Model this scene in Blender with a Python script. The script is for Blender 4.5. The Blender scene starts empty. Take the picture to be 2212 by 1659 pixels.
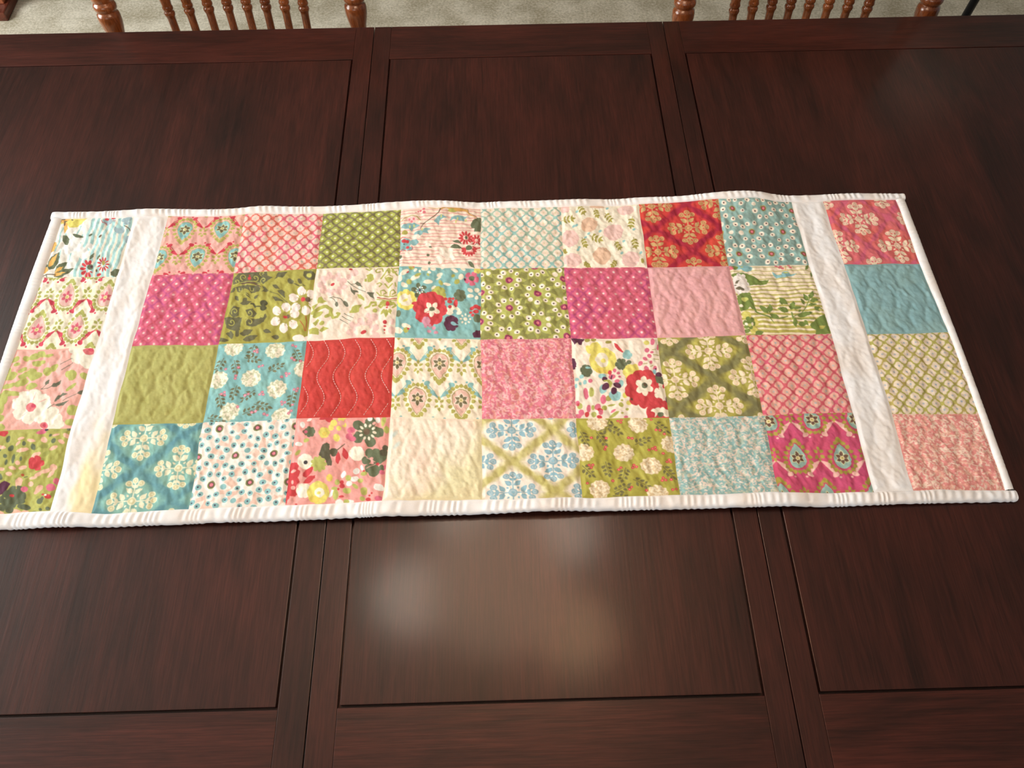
import bpy, bmesh, math, random
import numpy as np
from mathutils import Matrix, Vector

SC = bpy.context.scene
COL = SC.collection

# ------------------------------------------------------------------ camera
cam_data = bpy.data.cameras.new('camera')
cam = bpy.data.objects.new('camera', cam_data)
COL.objects.link(cam)
SC.camera = cam
cam_data.sensor_fit = 'HORIZONTAL'
cam_data.sensor_width = 36.0
cam_data.lens = 1605.667 / 2212.0 * 36.0
cam_data.clip_start = 0.02
cam.matrix_world = Matrix((
    (0.9996512128, 0.0244167467, -0.0100635564, 0.0274707800),
    (-0.0262450061, 0.8760341096, -0.4815344624, -0.5208935800),
    (-0.0029414864, 0.4816306275, 0.8763693778, 1.5927156100),
    (0, 0, 0, 1)))

# ------------------------------------------------------------------ world, lights, exposure
world = bpy.data.worlds.new('world')
SC.world = world
world.use_nodes = True
wb = world.node_tree.nodes['Background']
wb.inputs[0].default_value = (0.91, 0.97, 1.0, 1)
wb.inputs[1].default_value = 0.24


def area(name, loc, target, sx, sy, power, color):
    d = bpy.data.lights.new(name, 'AREA')
    d.shape = 'RECTANGLE'
    d.size, d.size_y = sx, sy
    d.energy = power
    d.color = color
    o = bpy.data.objects.new(name, d)
    COL.objects.link(o)
    o.location = loc
    o.rotation_euler = (Vector(target) - Vector(loc)).to_track_quat('-Z', 'Y').to_euler()
    return o


# daylight coming in through the window on the left; the front lamp is an added fill with no known source
area('window_daylight', (-2.85, 0.55, 1.55), (0.4, 0.0, 0.75), 1.7, 1.35, 94, (0.87, 0.96, 1.0))
area('front_fill', (-0.9, -3.3, 2.0), (0.1, 0.1, 0.7), 2.2, 1.5, 33, (0.93, 0.97, 1.0))
SC.view_settings.view_transform = 'Standard'
SC.view_settings.look = 'None'
SC.view_settings.exposure = 0.14
SC.view_settings.gamma = 1.0
SC.view_settings.use_curve_mapping = False
SC.cycles.use_denoising = True
SC.cycles.max_bounces = 6


# ------------------------------------------------------------------ helpers
def lin(c):
    c = np.asarray(c, float) / 255.0
    return np.where(c <= 0.04045, c / 12.92, ((c + 0.055) / 1.055) ** 2.4)


def nmat(name):
    m = bpy.data.materials.new(name)
    m.use_nodes = True
    nt = m.node_tree
    return m, nt, nt.nodes['Principled BSDF']


def N(nt, typ, **kw):
    n = nt.nodes.new(typ)
    for k, v in kw.items():
        setattr(n, k, v)
    return n


def plain(name, rgb, rough=0.6, noise=0.06, scale=40.0, bump=0.0, metallic=0.0, spec=0.5):
    m, nt, b = nmat(name)
    tc = N(nt, 'ShaderNodeTexCoord')
    no = N(nt, 'ShaderNodeTexNoise')
    no.inputs['Scale'].default_value = scale
    no.inputs['Detail'].default_value = 4
    nt.links.new(tc.outputs['Object'], no.inputs['Vector'])
    cr = N(nt, 'ShaderNodeValToRGB')
    c = lin(rgb)
    cr.color_ramp.elements[0].position = 0.3
    cr.color_ramp.elements[1].position = 0.7
    cr.color_ramp.elements[0].color = (*(c * (1 - noise)), 1)
    cr.color_ramp.elements[1].color = (*np.minimum(c * (1 + noise), 1), 1)
    nt.links.new(no.outputs['Fac'], cr.inputs['Fac'])
    nt.links.new(cr.outputs['Color'], b.inputs['Base Color'])
    b.inputs['Roughness'].default_value = rough
    b.inputs['Metallic'].default_value = metallic
    b.inputs['Specular IOR Level'].default_value = spec
    if bump:
        bp = N(nt, 'ShaderNodeBump')
        bp.inputs['Strength'].default_value = bump
        bp.inputs['Distance'].default_value = 0.01
        nt.links.new(no.outputs['Fac'], bp.inputs['Height'])
        nt.links.new(bp.outputs['Normal'], b.inputs['Normal'])
    return m


def wood(name, dark, light, axis, rough=0.3, coat=0.0, stretch=14.0, fine=1.0, seed=0.0, bump=0.08, spec=0.5):
    """stained timber; axis is the grain direction (0 = x, 1 = y, 2 = z)"""
    m, nt, b = nmat(name)
    L = nt.links.new
    tc = N(nt, 'ShaderNodeTexCoord')
    oi = N(nt, 'ShaderNodeObjectInfo')
    add = N(nt, 'ShaderNodeVectorMath', operation='ADD')
    mulr = N(nt, 'ShaderNodeMath', operation='MULTIPLY')
    mulr.inputs[1].default_value = 7.3
    L(oi.outputs['Random'], mulr.inputs[0])
    L(tc.outputs['Object'], add.inputs[0])
    L(mulr.outputs[0], add.inputs[1])

    def stretched(k, scale, detail, dist=0.0):
        mp = N(nt, 'ShaderNodeMapping')
        s = [k, k, k]
        s[axis] = 1.0
        mp.inputs['Scale'].default_value = s
        mp.inputs['Location'].default_value = (seed, seed * 1.7, seed * 0.3)
        L(add.outputs[0], mp.inputs['Vector'])
        no = N(nt, 'ShaderNodeTexNoise')
        no.inputs['Scale'].default_value = scale
        no.inputs['Detail'].default_value = detail
        no.inputs['Roughness'].default_value = 0.62
        no.inputs['Distortion'].default_value = dist
        L(mp.outputs[0], no.inputs['Vector'])
        return no
    a = stretched(5.0, 3.2, 5, 0.9)
    f = stretched(stretch * 2.2, 9.0 * fine, 4)
    big = N(nt, 'ShaderNodeTexNoise')
    big.inputs['Scale'].default_value = 4.5
    big.inputs['Detail'].default_value = 3
    L(add.outputs[0], big.inputs['Vector'])
    m1 = N(nt, 'ShaderNodeMath', operation='MULTIPLY')
    m1.inputs[1].default_value = 0.5
    L(a.outputs['Fac'], m1.inputs[0])
    m2 = N(nt, 'ShaderNodeMath', operation='MULTIPLY_ADD')
    m2.inputs[1].default_value = 0.28
    L(f.outputs['Fac'], m2.inputs[0])
    L(m1.outputs[0], m2.inputs[2])
    m3 = N(nt, 'ShaderNodeMath', operation='MULTIPLY_ADD')
    m3.inputs[1].default_value = 0.32
    L(big.outputs['Fac'], m3.inputs[0])
    L(m2.outputs[0], m3.inputs[2])
    cr = N(nt, 'ShaderNodeValToRGB')
    cr.color_ramp.elements[0].position = 0.42
    cr.color_ramp.elements[1].position = 0.67
    cr.color_ramp.elements[0].color = (*lin(dark), 1)
    cr.color_ramp.elements[1].color = (*lin(light), 1)
    L(m3.outputs[0], cr.inputs['Fac'])
    # rings of the figure and short dark pores along the grain
    ring = stretched(7.0, 1.3, 3, 1.6)
    rs = N(nt, 'ShaderNodeMath', operation='MULTIPLY')
    rs.inputs[1].default_value = 34.0
    L(ring.outputs['Fac'], rs.inputs[0])
    rw = N(nt, 'ShaderNodeMath', operation='SINE')
    L(rs.outputs[0], rw.inputs[0])
    pore = stretched(26.0, 26.0 * fine, 2)
    pm = N(nt, 'ShaderNodeMapRange')
    pm.inputs['From Min'].default_value = 0.34
    pm.inputs['From Max'].default_value = 0.62
    pm.inputs['To Min'].default_value = 0.66
    pm.inputs['To Max'].default_value = 1.10
    L(pore.outputs['Fac'], pm.inputs['Value'])
    ra = N(nt, 'ShaderNodeMath', operation='MULTIPLY_ADD')
    ra.inputs[1].default_value = 0.075
    L(rw.outputs[0], ra.inputs[0])
    L(pm.outputs[0], ra.inputs[2])
    sc = N(nt, 'ShaderNodeVectorMath', operation='SCALE')
    L(cr.outputs['Color'], sc.inputs[0])
    L(ra.outputs[0], sc.inputs['Scale'])
    L(sc.outputs[0], b.inputs['Base Color'])
    rr = N(nt, 'ShaderNodeMapRange')
    rr.inputs['To Min'].default_value = rough - 0.04
    rr.inputs['To Max'].default_value = rough + 0.05
    L(f.outputs['Fac'], rr.inputs['Value'])
    L(rr.outputs[0], b.inputs['Roughness'])
    b.inputs['Specular IOR Level'].default_value = spec
    b.inputs['Specular Tint'].default_value = (1.0, 0.80, 0.68, 1)
    b.inputs['Coat Weight'].default_value = coat
    b.inputs['Coat Roughness'].default_value = 0.17
    if bump:
        bp = N(nt, 'ShaderNodeBump')
        bp.inputs['Strength'].default_value = bump
        bp.inputs['Distance'].default_value = 0.002
        L(f.outputs['Fac'], bp.inputs['Height'])
        L(bp.outputs['Normal'], b.inputs['Normal'])
    return m


def link_mesh(name, me, mat, parent=None, smooth=False):
    o = bpy.data.objects.new(name, me)
    COL.objects.link(o)
    if mat is not None:
        me.materials.append(mat)
    if smooth:
        me.polygons.foreach_set('use_smooth', np.ones(len(me.polygons), bool))
    if parent is not None:
        o.parent = parent
    return o


def obj(name, bm, mat, parent=None, smooth=False):
    me = bpy.data.meshes.new(name)
    bmesh.ops.recalc_face_normals(bm, faces=bm.faces)
    bm.to_mesh(me)
    bm.free()
    return link_mesh(name, me, mat, parent, smooth)


def tag(o, label=None, cat=None, group=None, kind=None):
    if label:
        o['label'] = label
    if cat:
        o['category'] = cat
    if group:
        o['group'] = group
    if kind:
        o['kind'] = kind
    return o


def thing(name, label, cat, loc=(0, 0, 0), rz=0.0, group=None):
    o = bpy.data.objects.new(name, None)
    o.empty_display_size = 0.1
    COL.objects.link(o)
    o.location = loc
    o.rotation_euler = (0, 0, rz)
    return tag(o, label, cat, group)


def add_box(bm, x0, x1, y0, y1, z0, z1, bev=0.0, seg=2):
    r = bmesh.ops.create_cube(bm, size=1.0)
    vs = r['verts']
    for v in vs:
        v.co = Vector((x0 + (v.co.x + 0.5) * (x1 - x0), y0 + (v.co.y + 0.5) * (y1 - y0), z0 + (v.co.z + 0.5) * (z1 - z0)))
    if bev > 0:
        es = list({e for v in vs for e in v.link_edges})
        bmesh.ops.bevel(bm, geom=es, offset=bev, segments=seg, profile=0.6, affect='EDGES')


def box(x0, x1, y0, y1, z0, z1, bev=0.0, seg=2):
    bm = bmesh.new()
    add_box(bm, x0, x1, y0, y1, z0, z1, bev, seg)
    return bm


def add_lathe(bm, prof, base=(0, 0, 0), top=None, seg=20):
    """surface of revolution of (t, r) along the axis base -> top (t is measured along z when top is None)"""
    rings = []
    b = Vector(base)
    if top is None:
        axis = Vector((0, 0, 1))
    else:
        axis = (Vector(top) - b).normalized()
    q = Vector((0, 0, 1)).rotation_difference(axis)
    for t, r in prof:
        ring = []
        for k in range(seg):
            a = 2 * math.pi * k / seg
            p = Vector((r * math.cos(a), r * math.sin(a), t))
            ring.append(bm.verts.new(b + q @ p))
        rings.append(ring)
    for i in range(len(rings) - 1):
        for k in range(seg):
            bm.faces.new((rings[i][k], rings[i][(k + 1) % seg], rings[i + 1][(k + 1) % seg], rings[i + 1][k]))
    bm.faces.new(rings[0][::-1])
    bm.faces.new(rings[-1])


def lathe(prof, base=(0, 0, 0), top=None, seg=20):
    bm = bmesh.new()
    add_lathe(bm, prof, base, top, seg)
    return bm


def tube(pts, r, seg=10):
    bm = bmesh.new()
    pts = [Vector(p) for p in pts]
    rs = r if isinstance(r, (list, tuple)) else [r] * len(pts)
    prev = None
    for i, p in enumerate(pts):
        d = (pts[min(i + 1, len(pts) - 1)] - pts[max(i - 1, 0)]).normalized()
        q = Vector((0, 0, 1)).rotation_difference(d)
        ring = [bm.verts.new(p + q @ Vector((rs[i] * math.cos(2 * math.pi * k / seg), rs[i] * math.sin(2 * math.pi * k / seg), 0))) for k in range(seg)]
        if prev:
            # match the closest start vertex so that the tube does not twist
            o = min(range(seg), key=lambda s: (ring[s].co - prev[0].co).length)
            ring = ring[o:] + ring[:o]
            for k in range(seg):
                bm.faces.new((prev[k], prev[(k + 1) % seg], ring[(k + 1) % seg], ring[k]))
        else:
            bm.faces.new(ring[::-1])
        prev = ring
    bm.faces.new(prev)
    return bm


def grid_mesh(name, X, Y, Zc, mat, parent, color=None, smooth=True):
    """rows x cols vertex grid; rows run away from the far edge, so faces look up"""
    r, c = X.shape
    co = np.stack([X, Y, Zc], -1).reshape(-1, 3).astype(np.float32)
    idx = np.arange(r * c).reshape(r, c)
    quads = np.stack([idx[:-1, :-1], idx[1:, :-1], idx[1:, 1:], idx[:-1, 1:]], -1).reshape(-1, 4)
    me = bpy.data.meshes.new(name)
    me.vertices.add(len(co))
    me.vertices.foreach_set('co', co.ravel())
    me.loops.add(quads.size)
    me.loops.foreach_set('vertex_index', quads.ravel().astype(np.int32))
    me.polygons.add(len(quads))
    me.polygons.foreach_set('loop_start', np.arange(0, quads.size, 4, dtype=np.int32))
    me.polygons.foreach_set('loop_total', np.full(len(quads), 4, np.int32))
    me.update(calc_edges=True)
    if color is not None:
        at = me.color_attributes.new('print', 'FLOAT_COLOR', 'POINT')
        rgba = np.ones((len(co), 4), np.float32)
        rgba[:, :3] = color.reshape(-1, 3)
        at.data.foreach_set('color', rgba.ravel())
    return link_mesh(name, me, mat, parent, smooth)


def copy_tree(o, parent=None):
    c = o.copy()
    COL.objects.link(c)
    c.parent = parent
    for ch in list(o.children):
        copy_tree(ch, c)
    return c


def sstep(a, b, x):
    t = np.clip((x - a) / (b - a), 0, 1)
    return t * t * (3 - 2 * t)


_tabs = {}


def vnoise(x, y, seed=0):
    """smooth value noise in 0..1 on any arrays"""
    if seed not in _tabs:
        _tabs[seed] = np.random.RandomState(seed).rand(256, 256)
    T = _tabs[seed]
    xi = np.floor(x).astype(int)
    yi = np.floor(y).astype(int)
    fx = x - xi
    fy = y - yi
    fx = fx * fx * fx * (fx * (fx * 6 - 15) + 10)
    fy = fy * fy * fy * (fy * (fy * 6 - 15) + 10)
    a = T[xi % 256, yi % 256]
    b = T[(xi + 1) % 256, yi % 256]
    c = T[xi % 256, (yi + 1) % 256]
    d = T[(xi + 1) % 256, (yi + 1) % 256]
    return (a * (1 - fx) + b * fx) * (1 - fy) + (c * (1 - fx) + d * fx) * fy


def fbm(x, y, seed=0, oct=3):
    s = 0
    w = 0
    for i in range(oct):
        s = s + vnoise(x * 2 ** i, y * 2 ** i, seed + i) * 0.5 ** i
        w += 0.5 ** i
    return s / w


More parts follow.
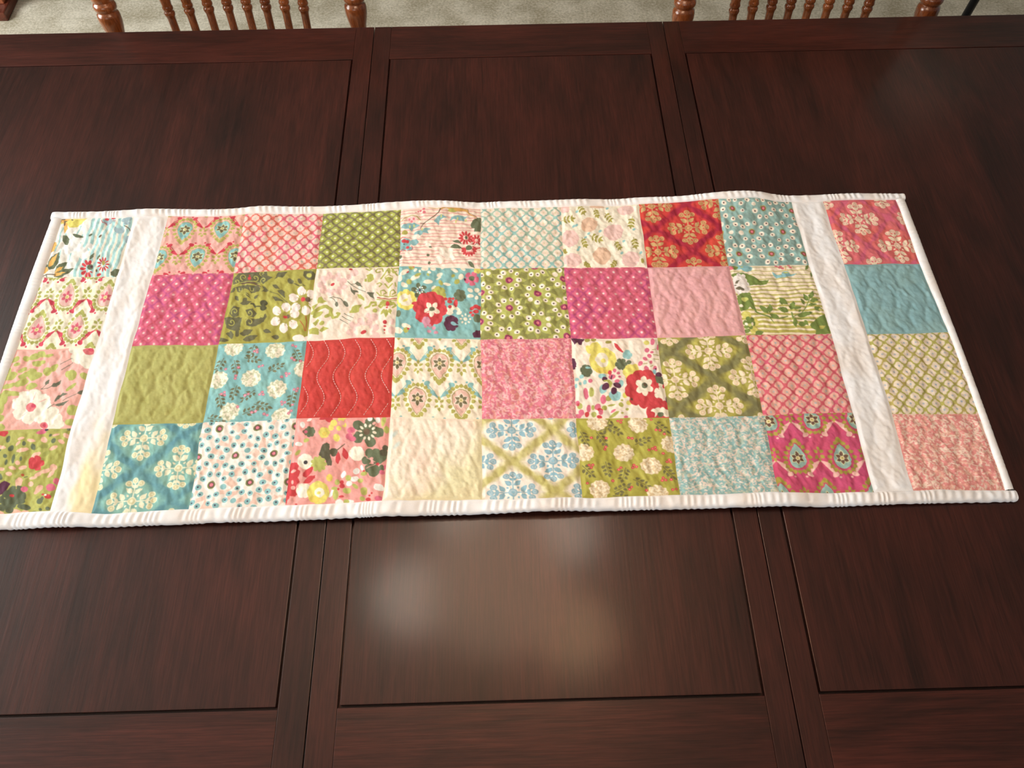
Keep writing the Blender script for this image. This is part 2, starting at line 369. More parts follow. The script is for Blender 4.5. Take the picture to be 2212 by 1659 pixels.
# shapes of the hand-drawn prints, in patch coordinates: ellipse (e), polygon (p), stroke (s)
SHAPES = {'L0':
[['s','aq1',.0188,.0188,.082,.131,.064,.278,.081,.426,.062,.573],['s','aq1',.0188,.0188,.138,.282,.154,.429,.136,.575,.152,.723],['s','aq1',.0188,.0188,.228,.432,.209,.578],['s','aq1',.0188,.0188,.306,.144,.287,.289,.302,.435,.283,.58,.298,.726],['s','aq1',.0188,.0188,.361,.292,.376,.438,.356,.583],['s','aq1',.0408,.0408,.441,.007,.456,.153,.435,.296,.45,.441,.43,.585,.444,.73,.424,.874,.439,1.019],['s','aq1',.0408,.0408,.516,.012,.53,.157,.509,.3,.524,.444,.503,.587,.517,.732,.497,.875,.511,1.019],['s','cr3',.0115,.0115,.555,.014,.569,.159,.548,.301,.562,.446,.542,.588,.556,.732,.535,.876,.549,1.02],['s','aq1',.0408,.0408,.591,.017,.605,.161,.584,.303,.598,.447,.577,.59,.59,.733,.57,.876,.583,1.02],['s','cr3',.0115,.0115,.63,.019,.644,.163,.623,.305,.636,.448,.615,.591,.629,.734,.608,.877,.621,1.02],['s','aq1',.0408,.0408,.666,.021,.679,.165,.658,.306,.671,.45,.65,.592,.663,.735,.642,.877,.656,1.02],['s','cr3',.0115,.0115,.705,.024,.719,.167,.697,.308,.71,.451,.688,.593,.702,.736,.68,.878,.694,1.021],['s','aq1',.0408,.0408,.741,.026,.754,.169,.732,.31,.745,.453,.723,.594,.736,.737,.715,.878,.728,1.021],['s','cr3',.0115,.0115,.78,.028,.793,.171,.771,.312,.784,.454,.762,.595,.775,.738,.753,.879,.766,1.021],['s','aq1',.0408,.0408,.816,.031,.828,.173,.806,.313,.819,.455,.797,.596,.809,.738,.788,.88,.8,1.021],['s','cr3',.0115,.0115,.855,.033,.868,.175,.845,.315,.858,.457,.835,.597,.848,.739,.826,.88,.838,1.022],['s','aq1',.0408,.0408,.89,.035,.903,.177,.88,.317,.893,.458,.87,.599,.882,.74,.86,.881,.872,1.022],['s','cr3',.0115,.0115,.93,.037,.942,.179,.919,.318,.931,.46,.909,.6,.921,.741,.898,.881,.91,1.022],['s','aq1',.0408,.0408,.965,.04,.977,.181,.954,.32,.966,.461,.943,.601,.955,.742,.933,.882,.945,1.023],['s','cr3',.0115,.0115,1.005,.042,1.017,.183,.993,.322,1.005,.462,.982,.602,.994,.742,.971,.882,.983,1.023],['e','wh',.3,.492,.124,.057,-.003,.091],['e','wh',.453,.61,.104,.047,-.003,.083],['e','wh',.215,.521,.085,.039,-.003,.122],['e','wh',.318,.363,.099,.046,-.002,.053],['e','wh',.519,.5,.046,.021,-.002,.045],['p','ye',-.015,-.014,.352,.002,.321,.08,.253,.157,.159,.177,.104,.108,.013,.095],['e','or',.06,.036,.061,-.019,.017,.037],['e','br',.028,.009,.029,.002,.004,.017],['e','br',.159,.03,.02,.013,-.002,.013],['e','br',.072,.057,.025,.002,.003,.012],['p','or',.051,.072,.106,.092,.141,.192,.114,.272,.088,.205],['e','br',.07,.098,.013,.004,.006,.045],['p','dg',.104,.304,.154,.307,.207,.366,.211,.48,.161,.454,.118,.395],['p','dg',.229,.282,.255,.317,.289,.345,.321,.356,.353,.351,.376,.342,.391,.334,.391,.334,.375,.326,.35,.313,.317,.297,.284,.283,.252,.277,.229,.282],['e','dg',.477,.306,.018,-.02,.012,.015],['e','br',.614,.332,.014,-.025,.015,.015],['p','or',-.013,.406,.031,.408,.058,.466,.055,.573,.007,.579,-.01,.562],['p','dg',.06,.884,.114,.87,.151,.827,.161,.764,.151,.688,.136,.626,.125,.583,.125,.583,.101,.601,.067,.629,.03,.673,.014,.731,.025,.808,.06,.884],['p','or',.049,.843,.08,.824,.103,.785,.113,.737,.113,.681,.11,.637,.107,.607,.107,.607,.092,.624,.071,.651,.048,.689,.035,.736,.036,.792,.049,.843],['p','dg',.156,.951,.203,.952,.243,.929,.265,.886,.274,.83,.277,.783,.278,.75,.278,.75,.254,.758,.22,.77,.181,.794,.155,.832,.146,.89,.156,.951],['p','or',.154,.943,.183,.943,.208,.929,.224,.904,.234,.87,.238,.842,.241,.822,.241,.822,.226,.827,.204,.835,.179,.849,.161,.872,.152,.906,.154,.943],['p','dg',.152,.984,.207,1,.266,.993,.315,.966,.357,.924,.385,.887,.404,.862,.404,.862,.372,.86,.324,.859,.265,.866,.213,.888,.172,.931,.152,.984],['p','or',.148,.967,.179,.978,.215,.978,.247,.968,.275,.949,.295,.932,.308,.921,.308,.921,.289,.918,.261,.915,.225,.916,.193,.924,.165,.943,.148,.967],['p','or',-.029,.825,.027,.826,.062,.893,.038,.942,-.014,.933],['p','dg',.043,.843,.039,.822,.029,.803,.015,.79,-.001,.783,-.014,.779,-.023,.776,-.023,.776,-.018,.787,-.012,.803,-.001,.822,.012,.837,.028,.844,.043,.843],['s','br',.0115,.0115,-.007,.982,.06,.958,.171,.96],['s','dg',.0105,.0105,.051,.958,.065,1.016],['e','gb',.657,.072,.07,.004,.016,.064],['e','re',.633,.027,.035,.002,.006,.024],['e','re',.717,.013,.029,.002,.005,.02],['s','re',.0084,.0084,.565,.055,.588,.096,.638,.099,.653,.132],['s','re',.0073,.0073,.724,.064,.768,.067],['e','gb',.85,.229,.069,.003,.017,.071],['e','gb',.914,.052,.064,-.028,.024,.045],['e','gb',.931,.124,.044,.002,.007,.032],['e','aq1',.831,.173,.038,.002,.008,.032],['s','br',.0105,.0105,.905,.169,.971,.212,1.011,.276],['e','gb',.988,.392,.033,.011,.001,.06],['e','re',.83,.81,.03,.001,.003,.013],['e','re',.832,.854,.03,.021,-.003,.011],['e','re',.814,.884,.02,.035,-.008,.005],['e','re',.783,.891,.005,.037,-.011,-.002],['e','re',.748,.871,-.013,.028,-.01,-.009],['e','re',.721,.831,-.026,.01,-.006,-.013],['e','re',.71,.784,-.031,-.011,-.0,-.013],['e','re',.718,.745,-.026,-.029,.006,-.009],['e','re',.744,.726,-.013,-.038,.01,-.002],['e','re',.778,.733,.004,-.034,.011,.006],['e','re',.81,.764,.02,-.02,.008,.011],['e','og',.769,.785,.022,.0,.008,.036],['e','re',.627,.977,.021,.046,-.016,.006],['e','re',.584,.973,-.002,.045,-.019,-.009],['e','re',.542,.932,-.025,.026,-.015,-.02],['e','re',.516,.87,-.038,-.003,-.005,-.024],['e','re',.517,.81,-.036,-.031,.007,-.018],['e','re',.543,.776,-.021,-.047,.016,-.006],['e','re',.586,.78,.002,-.045,.019,.009],['e','dg',.61,.853,.031,-.021,.024,.04],['e','pu',.621,.845,.015,.0,.004,.016],['p','dg',.573,.725,.59,.717,.604,.7,.61,.677,.611,.651,.609,.629,.608,.614,.608,.614,.6,.622,.588,.633,.575,.651,.567,.672,.567,.699,.573,.725],['p','dg',.66,.727,.675,.721,.686,.706,.692,.686,.694,.664,.693,.645,.693,.633,.693,.633,.686,.639,.675,.649,.664,.664,.657,.682,.655,.705,.66,.727],['e','re',.748,.966,.026,-.013,.01,.019],['e','re',.642,.933,.022,.01,-.0,.011],['e','br',.703,.906,.011,.0,.006,.024],['p','dg',.898,.928,.945,.866,1.007,.871,1.004,.937,.986,.992,.909,.975]],
'30':
[['s','pk2',.0228,.0228,-.043,-.017,.09,-.002,.223,-.001,.355,-.008,.487,-.005,.62,.011,.752,.024,.884,.022,1.016,.015],['s','pk2',.0228,.0228,-.04,.05,.092,.043,.224,.04,.356,.052,.488,.068,.62,.071,.752,.063,.884,.062,1.016,.075],['s','pk2',.0228,.0228,-.039,.089,.093,.095,.225,.111,.357,.12,.489,.114,.621,.108,.753,.116,.885,.132,1.016,.137],['s','pk2',.0228,.0228,-.037,.156,.095,.169,.227,.168,.358,.159,.49,.16,.622,.174,.753,.185,.885,.181,1.016,.173],['s','pk2',.0228,.0228,-.034,.222,.097,.213,.228,.208,.359,.219,.491,.233,.622,.234,.754,.224,.885,.222,1.016,.234],['s','pk2',.0228,.0228,-.033,.261,.098,.265,.23,.28,.361,.287,.492,.279,.623,.271,.754,.278,.885,.291,1.016,.295],['s','pk2',.0228,.0228,-.031,.328,.1,.34,.231,.336,.362,.325,.493,.325,.624,.338,.755,.347,.885,.341,1.016,.331],['s','pk2',.0228,.0228,-.029,.394,.102,.383,.232,.377,.363,.385,.494,.398,.624,.397,.755,.386,.885,.382,1.016,.392],['s','pk2',.0228,.0228,-.027,.433,.103,.436,.234,.449,.364,.453,.495,.444,.625,.434,.755,.439,.886,.451,1.016,.453],['s','pk2',.0228,.0228,-.025,.501,.105,.51,.235,.504,.365,.492,.495,.49,.626,.501,.756,.508,.886,.5,1.016,.489],['s','pk2',.0228,.0228,-.023,.566,.107,.553,.236,.545,.366,.552,.496,.563,.626,.56,.756,.547,.886,.541,1.016,.55],['s','pk2',.0228,.0228,-.022,.606,.108,.606,.238,.617,.368,.62,.497,.608,.627,.597,.757,.601,.886,.611,1.016,.611],['s','pk2',.0228,.0228,-.019,.673,.11,.68,.239,.673,.369,.658,.498,.655,.628,.664,.757,.669,.887,.66,1.016,.647],['s','pk2',.0228,.0228,-.017,.738,.111,.723,.24,.714,.37,.719,.499,.727,.628,.723,.757,.708,.887,.701,1.016,.708],['s','pk2',.0228,.0228,-.016,.777,.113,.777,.242,.786,.371,.786,.5,.773,.629,.76,.758,.762,.887,.771,1.016,.769],['s','pk2',.0228,.0228,-.014,.845,.115,.85,.243,.841,.372,.824,.501,.82,.63,.827,.758,.831,.887,.819,1.016,.805],['s','pk2',.0228,.0228,-.012,.91,.116,.893,.244,.882,.373,.886,.502,.892,.63,.885,.759,.869,.887,.861,1.016,.866],['s','pk2',.0228,.0228,-.011,.949,.118,.947,.246,.954,.374,.953,.502,.937,.631,.923,.759,.924,.887,.931,1.016,.927],['e','cr2',.572,.74,.083,-.002,.001,.079],['e','cr2',.496,.872,.057,-.002,.001,.065],['e','cr2',.108,.803,.046,-.001,.001,.045],['e','cr2',.352,.635,.036,-.001,.001,.037],['e','cr2',.624,.839,.057,-.002,.001,.05],['e','cr2',.193,.497,.062,-.0,.001,.022],['e','cr2',.857,.902,.041,-.001,.0,.028],['s','or2',.0333,.0428,.499,.048,.561,-.008,.614,.023,.678,.004,.752,.035,.826,.059],['s','or2',.0238,.0114,.826,.059,.858,.116,.932,.16],['s','or2',.0124,.0124,.318,-.01,.376,.022,.456,.039,.504,.034],['s','br',.0048,.0048,.535,-.001,.587,-.021,.625,.002,.667,-.021,.747,.007,.837,.031,.845,.087,.906,.124,.948,.16],['s','br',.0162,.0095,.498,.041,.473,.105,.406,.176,.344,.233,.292,.276],['s','br',.0076,.0076,.292,.276,.253,.364],['s','br',.0057,.0057,.298,.283,.251,.275],['e','ol',.647,.06,.058,.002,.0,.036],['e','or2',.72,.041,.063,.002,.0,.032],['e','rp',.287,.033,.019,.001,.001,.026],['e','rp',.294,.096,.02,.001,.001,.028],['e','rp',.251,.065,.015,.0,.001,.021],['e','rp',.219,.075,.012,.0,.0,.016],['e','rp',.193,.087,.007,.0,.0,.01],['s','og',.0105,.0105,.023,.211,.074,.152,.142,.139,.205,.156,.254,.216],['e','pk',.144,.206,.063,.001,.001,.052],['e','rp',.117,.198,.014,.0,.001,.019],['e','rp',.17,.196,.014,.0,.001,.019],['e','rp',.144,.232,.014,.0,.001,.019],['p','te',.011,.331,.041,.279,.119,.258,.187,.259,.251,.312,.21,.334,.163,.348,.144,.4,.111,.362,.064,.362],['p','te',.166,.46,.191,.408,.264,.393,.326,.35,.383,.365,.342,.401,.354,.438,.286,.438,.25,.489,.224,.452],['p','te',.418,.249,.448,.191,.5,.135,.585,.18,.527,.193,.491,.228,.477,.308,.45,.271],['p','te',.612,.223,.637,.167,.711,.14,.848,.165,.795,.192,.785,.234,.722,.219,.669,.203],['e','yg',.121,.325,.008,.002,-.002,.025],['e','yg',.173,.304,.008,.002,-.002,.025],['e','yg',.274,.379,.008,.002,-.003,.025],['e','yg',.506,.164,.008,.002,-.003,.024],['e','yg',.711,.197,.008,.002,-.003,.024],['e','yg',.691,.246,.008,.002,-.003,.024],['e','yg',.811,.22,.008,.002,-.003,.024],['p','dg',.895,.215,.948,.167,.995,.168,.995,.384,.917,.404,.917,.348,.875,.334,.869,.292],['e','te',.061,.602,.078,-.001,.002,.082],['e','te',.175,.586,.052,-.001,.001,.052],['e','te',.043,.685,.041,-.001,.001,.045],['e','te',.121,.706,.041,-.001,.001,.037],['e','re',.05,.568,.03,-.0,.001,.034],['e','re',.092,.575,.023,-.0,.001,.028],['e','re',.095,.68,.02,-.0,.001,.027],['s','re',.0067,.0067,.002,.527,.027,.49,.069,.504],['s','re',.0067,.0067,.101,.736,.143,.735,.162,.69,.146,.653],['s','re',.0067,.0067,-.001,.761,.033,.7,.076,.737],['e','bk',.051,.621,.009,-.0,.0,.007],['s','dg',.0095,.0095,-.005,.633,-.005,.731],['e','og',.056,.422,.037,.0,.001,.038],['e','re',.874,.52,.028,.008,-.003,.018],['e','re',.858,.555,.021,.027,-.009,.013],['e','re',.828,.576,.007,.038,-.013,.004],['e','re',.793,.574,-.009,.037,-.013,-.006],['e','re',.764,.55,-.022,.024,-.008,-.015],['e','re',.751,.512,-.028,.003,-.001,-.018],['e','re',.758,.472,-.026,-.018,.006,-.016],['e','re',.782,.443,-.014,-.034,.012,-.009],['e','re',.816,.434,.001,-.039,.014,.001],['e','re',.85,.448,.017,-.031,.011,.011],['e','re',.871,.48,.027,-.014,.005,.017],['e','re',.999,.547,.028,.007,-.002,.016],['e','re',.982,.58,.018,.03,-.01,.01],['e','re',.95,.593,-.001,.038,-.012,-.0],['e','re',.918,.579,-.019,.029,-.009,-.011],['e','re',.902,.545,-.028,.006,-.002,-.017],['e','re',.909,.507,-.024,-.02,.006,-.014],['e','re',.935,.483,-.009,-.036,.012,-.005],['e','re',.969,.484,.01,-.036,.012,.006],['e','re',.994,.51,.025,-.018,.006,.015],['e','dg',.818,.502,.014,-.0,.0,.028],['e','re',.923,.691,.032,-.004,.001,.021],['e','re',.919,.721,.03,.013,-.005,.02],['e','re',.905,.748,.023,.029,-.011,.016],['e','re',.882,.766,.013,.04,-.014,.009],['e','re',.855,.772,-.0,.044,-.015,.0],['e','re',.828,.766,-.013,.04,-.014,-.009],['e','re',.805,.748,-.024,.029,-.01,-.016],['e','re',.791,.721,-.031,.013,-.005,-.02],['e','re',.789,.691,-.032,-.005,.002,-.021],['e','cr2',.825,.727,.005,-.0,.0,.025],['e','cr2',.843,.727,.005,-.0,.0,.025],['e','cr2',.861,.727,.005,-.0,.0,.025],['e','cr2',.879,.726,.005,-.0,.0,.025],['e','cr2',.897,.726,.005,-.0,.0,.025],['e','dg',.853,.674,.042,-.001,.0,.044],['e','cr2',.954,.61,.021,-.0,.0,.025],['s','pu',.0048,.0048,.933,.613,.949,.589,.977,.596],['s','re',.019,.019,.907,.656,.949,.676,.99,.661],['p','dg',.652,.56,.667,.575,.69,.585,.713,.593,.736,.601,.753,.607,.764,.612,.764,.612,.756,.595,.743,.571,.724,.548,.701,.538,.675,.544,.652,.56],['p','dg',.617,.649,.638,.673,.667,.687,.697,.69,.728,.686,.752,.682,.768,.679,.768,.679,.754,.663,.733,.64,.705,.618,.675,.611,.643,.624,.617,.649],['p','dg',.363,.653,.367,.667,.375,.677,.384,.681,.394,.681,.402,.679,.408,.678,.408,.678,.404,.672,.399,.663,.391,.653,.383,.647,.372,.648,.363,.653],['e','dg',.358,.8,.02,-.001,.0,.02],['p','dg',.373,.901,.361,.913,.355,.927,.357,.94,.365,.95,.374,.958,.38,.963,.38,.963,.384,.956,.391,.945,.397,.931,.396,.919,.388,.908,.373,.901],['p','dg',.841,.892,.844,.922,.855,.95,.872,.969,.894,.981,.911,.987,.924,.991,.924,.991,.919,.975,.912,.952,.901,.924,.885,.903,.863,.892,.841,.892],['e','dg',.012,.836,.023,-.001,.001,.03]],
'50':
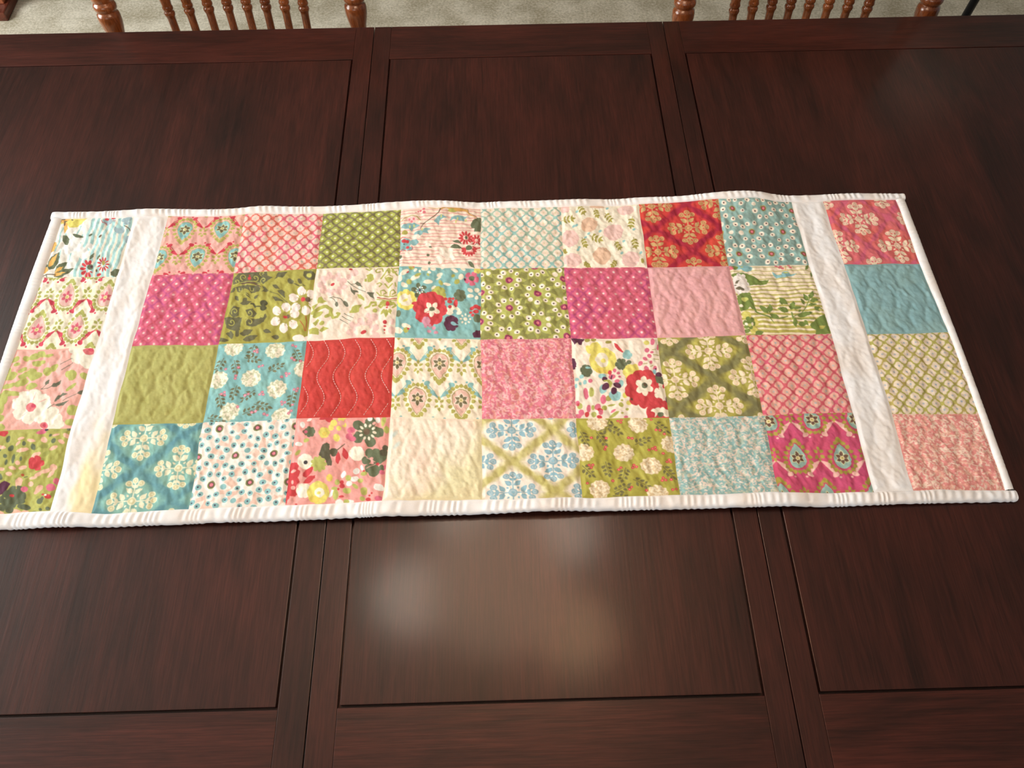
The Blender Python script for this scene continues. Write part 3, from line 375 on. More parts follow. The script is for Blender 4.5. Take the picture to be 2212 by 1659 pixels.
[['e','pk3',.104,.534,.102,.003,-.006,.136],['e','pc',.341,.323,.103,.005,-.007,.12],['e','pk3',.642,.441,.118,.004,-.011,.132],['e','pc',.469,.82,.105,.002,-.009,.133],['e','pk3',.81,.875,.109,.002,-.011,.117],['e','pk3',.111,.886,.109,.002,-.004,.107],['e','pk3',.822,.09,.105,.006,-.008,.082],['e','pk3',.053,.044,.056,.003,-.003,.072],['e','pc',.461,.02,.094,.006,-.002,.028],['s','og',.0034,.0034,.228,-.009,.284,.136],['p','og',.273,.107,.269,.122,.27,.137,.275,.15,.284,.16,.292,.167,.298,.172,.298,.172,.298,.163,.299,.151,.298,.135,.293,.122,.284,.112,.273,.107],['p','og',.239,.02,.246,.032,.256,.039,.267,.039,.278,.035,.287,.03,.293,.026,.293,.026,.288,.022,.28,.015,.27,.008,.26,.006,.248,.01,.239,.02],['p','og',.239,.02,.228,.023,.218,.032,.213,.045,.212,.059,.211,.071,.211,.079,.211,.079,.217,.075,.225,.069,.235,.06,.241,.049,.242,.034,.239,.02],['p','og',.256,.063,.263,.075,.273,.082,.284,.083,.295,.078,.304,.073,.309,.07,.309,.07,.304,.065,.297,.058,.287,.051,.276,.049,.265,.054,.256,.063],['p','og',.256,.063,.245,.067,.235,.076,.23,.088,.228,.103,.228,.115,.228,.123,.228,.123,.234,.119,.242,.113,.251,.104,.257,.092,.259,.078,.256,.063],['p','og',.273,.107,.28,.118,.29,.125,.3,.126,.312,.122,.32,.117,.326,.113,.326,.113,.321,.108,.314,.101,.304,.095,.293,.092,.282,.097,.273,.107],['p','og',.273,.107,.261,.11,.252,.119,.247,.132,.245,.146,.245,.158,.245,.166,.245,.166,.251,.162,.259,.156,.268,.147,.274,.136,.276,.121,.273,.107],['s','og',.0034,.0034,.431,.053,.449,.183],['p','og',.445,.157,.438,.168,.435,.181,.437,.193,.443,.203,.449,.211,.453,.215,.453,.215,.456,.209,.459,.199,.462,.186,.461,.174,.455,.163,.445,.157],['p','og',.434,.079,.437,.092,.443,.101,.452,.104,.462,.103,.47,.1,.475,.098,.475,.098,.472,.093,.468,.084,.461,.075,.454,.07,.444,.072,.434,.079],['p','og',.434,.079,.424,.077,.414,.081,.408,.09,.404,.102,.403,.112,.402,.119,.402,.119,.407,.118,.415,.116,.425,.112,.432,.104,.435,.092,.434,.079],['p','og',.44,.118,.442,.131,.449,.14,.457,.143,.467,.142,.475,.139,.48,.137,.48,.137,.478,.131,.473,.123,.467,.114,.459,.109,.449,.111,.44,.118],['p','og',.44,.118,.429,.116,.419,.12,.413,.129,.41,.141,.408,.151,.407,.158,.407,.158,.413,.157,.421,.155,.43,.151,.437,.144,.44,.132,.44,.118],['p','og',.445,.157,.448,.17,.454,.179,.463,.182,.472,.181,.48,.178,.486,.176,.486,.176,.483,.17,.479,.162,.472,.153,.464,.148,.454,.15,.445,.157],['p','og',.445,.157,.434,.155,.425,.159,.419,.168,.415,.18,.414,.19,.413,.197,.413,.197,.418,.196,.426,.194,.436,.19,.442,.183,.446,.171,.445,.157],['s','og',.0034,.0034,.553,.123,.624,.25],['p','og',.61,.225,.608,.24,.61,.254,.617,.265,.627,.273,.636,.278,.641,.281,.641,.281,.641,.273,.64,.261,.637,.246,.632,.234,.622,.227,.61,.225],['p','og',.567,.149,.575,.158,.586,.163,.597,.161,.607,.154,.615,.148,.621,.143,.621,.143,.615,.139,.607,.134,.596,.13,.586,.13,.575,.137,.567,.149],['p','og',.567,.149,.556,.154,.548,.165,.544,.178,.544,.193,.545,.204,.546,.212,.546,.212,.551,.207,.559,.199,.567,.189,.572,.176,.572,.162,.567,.149],['p','og',.589,.187,.597,.196,.607,.201,.618,.199,.629,.192,.637,.186,.642,.181,.642,.181,.636,.177,.628,.172,.618,.168,.607,.168,.596,.175,.589,.187],['p','og',.589,.187,.578,.193,.569,.203,.566,.216,.566,.231,.567,.242,.568,.25,.568,.25,.573,.245,.58,.237,.588,.227,.593,.214,.593,.2,.589,.187],['p','og',.61,.225,.618,.234,.629,.239,.639,.237,.65,.23,.658,.223,.663,.219,.663,.219,.658,.215,.649,.21,.639,.206,.628,.206,.618,.213,.61,.225],['p','og',.61,.225,.599,.23,.591,.241,.587,.254,.587,.269,.588,.28,.589,.288,.589,.288,.594,.283,.601,.275,.61,.264,.614,.252,.614,.238,.61,.225],['s','og',.0034,.0034,.001,.235,.143,.21],['p','og',.115,.215,.125,.224,.138,.228,.151,.225,.163,.217,.172,.21,.178,.204,.178,.204,.172,.201,.162,.197,.148,.193,.135,.195,.123,.203,.115,.215],['p','og',.03,.23,.041,.224,.05,.213,.055,.198,.056,.181,.056,.168,.056,.159,.056,.159,.05,.165,.042,.173,.033,.185,.027,.198,.026,.215,.03,.23],['p','og',.03,.23,.029,.246,.033,.262,.041,.274,.052,.282,.062,.287,.068,.29,.068,.29,.067,.281,.064,.268,.06,.253,.053,.24,.042,.232,.03,.23],['p','og',.072,.223,.084,.217,.093,.205,.097,.191,.099,.174,.099,.161,.098,.152,.098,.152,.093,.157,.084,.165,.075,.177,.07,.191,.068,.208,.072,.223],['p','og',.072,.223,.071,.239,.076,.255,.084,.266,.095,.274,.104,.279,.11,.282,.11,.282,.109,.274,.107,.261,.102,.245,.095,.233,.084,.225,.072,.223],['p','og',.115,.215,.126,.209,.135,.198,.14,.183,.141,.167,.141,.154,.141,.145,.141,.145,.135,.15,.127,.158,.118,.17,.112,.183,.111,.2,.115,.215],['p','og',.115,.215,.114,.231,.118,.247,.126,.258,.137,.267,.146,.272,.152,.275,.152,.275,.151,.266,.149,.253,.145,.238,.138,.225,.127,.217,.115,.215],['s','og',.0034,.0034,.897,.211,.86,.364],['p','og',.867,.334,.857,.342,.849,.355,.846,.369,.847,.384,.849,.395,.85,.403,.85,.403,.855,.397,.862,.388,.869,.375,.873,.361,.873,.346,.867,.334],['p','og',.89,.241,.889,.256,.892,.269,.899,.278,.909,.283,.918,.286,.924,.288,.924,.288,.923,.28,.921,.269,.918,.256,.912,.246,.901,.241,.89,.241],['p','og',.89,.241,.88,.235,.869,.234,.858,.24,.849,.249,.843,.258,.839,.265,.839,.265,.845,.266,.854,.268,.865,.268,.875,.264,.884,.255,.89,.241],['p','og',.878,.287,.877,.302,.88,.315,.888,.324,.898,.329,.906,.332,.912,.334,.912,.334,.911,.326,.91,.315,.906,.302,.9,.292,.89,.287,.878,.287],['p','og',.878,.287,.869,.281,.857,.281,.847,.286,.838,.296,.832,.305,.827,.311,.827,.311,.833,.312,.842,.314,.854,.315,.864,.311,.873,.301,.878,.287],['p','og',.867,.334,.866,.348,.869,.361,.876,.37,.886,.375,.895,.378,.901,.38,.901,.38,.9,.372,.899,.361,.895,.348,.889,.338,.879,.333,.867,.334],['p','og',.867,.334,.857,.327,.846,.327,.836,.332,.827,.342,.821,.351,.816,.357,.816,.357,.822,.359,.831,.36,.842,.361,.853,.357,.862,.347,.867,.334],['s','og',.0034,.0034,.352,.5,.479,.567],['p','og',.453,.554,.458,.568,.468,.58,.479,.585,.492,.586,.503,.585,.51,.584,.51,.584,.506,.577,.499,.567,.49,.556,.479,.549,.465,.549,.453,.554],['p','og',.378,.514,.389,.516,.402,.512,.411,.502,.419,.488,.424,.477,.427,.469,.427,.469,.42,.47,.411,.472,.398,.476,.388,.485,.381,.498,.378,.514],['p','og',.378,.514,.371,.527,.368,.543,.37,.558,.376,.572,.382,.583,.386,.589,.386,.589,.388,.581,.391,.568,.394,.552,.393,.537,.387,.523,.378,.514],['p','og',.415,.534,.427,.536,.44,.532,.449,.522,.457,.509,.462,.497,.465,.489,.465,.489,.458,.49,.449,.492,.436,.497,.426,.505,.419,.519,.415,.534],['p','og',.415,.534,.409,.547,.406,.564,.408,.578,.414,.592,.419,.603,.423,.609,.423,.609,.426,.601,.429,.588,.432,.572,.431,.557,.425,.543,.415,.534],['p','og',.453,.554,.465,.556,.477,.552,.487,.542,.495,.529,.5,.517,.503,.509,.503,.509,.496,.51,.486,.512,.474,.517,.464,.525,.456,.539,.453,.554],['p','og',.453,.554,.446,.567,.444,.583,.446,.598,.451,.612,.457,.622,.461,.629,.461,.629,.463,.621,.467,.608,.469,.592,.468,.577,.463,.563,.453,.554],['s','og',.0034,.0034,.248,.532,.287,.662],['p','og',.279,.636,.274,.649,.273,.663,.277,.675,.285,.684,.291,.69,.296,.694,.296,.694,.297,.687,.299,.676,.299,.662,.297,.65,.289,.641,.279,.636],['p','og',.256,.558,.261,.57,.269,.578,.278,.579,.288,.575,.295,.571,.3,.568,.3,.568,.296,.563,.291,.555,.283,.548,.274,.545,.264,.549,.256,.558],['p','og',.256,.558,.246,.56,.237,.566,.232,.577,.23,.59,.23,.601,.23,.608,.23,.608,.235,.605,.242,.601,.251,.594,.257,.585,.259,.572,.256,.558],['p','og',.268,.597,.272,.609,.28,.617,.289,.618,.299,.614,.306,.61,.311,.607,.311,.607,.308,.601,.302,.594,.294,.587,.286,.584,.276,.588,.268,.597],['p','og',.268,.597,.257,.599,.248,.605,.243,.616,.242,.629,.241,.64,.241,.647,.241,.647,.246,.644,.254,.64,.263,.633,.268,.624,.27,.611,.268,.597],['p','og',.279,.636,.284,.648,.292,.656,.301,.657,.31,.653,.318,.649,.323,.645,.323,.645,.319,.64,.313,.633,.305,.626,.297,.623,.287,.627,.279,.636],['p','og',.279,.636,.268,.638,.26,.644,.255,.655,.253,.668,.253,.679,.253,.686,.253,.686,.258,.683,.265,.679,.274,.672,.28,.663,.281,.65,.279,.636],['s','og',.0034,.0034,.645,.594,.696,.709],['p','og',.686,.686,.682,.7,.683,.713,.688,.723,.696,.731,.703,.735,.708,.738,.708,.738,.709,.73,.71,.719,.709,.706,.705,.695,.696,.688,.686,.686],['p','og',.655,.617,.661,.628,.67,.633,.679,.632,.688,.626,.695,.62,.7,.616,.7,.616,.696,.612,.689,.606,.681,.601,.672,.601,.662,.606,.655,.617],['p','og',.655,.617,.645,.621,.637,.629,.633,.64,.632,.653,.633,.664,.634,.671,.634,.671,.639,.667,.646,.661,.654,.653,.659,.642,.659,.629,.655,.617],['p','og',.67,.652,.677,.662,.685,.668,.694,.667,.703,.661,.71,.655,.715,.651,.715,.651,.711,.646,.704,.641,.696,.636,.687,.635,.678,.641,.67,.652],['p','og',.67,.652,.66,.656,.652,.664,.648,.675,.648,.688,.648,.698,.649,.705,.649,.705,.654,.701,.661,.696,.669,.687,.674,.677,.674,.664,.67,.652],['p','og',.686,.686,.692,.697,.7,.702,.709,.701,.719,.695,.726,.689,.73,.685,.73,.685,.726,.681,.72,.675,.711,.67,.702,.67,.693,.675,.686,.686],['p','og',.686,.686,.675,.69,.667,.698,.664,.709,.663,.722,.664,.733,.664,.74,.664,.74,.669,.736,.676,.73,.684,.722,.689,.711,.69,.698,.686,.686],['s','og',.0034,.0034,.874,.539,.89,.692],['p','og',.887,.661,.88,.674,.877,.689,.879,.703,.885,.715,.89,.724,.894,.73,.894,.73,.897,.722,.9,.711,.903,.696,.902,.682,.896,.669,.887,.661],['p','og',.877,.57,.881,.583,.888,.592,.898,.596,.909,.595,.918,.593,.924,.591,.924,.591,.921,.585,.916,.576,.908,.567,.899,.562,.888,.563,.877,.57],['p','og',.877,.57,.866,.57,.855,.575,.848,.585,.843,.599,.84,.61,.838,.618,.838,.618,.844,.616,.853,.612,.863,.607,.872,.597,.877,.584,.877,.57],['p','og',.882,.616,.886,.629,.893,.638,.903,.642,.914,.641,.923,.639,.929,.637,.929,.637,.926,.631,.921,.622,.913,.613,.904,.608,.893,.609,.882,.616],['p','og',.882,.616,.871,.616,.86,.621,.853,.631,.848,.645,.845,.656,.843,.664,.843,.664,.849,.662,.858,.658,.868,.652,.877,.643,.882,.63,.882,.616],['p','og',.887,.661,.891,.674,.898,.684,.908,.688,.919,.687,.928,.684,.934,.683,.934,.683,.93,.677,.925,.668,.918,.659,.909,.654,.898,.655,.887,.661],['p','og',.887,.661,.876,.661,.865,.667,.858,.677,.853,.691,.85,.702,.848,.709,.848,.709,.854,.708,.863,.704,.873,.698,.881,.689,.886,.676,.887,.661],['s','og',.0034,.0034,.646,.893,.583,.983],['p','og',.595,.965,.586,.964,.577,.969,.572,.977,.569,.989,.568,.999,.567,1.006,.567,1.006,.572,1.004,.579,1.002,.588,.997,.594,.99,.597,.978,.595,.965],['p','og',.634,.911,.627,.921,.624,.932,.626,.942,.632,.95,.637,.955,.641,.958,.641,.958,.643,.952,.646,.944,.649,.933,.648,.923,.643,.915,.634,.911],['p','og',.634,.911,.63,.899,.624,.892,.616,.892,.608,.896,.602,.901,.597,.904,.597,.904,.6,.909,.605,.916,.611,.923,.618,.925,.626,.92,.634,.911],['p','og',.614,.938,.608,.948,.605,.959,.607,.969,.613,.977,.618,.982,.622,.985,.622,.985,.624,.979,.627,.971,.63,.96,.629,.95,.623,.942,.614,.938],['p','og',.614,.938,.611,.926,.605,.919,.597,.919,.589,.923,.583,.928,.578,.931,.578,.931,.581,.936,.586,.943,.592,.95,.599,.952,.607,.947,.614,.938],['p','og',.595,.965,.589,.975,.586,.986,.588,.996,.593,1.004,.599,1.009,.603,1.013,.603,1.013,.605,1.007,.608,.998,.611,.987,.61,.977,.604,.969,.595,.965],['p','og',.595,.965,.592,.953,.585,.946,.578,.946,.57,.95,.564,.955,.559,.958,.559,.958,.562,.963,.567,.97,.573,.977,.58,.979,.588,.974,.595,.965],['s','og',.0034,.0034,.008,.69,.037,.765],['p','og',.031,.75,.026,.761,.024,.77,.028,.777,.034,.781,.04,.783,.044,.784,.044,.784,.045,.778,.047,.77,.048,.761,.046,.754,.04,.75,.031,.75],['p','og',.013,.705,.017,.716,.022,.722,.027,.722,.033,.717,.037,.711,.04,.707,.04,.707,.038,.703,.034,.696,.029,.69,.024,.689,.018,.694,.013,.705],['p','og',.013,.705,.004,.704,-.002,.708,-.004,.715,-.003,.724,-.001,.731,.0,.737,.0,.737,.004,.736,.01,.734,.016,.73,.02,.724,.018,.715,.013,.705],['p','og',.022,.727,.025,.739,.03,.745,.036,.745,.041,.74,.046,.734,.049,.73,.049,.73,.046,.725,.043,.719,.038,.713,.033,.711,.027,.717,.022,.727],['p','og',.022,.727,.013,.727,.007,.731,.005,.737,.006,.746,.007,.754,.009,.759,.009,.759,.013,.758,.019,.756,.025,.753,.028,.747,.027,.737,.022,.727],['p','og',.031,.75,.034,.761,.039,.768,.044,.767,.05,.762,.054,.756,.057,.752,.057,.752,.055,.748,.051,.741,.047,.735,.041,.734,.036,.739,.031,.75],['p','og',.031,.75,.022,.75,.016,.753,.013,.76,.014,.769,.016,.777,.018,.782,.018,.782,.022,.781,.027,.779,.034,.775,.037,.769,.036,.76,.031,.75],['s','og',.0034,.0034,.244,.923,.309,.977],['p','og',.296,.966,.296,.979,.299,.989,.305,.993,.313,.993,.32,.992,.325,.99,.325,.99,.323,.984,.322,.976,.318,.966,.313,.96,.304,.961,.296,.966],['p','og',.257,.934,.265,.941,.272,.942,.278,.937,.283,.928,.285,.92,.287,.914,.287,.914,.283,.912,.277,.91,.269,.909,.263,.912,.258,.921,.257,.934],['p','og',.257,.934,.249,.941,.245,.95,.245,.959,.249,.968,.253,.974,.256,.979,.256,.979,.259,.974,.264,.967,.268,.958,.269,.949,.265,.94,.257,.934],['p','og',.276,.95,.284,.957,.292,.958,.297,.953,.302,.944,.305,.936,.307,.93,.307,.93,.302,.928,.296,.926,.288,.925,.282,.928,.278,.937,.276,.95],['p','og',.276,.95,.268,.957,.264,.966,.264,.975,.268,.984,.272,.99,.276,.995,.276,.995,.279,.99,.283,.983,.287,.974,.288,.965,.284,.956,.276,.95],['p','og',.296,.966,.303,.973,.311,.974,.317,.969,.321,.96,.324,.952,.326,.946,.326,.946,.322,.944,.315,.942,.308,.941,.301,.944,.297,.954,.296,.966],['p','og',.296,.966,.288,.973,.283,.983,.284,.991,.288,1,.292,1.007,.295,1.011,.295,1.011,.298,1.006,.302,.999,.307,.99,.308,.981,.303,.972,.296,.966],['s','og',.0034,.0034,.94,.87,.952,.934],['p','og',.949,.921,.942,.929,.939,.937,.941,.942,.946,.946,.951,.948,.954,.95,.954,.95,.957,.946,.96,.939,.963,.932,.963,.926,.958,.922,.949,.921],['p','og',.943,.882,.943,.894,.946,.9,.95,.901,.955,.897,.96,.892,.963,.889,.963,.889,.962,.884,.961,.878,.958,.871,.954,.869,.949,.873,.943,.882],['p','og',.943,.882,.935,.879,.929,.88,.926,.885,.926,.893,.926,.9,.927,.905,.927,.905,.931,.905,.936,.905,.942,.904,.946,.9,.946,.892,.943,.882],['p','og',.946,.902,.946,.913,.949,.92,.953,.92,.959,.916,.963,.912,.967,.908,.967,.908,.966,.904,.964,.897,.961,.891,.958,.888,.952,.893,.946,.902],['p','og',.946,.902,.938,.899,.932,.9,.929,.905,.929,.913,.93,.92,.93,.924,.93,.924,.934,.925,.94,.925,.946,.924,.949,.919,.949,.912,.946,.902],['p','og',.949,.921,.95,.932,.952,.939,.957,.939,.962,.936,.967,.931,.97,.928,.97,.928,.969,.923,.967,.916,.965,.91,.961,.908,.955,.912,.949,.921],['p','og',.949,.921,.941,.918,.935,.919,.932,.924,.932,.932,.933,.939,.934,.944,.934,.944,.938,.944,.943,.944,.949,.943,.953,.939,.953,.931,.949,.921],['e','aq2',.2,.096,.017,-.016,.009,.015],['e','aq2',.184,.323,.017,-.017,.008,.015],['e','aq2',.15,.336,.017,-.017,.008,.015],['e','aq2',.479,.421,.017,-.016,.008,.014],['e','aq2',.292,.523,.017,-.017,.008,.014],['e','aq2',.204,.68,.016,-.017,.008,.014],['e','aq2',.186,.719,.016,-.017,.008,.014],['e','aq2',.587,.048,.018,-.016,.008,.014],['e','aq2',.893,.409,.017,-.016,.008,.014],['e','aq2',.757,.59,.017,-.016,.008,.014],['e','aq2',.714,.776,.017,-.017,.008,.014],['e','aq2',.94,.774,.017,-.016,.007,.014],['e','aq2',.333,.464,.017,-.017,.008,.014]],
'11':
[['p','dk',-.0,.115,.078,-.003,.4,.009,.416,.074,.49,.107,.439,.14,.385,.195,.309,.183,.211,.149,.097,.171,.024,.181],['s','yg2',.0094,.0094,.126,.128,.105,.106,.097,.079,.101,.057,.114,.045,.132,.045,.147,.055,.156,.069,.157,.084,.152,.093,.144,.095,.137,.091,.133,.085],['s','yg2',.0094,.0094,.267,.147,.29,.149,.306,.138,.312,.118,.307,.097,.295,.081,.28,.075,.267,.077,.261,.087,.262,.098,.267,.107,.273,.111,.278,.109],['s','yg2',.0094,.0094,.365,.182,.347,.161,.339,.136,.343,.116,.356,.104,.372,.104,.386,.113,.395,.127,.395,.14,.39,.149,.383,.151,.376,.147,.373,.142],['s','yg2',.0094,.0094,.052,.179,.071,.181,.085,.171,.09,.153,.085,.135,.075,.122,.062,.116,.051,.119,.046,.127,.046,.136,.051,.144,.057,.147,.061,.146],['s','yg2',.0094,.0094,.339,.07,.324,.053,.318,.034,.321,.018,.331,.009,.344,.009,.356,.016,.362,.027,.363,.037,.359,.044,.353,.045,.347,.043,.345,.038],['s','yg2',.007,.007,.025,.188,.112,.154,.217,.149,.306,.161,.399,.203],['s','br',.0235,.0235,.134,.173,.214,.167,.284,.182,.355,.236],['s','yg2',.007,.007,.139,.202,.218,.192,.308,.212,.362,.244],['p','dk',.062,.219,.138,.195,.326,.213,.364,.258,.353,.301,.258,.324,.226,.279,.172,.247,.125,.302,.092,.286],['s','yg2',.0082,.0082,.101,.229,.116,.28,.147,.282,.147,.246],['s','yg2',.0082,.0082,.231,.236,.246,.288,.277,.289,.277,.253],['e','re',.209,.102,.02,.005,.0,.028],['e','re',.205,.058,.011,.001,.002,.015],['p','dk',.377,.302,.392,.306,.41,.306,.427,.304,.444,.3,.457,.296,.465,.293,.465,.293,.456,.292,.442,.291,.424,.291,.406,.292,.389,.296,.377,.302],['p','dk',.37,.216,.41,.232,.465,.293,.397,.307,.396,.26],['p','dk',.008,.295,.027,.232,.062,.219,.05,.291],['p','dk',.071,.342,.068,.364,.074,.384,.086,.398,.102,.408,.117,.414,.127,.418,.127,.418,.126,.406,.123,.389,.118,.369,.108,.354,.09,.344,.071,.342],['p','dk',.195,.314,.197,.332,.205,.352,.218,.366,.234,.377,.247,.385,.256,.389,.256,.389,.253,.379,.248,.363,.239,.344,.228,.328,.211,.317,.195,.314],['p','dk',.301,.399,.316,.402,.331,.398,.341,.388,.348,.373,.352,.36,.354,.352,.354,.352,.346,.352,.334,.354,.319,.358,.308,.367,.301,.382,.301,.399],['p','dk',.219,.387,.199,.384,.183,.391,.175,.406,.174,.427,.175,.444,.176,.456,.176,.456,.186,.455,.2,.451,.215,.444,.225,.431,.226,.41,.219,.387],['s','yg2',.0059,.0059,.147,.39,.196,.321,.282,.398],['p','dk',.145,.455,.213,.423,.283,.441,.236,.489,.187,.486],['p','dk',.079,.494,.155,.513,.175,.636,.105,.647,.054,.593],['p','dk',.235,.561,.317,.544,.375,.605,.348,.661,.285,.643],['p','dk',.002,.641,.135,.649,.214,.653,.218,.826,.155,.837,.057,.788],['p','dk',.266,.678,.35,.675,.412,.686,.48,.618,.505,.67,.476,.718,.434,.759,.356,.791,.279,.758],['s','yg2',.0088,.0088,.086,.606,.076,.578,.078,.553,.092,.538,.11,.537,.127,.546,.138,.562,.14,.579,.135,.59,.127,.594,.118,.591,.112,.584,.111,.578],['s','yg2',.0088,.0088,.261,.628,.282,.643,.303,.643,.317,.631,.321,.612,.315,.593,.304,.58,.291,.575,.281,.579,.276,.588,.278,.597,.282,.604,.287,.606],['s','yg2',.0088,.0088,.28,.758,.269,.726,.272,.698,.287,.681,.308,.68,.327,.691,.339,.709,.341,.727,.336,.74,.326,.744,.316,.741,.31,.733,.309,.726],['s','yg2',.0088,.0088,.075,.74,.097,.755,.117,.755,.131,.743,.135,.724,.129,.705,.117,.692,.104,.687,.095,.691,.09,.699,.092,.709,.096,.715,.101,.717],['s','yg2',.0088,.0088,.417,.676,.409,.654,.412,.634,.423,.622,.438,.621,.451,.628,.459,.641,.461,.654,.457,.663,.45,.666,.443,.664,.439,.659,.438,.653],['s','dk2',.0235,.0235,.337,.516,.306,.471,.282,.47],['s','dk2',.0141,.0141,.336,.509,.397,.512],['e','dk2',.431,.471,.048,.003,.007,.044],['e','dk2',.437,.536,.04,.002,.005,.035],['p','dk',.057,.86,.117,.828,.164,.895,.15,.952],['p','dk',-.003,.958,.006,.908,.114,.95,.071,.976],['p','dk',.227,.884,.26,.9,.295,.902,.323,.889,.347,.865,.363,.843,.373,.828,.373,.828,.354,.824,.327,.819,.292,.817,.262,.827,.239,.851,.227,.884],['p','dk',.275,.959,.31,.975,.349,.978,.382,.965,.41,.941,.43,.919,.444,.904,.444,.904,.423,.9,.392,.894,.353,.893,.319,.902,.29,.926,.275,.959],['s','dk',.0411,.0411,.164,.679,.2,.897],['p','dk',.507,.137,.547,.032,.661,.038,.622,.115,.552,.104],['p','dk',.499,.209,.509,.233,.527,.255,.548,.268,.571,.275,.589,.278,.602,.279,.602,.279,.593,.267,.581,.249,.563,.227,.543,.212,.519,.205,.499,.209],['p','dk',.848,.035,.935,.032,1.003,.08,.999,.151,.927,.169,.849,.092],['e','yg2',.924,.097,.031,.002,.004,.029],['s','dk',.0059,.0059,.831,.242,.767,.206],['s','dk',.0059,.0059,.887,.245,.854,.211],['e','dk',.716,.171,.038,.035,-.016,.026],['e','dk',.829,.181,.024,.034,-.016,.014],['s','dk',.007,.007,.758,.209,.818,.242,.899,.246],['s','dk',.0059,.0059,.483,.309,.594,.358,.721,.481],['p','dk',.575,.307,.627,.288,.669,.326,.681,.414,.632,.368],['p','dk',.524,.383,.567,.385,.615,.417,.675,.456,.577,.454],['e','wp',1.016,.511,.056,.024,-.009,.057],['e','wp',.941,.598,.019,.066,-.048,.01],['e','wp',.826,.549,-.036,.042,-.04,-.047],['e','wp',.785,.413,-.057,-.024,.009,-.057],['e','wp',.86,.326,-.02,-.066,.049,-.01],['e','wp',.977,.375,.037,-.042,.04,.047],['e','og',.901,.462,.064,.004,.009,.076],['s','og',.007,.0023,.959,.465,.994,.467],['s','og',.007,.0023,.955,.499,.988,.522],['s','og',.007,.0023,.937,.523,.958,.56],['s','og',.007,.0023,.909,.531,.914,.572],['s','og',.007,.0023,.879,.52,.866,.555],['s','og',.007,.0023,.855,.494,.827,.513],['s','og',.007,.0023,.843,.459,.808,.457],['s','og',.007,.0023,.846,.425,.813,.402],['s','og',.007,.0023,.864,.401,.842,.364],['s','og',.007,.0023,.892,.393,.887,.352],['s','og',.007,.0023,.923,.404,.936,.369],['s','og',.007,.0023,.947,.431,.975,.412],['e','wp',.817,.776,.048,.044,-.025,.046],['e','wp',.713,.824,.001,.066,-.051,-.011],['e','wp',.606,.729,-.048,.022,-.027,-.058],['e','wp',.603,.587,-.05,-.044,.025,-.046],['e','wp',.709,.539,-.001,-.066,.052,.011],['e','wp',.816,.634,.049,-.022,.026,.058],['e','og',.711,.682,.066,.004,.01,.08],['s','og',.007,.0023,.771,.685,.808,.687],['s','og',.007,.0023,.768,.721,.802,.744],['s','og',.007,.0023,.749,.746,.772,.785],['s','og',.007,.0023,.72,.754,.726,.798],['s','og',.007,.0023,.689,.743,.676,.779],['s','og',.007,.0023,.663,.715,.635,.735],['s','og',.007,.0023,.65,.678,.614,.676],['s','og',.007,.0023,.654,.642,.619,.619],['s','og',.007,.0023,.672,.617,.649,.578],['s','og',.007,.0023,.701,.609,.696,.565],['s','og',.007,.0023,.733,.62,.746,.584],['s','og',.007,.0023,.759,.648,.787,.628],['e','br',.948,.45,.031,.002,.004,.036],['e','re',.895,.444,.022,.024,-.016,.021],['e','br',.745,.669,.021,.001,.004,.029],['e','re',.71,.674,.025,.001,.003,.02],['s','rb',.0082,.0082,.89,.728,.941,.803,.96,.868],['s','rb',.0082,.0082,.95,.674,.971,.754,.972,.869],['p','dk',.488,.842,.501,.865,.519,.882,.537,.887,.557,.885,.572,.88,.582,.876,.582,.876,.573,.865,.56,.85,.542,.833,.523,.825,.504,.828,.488,.842],['p','dk',.678,.932,.662,.911,.643,.9,.625,.9,.609,.909,.597,.919,.589,.926,.589,.926,.599,.935,.614,.946,.633,.957,.651,.96,.667,.95,.678,.932],['e','wp',.9,.959,.071,.004,.005,.043],['e','wp',.996,.978,.036,.002,.005,.043],['e','wp',1.06,.968,.036,.002,.003,.029]],
'21':
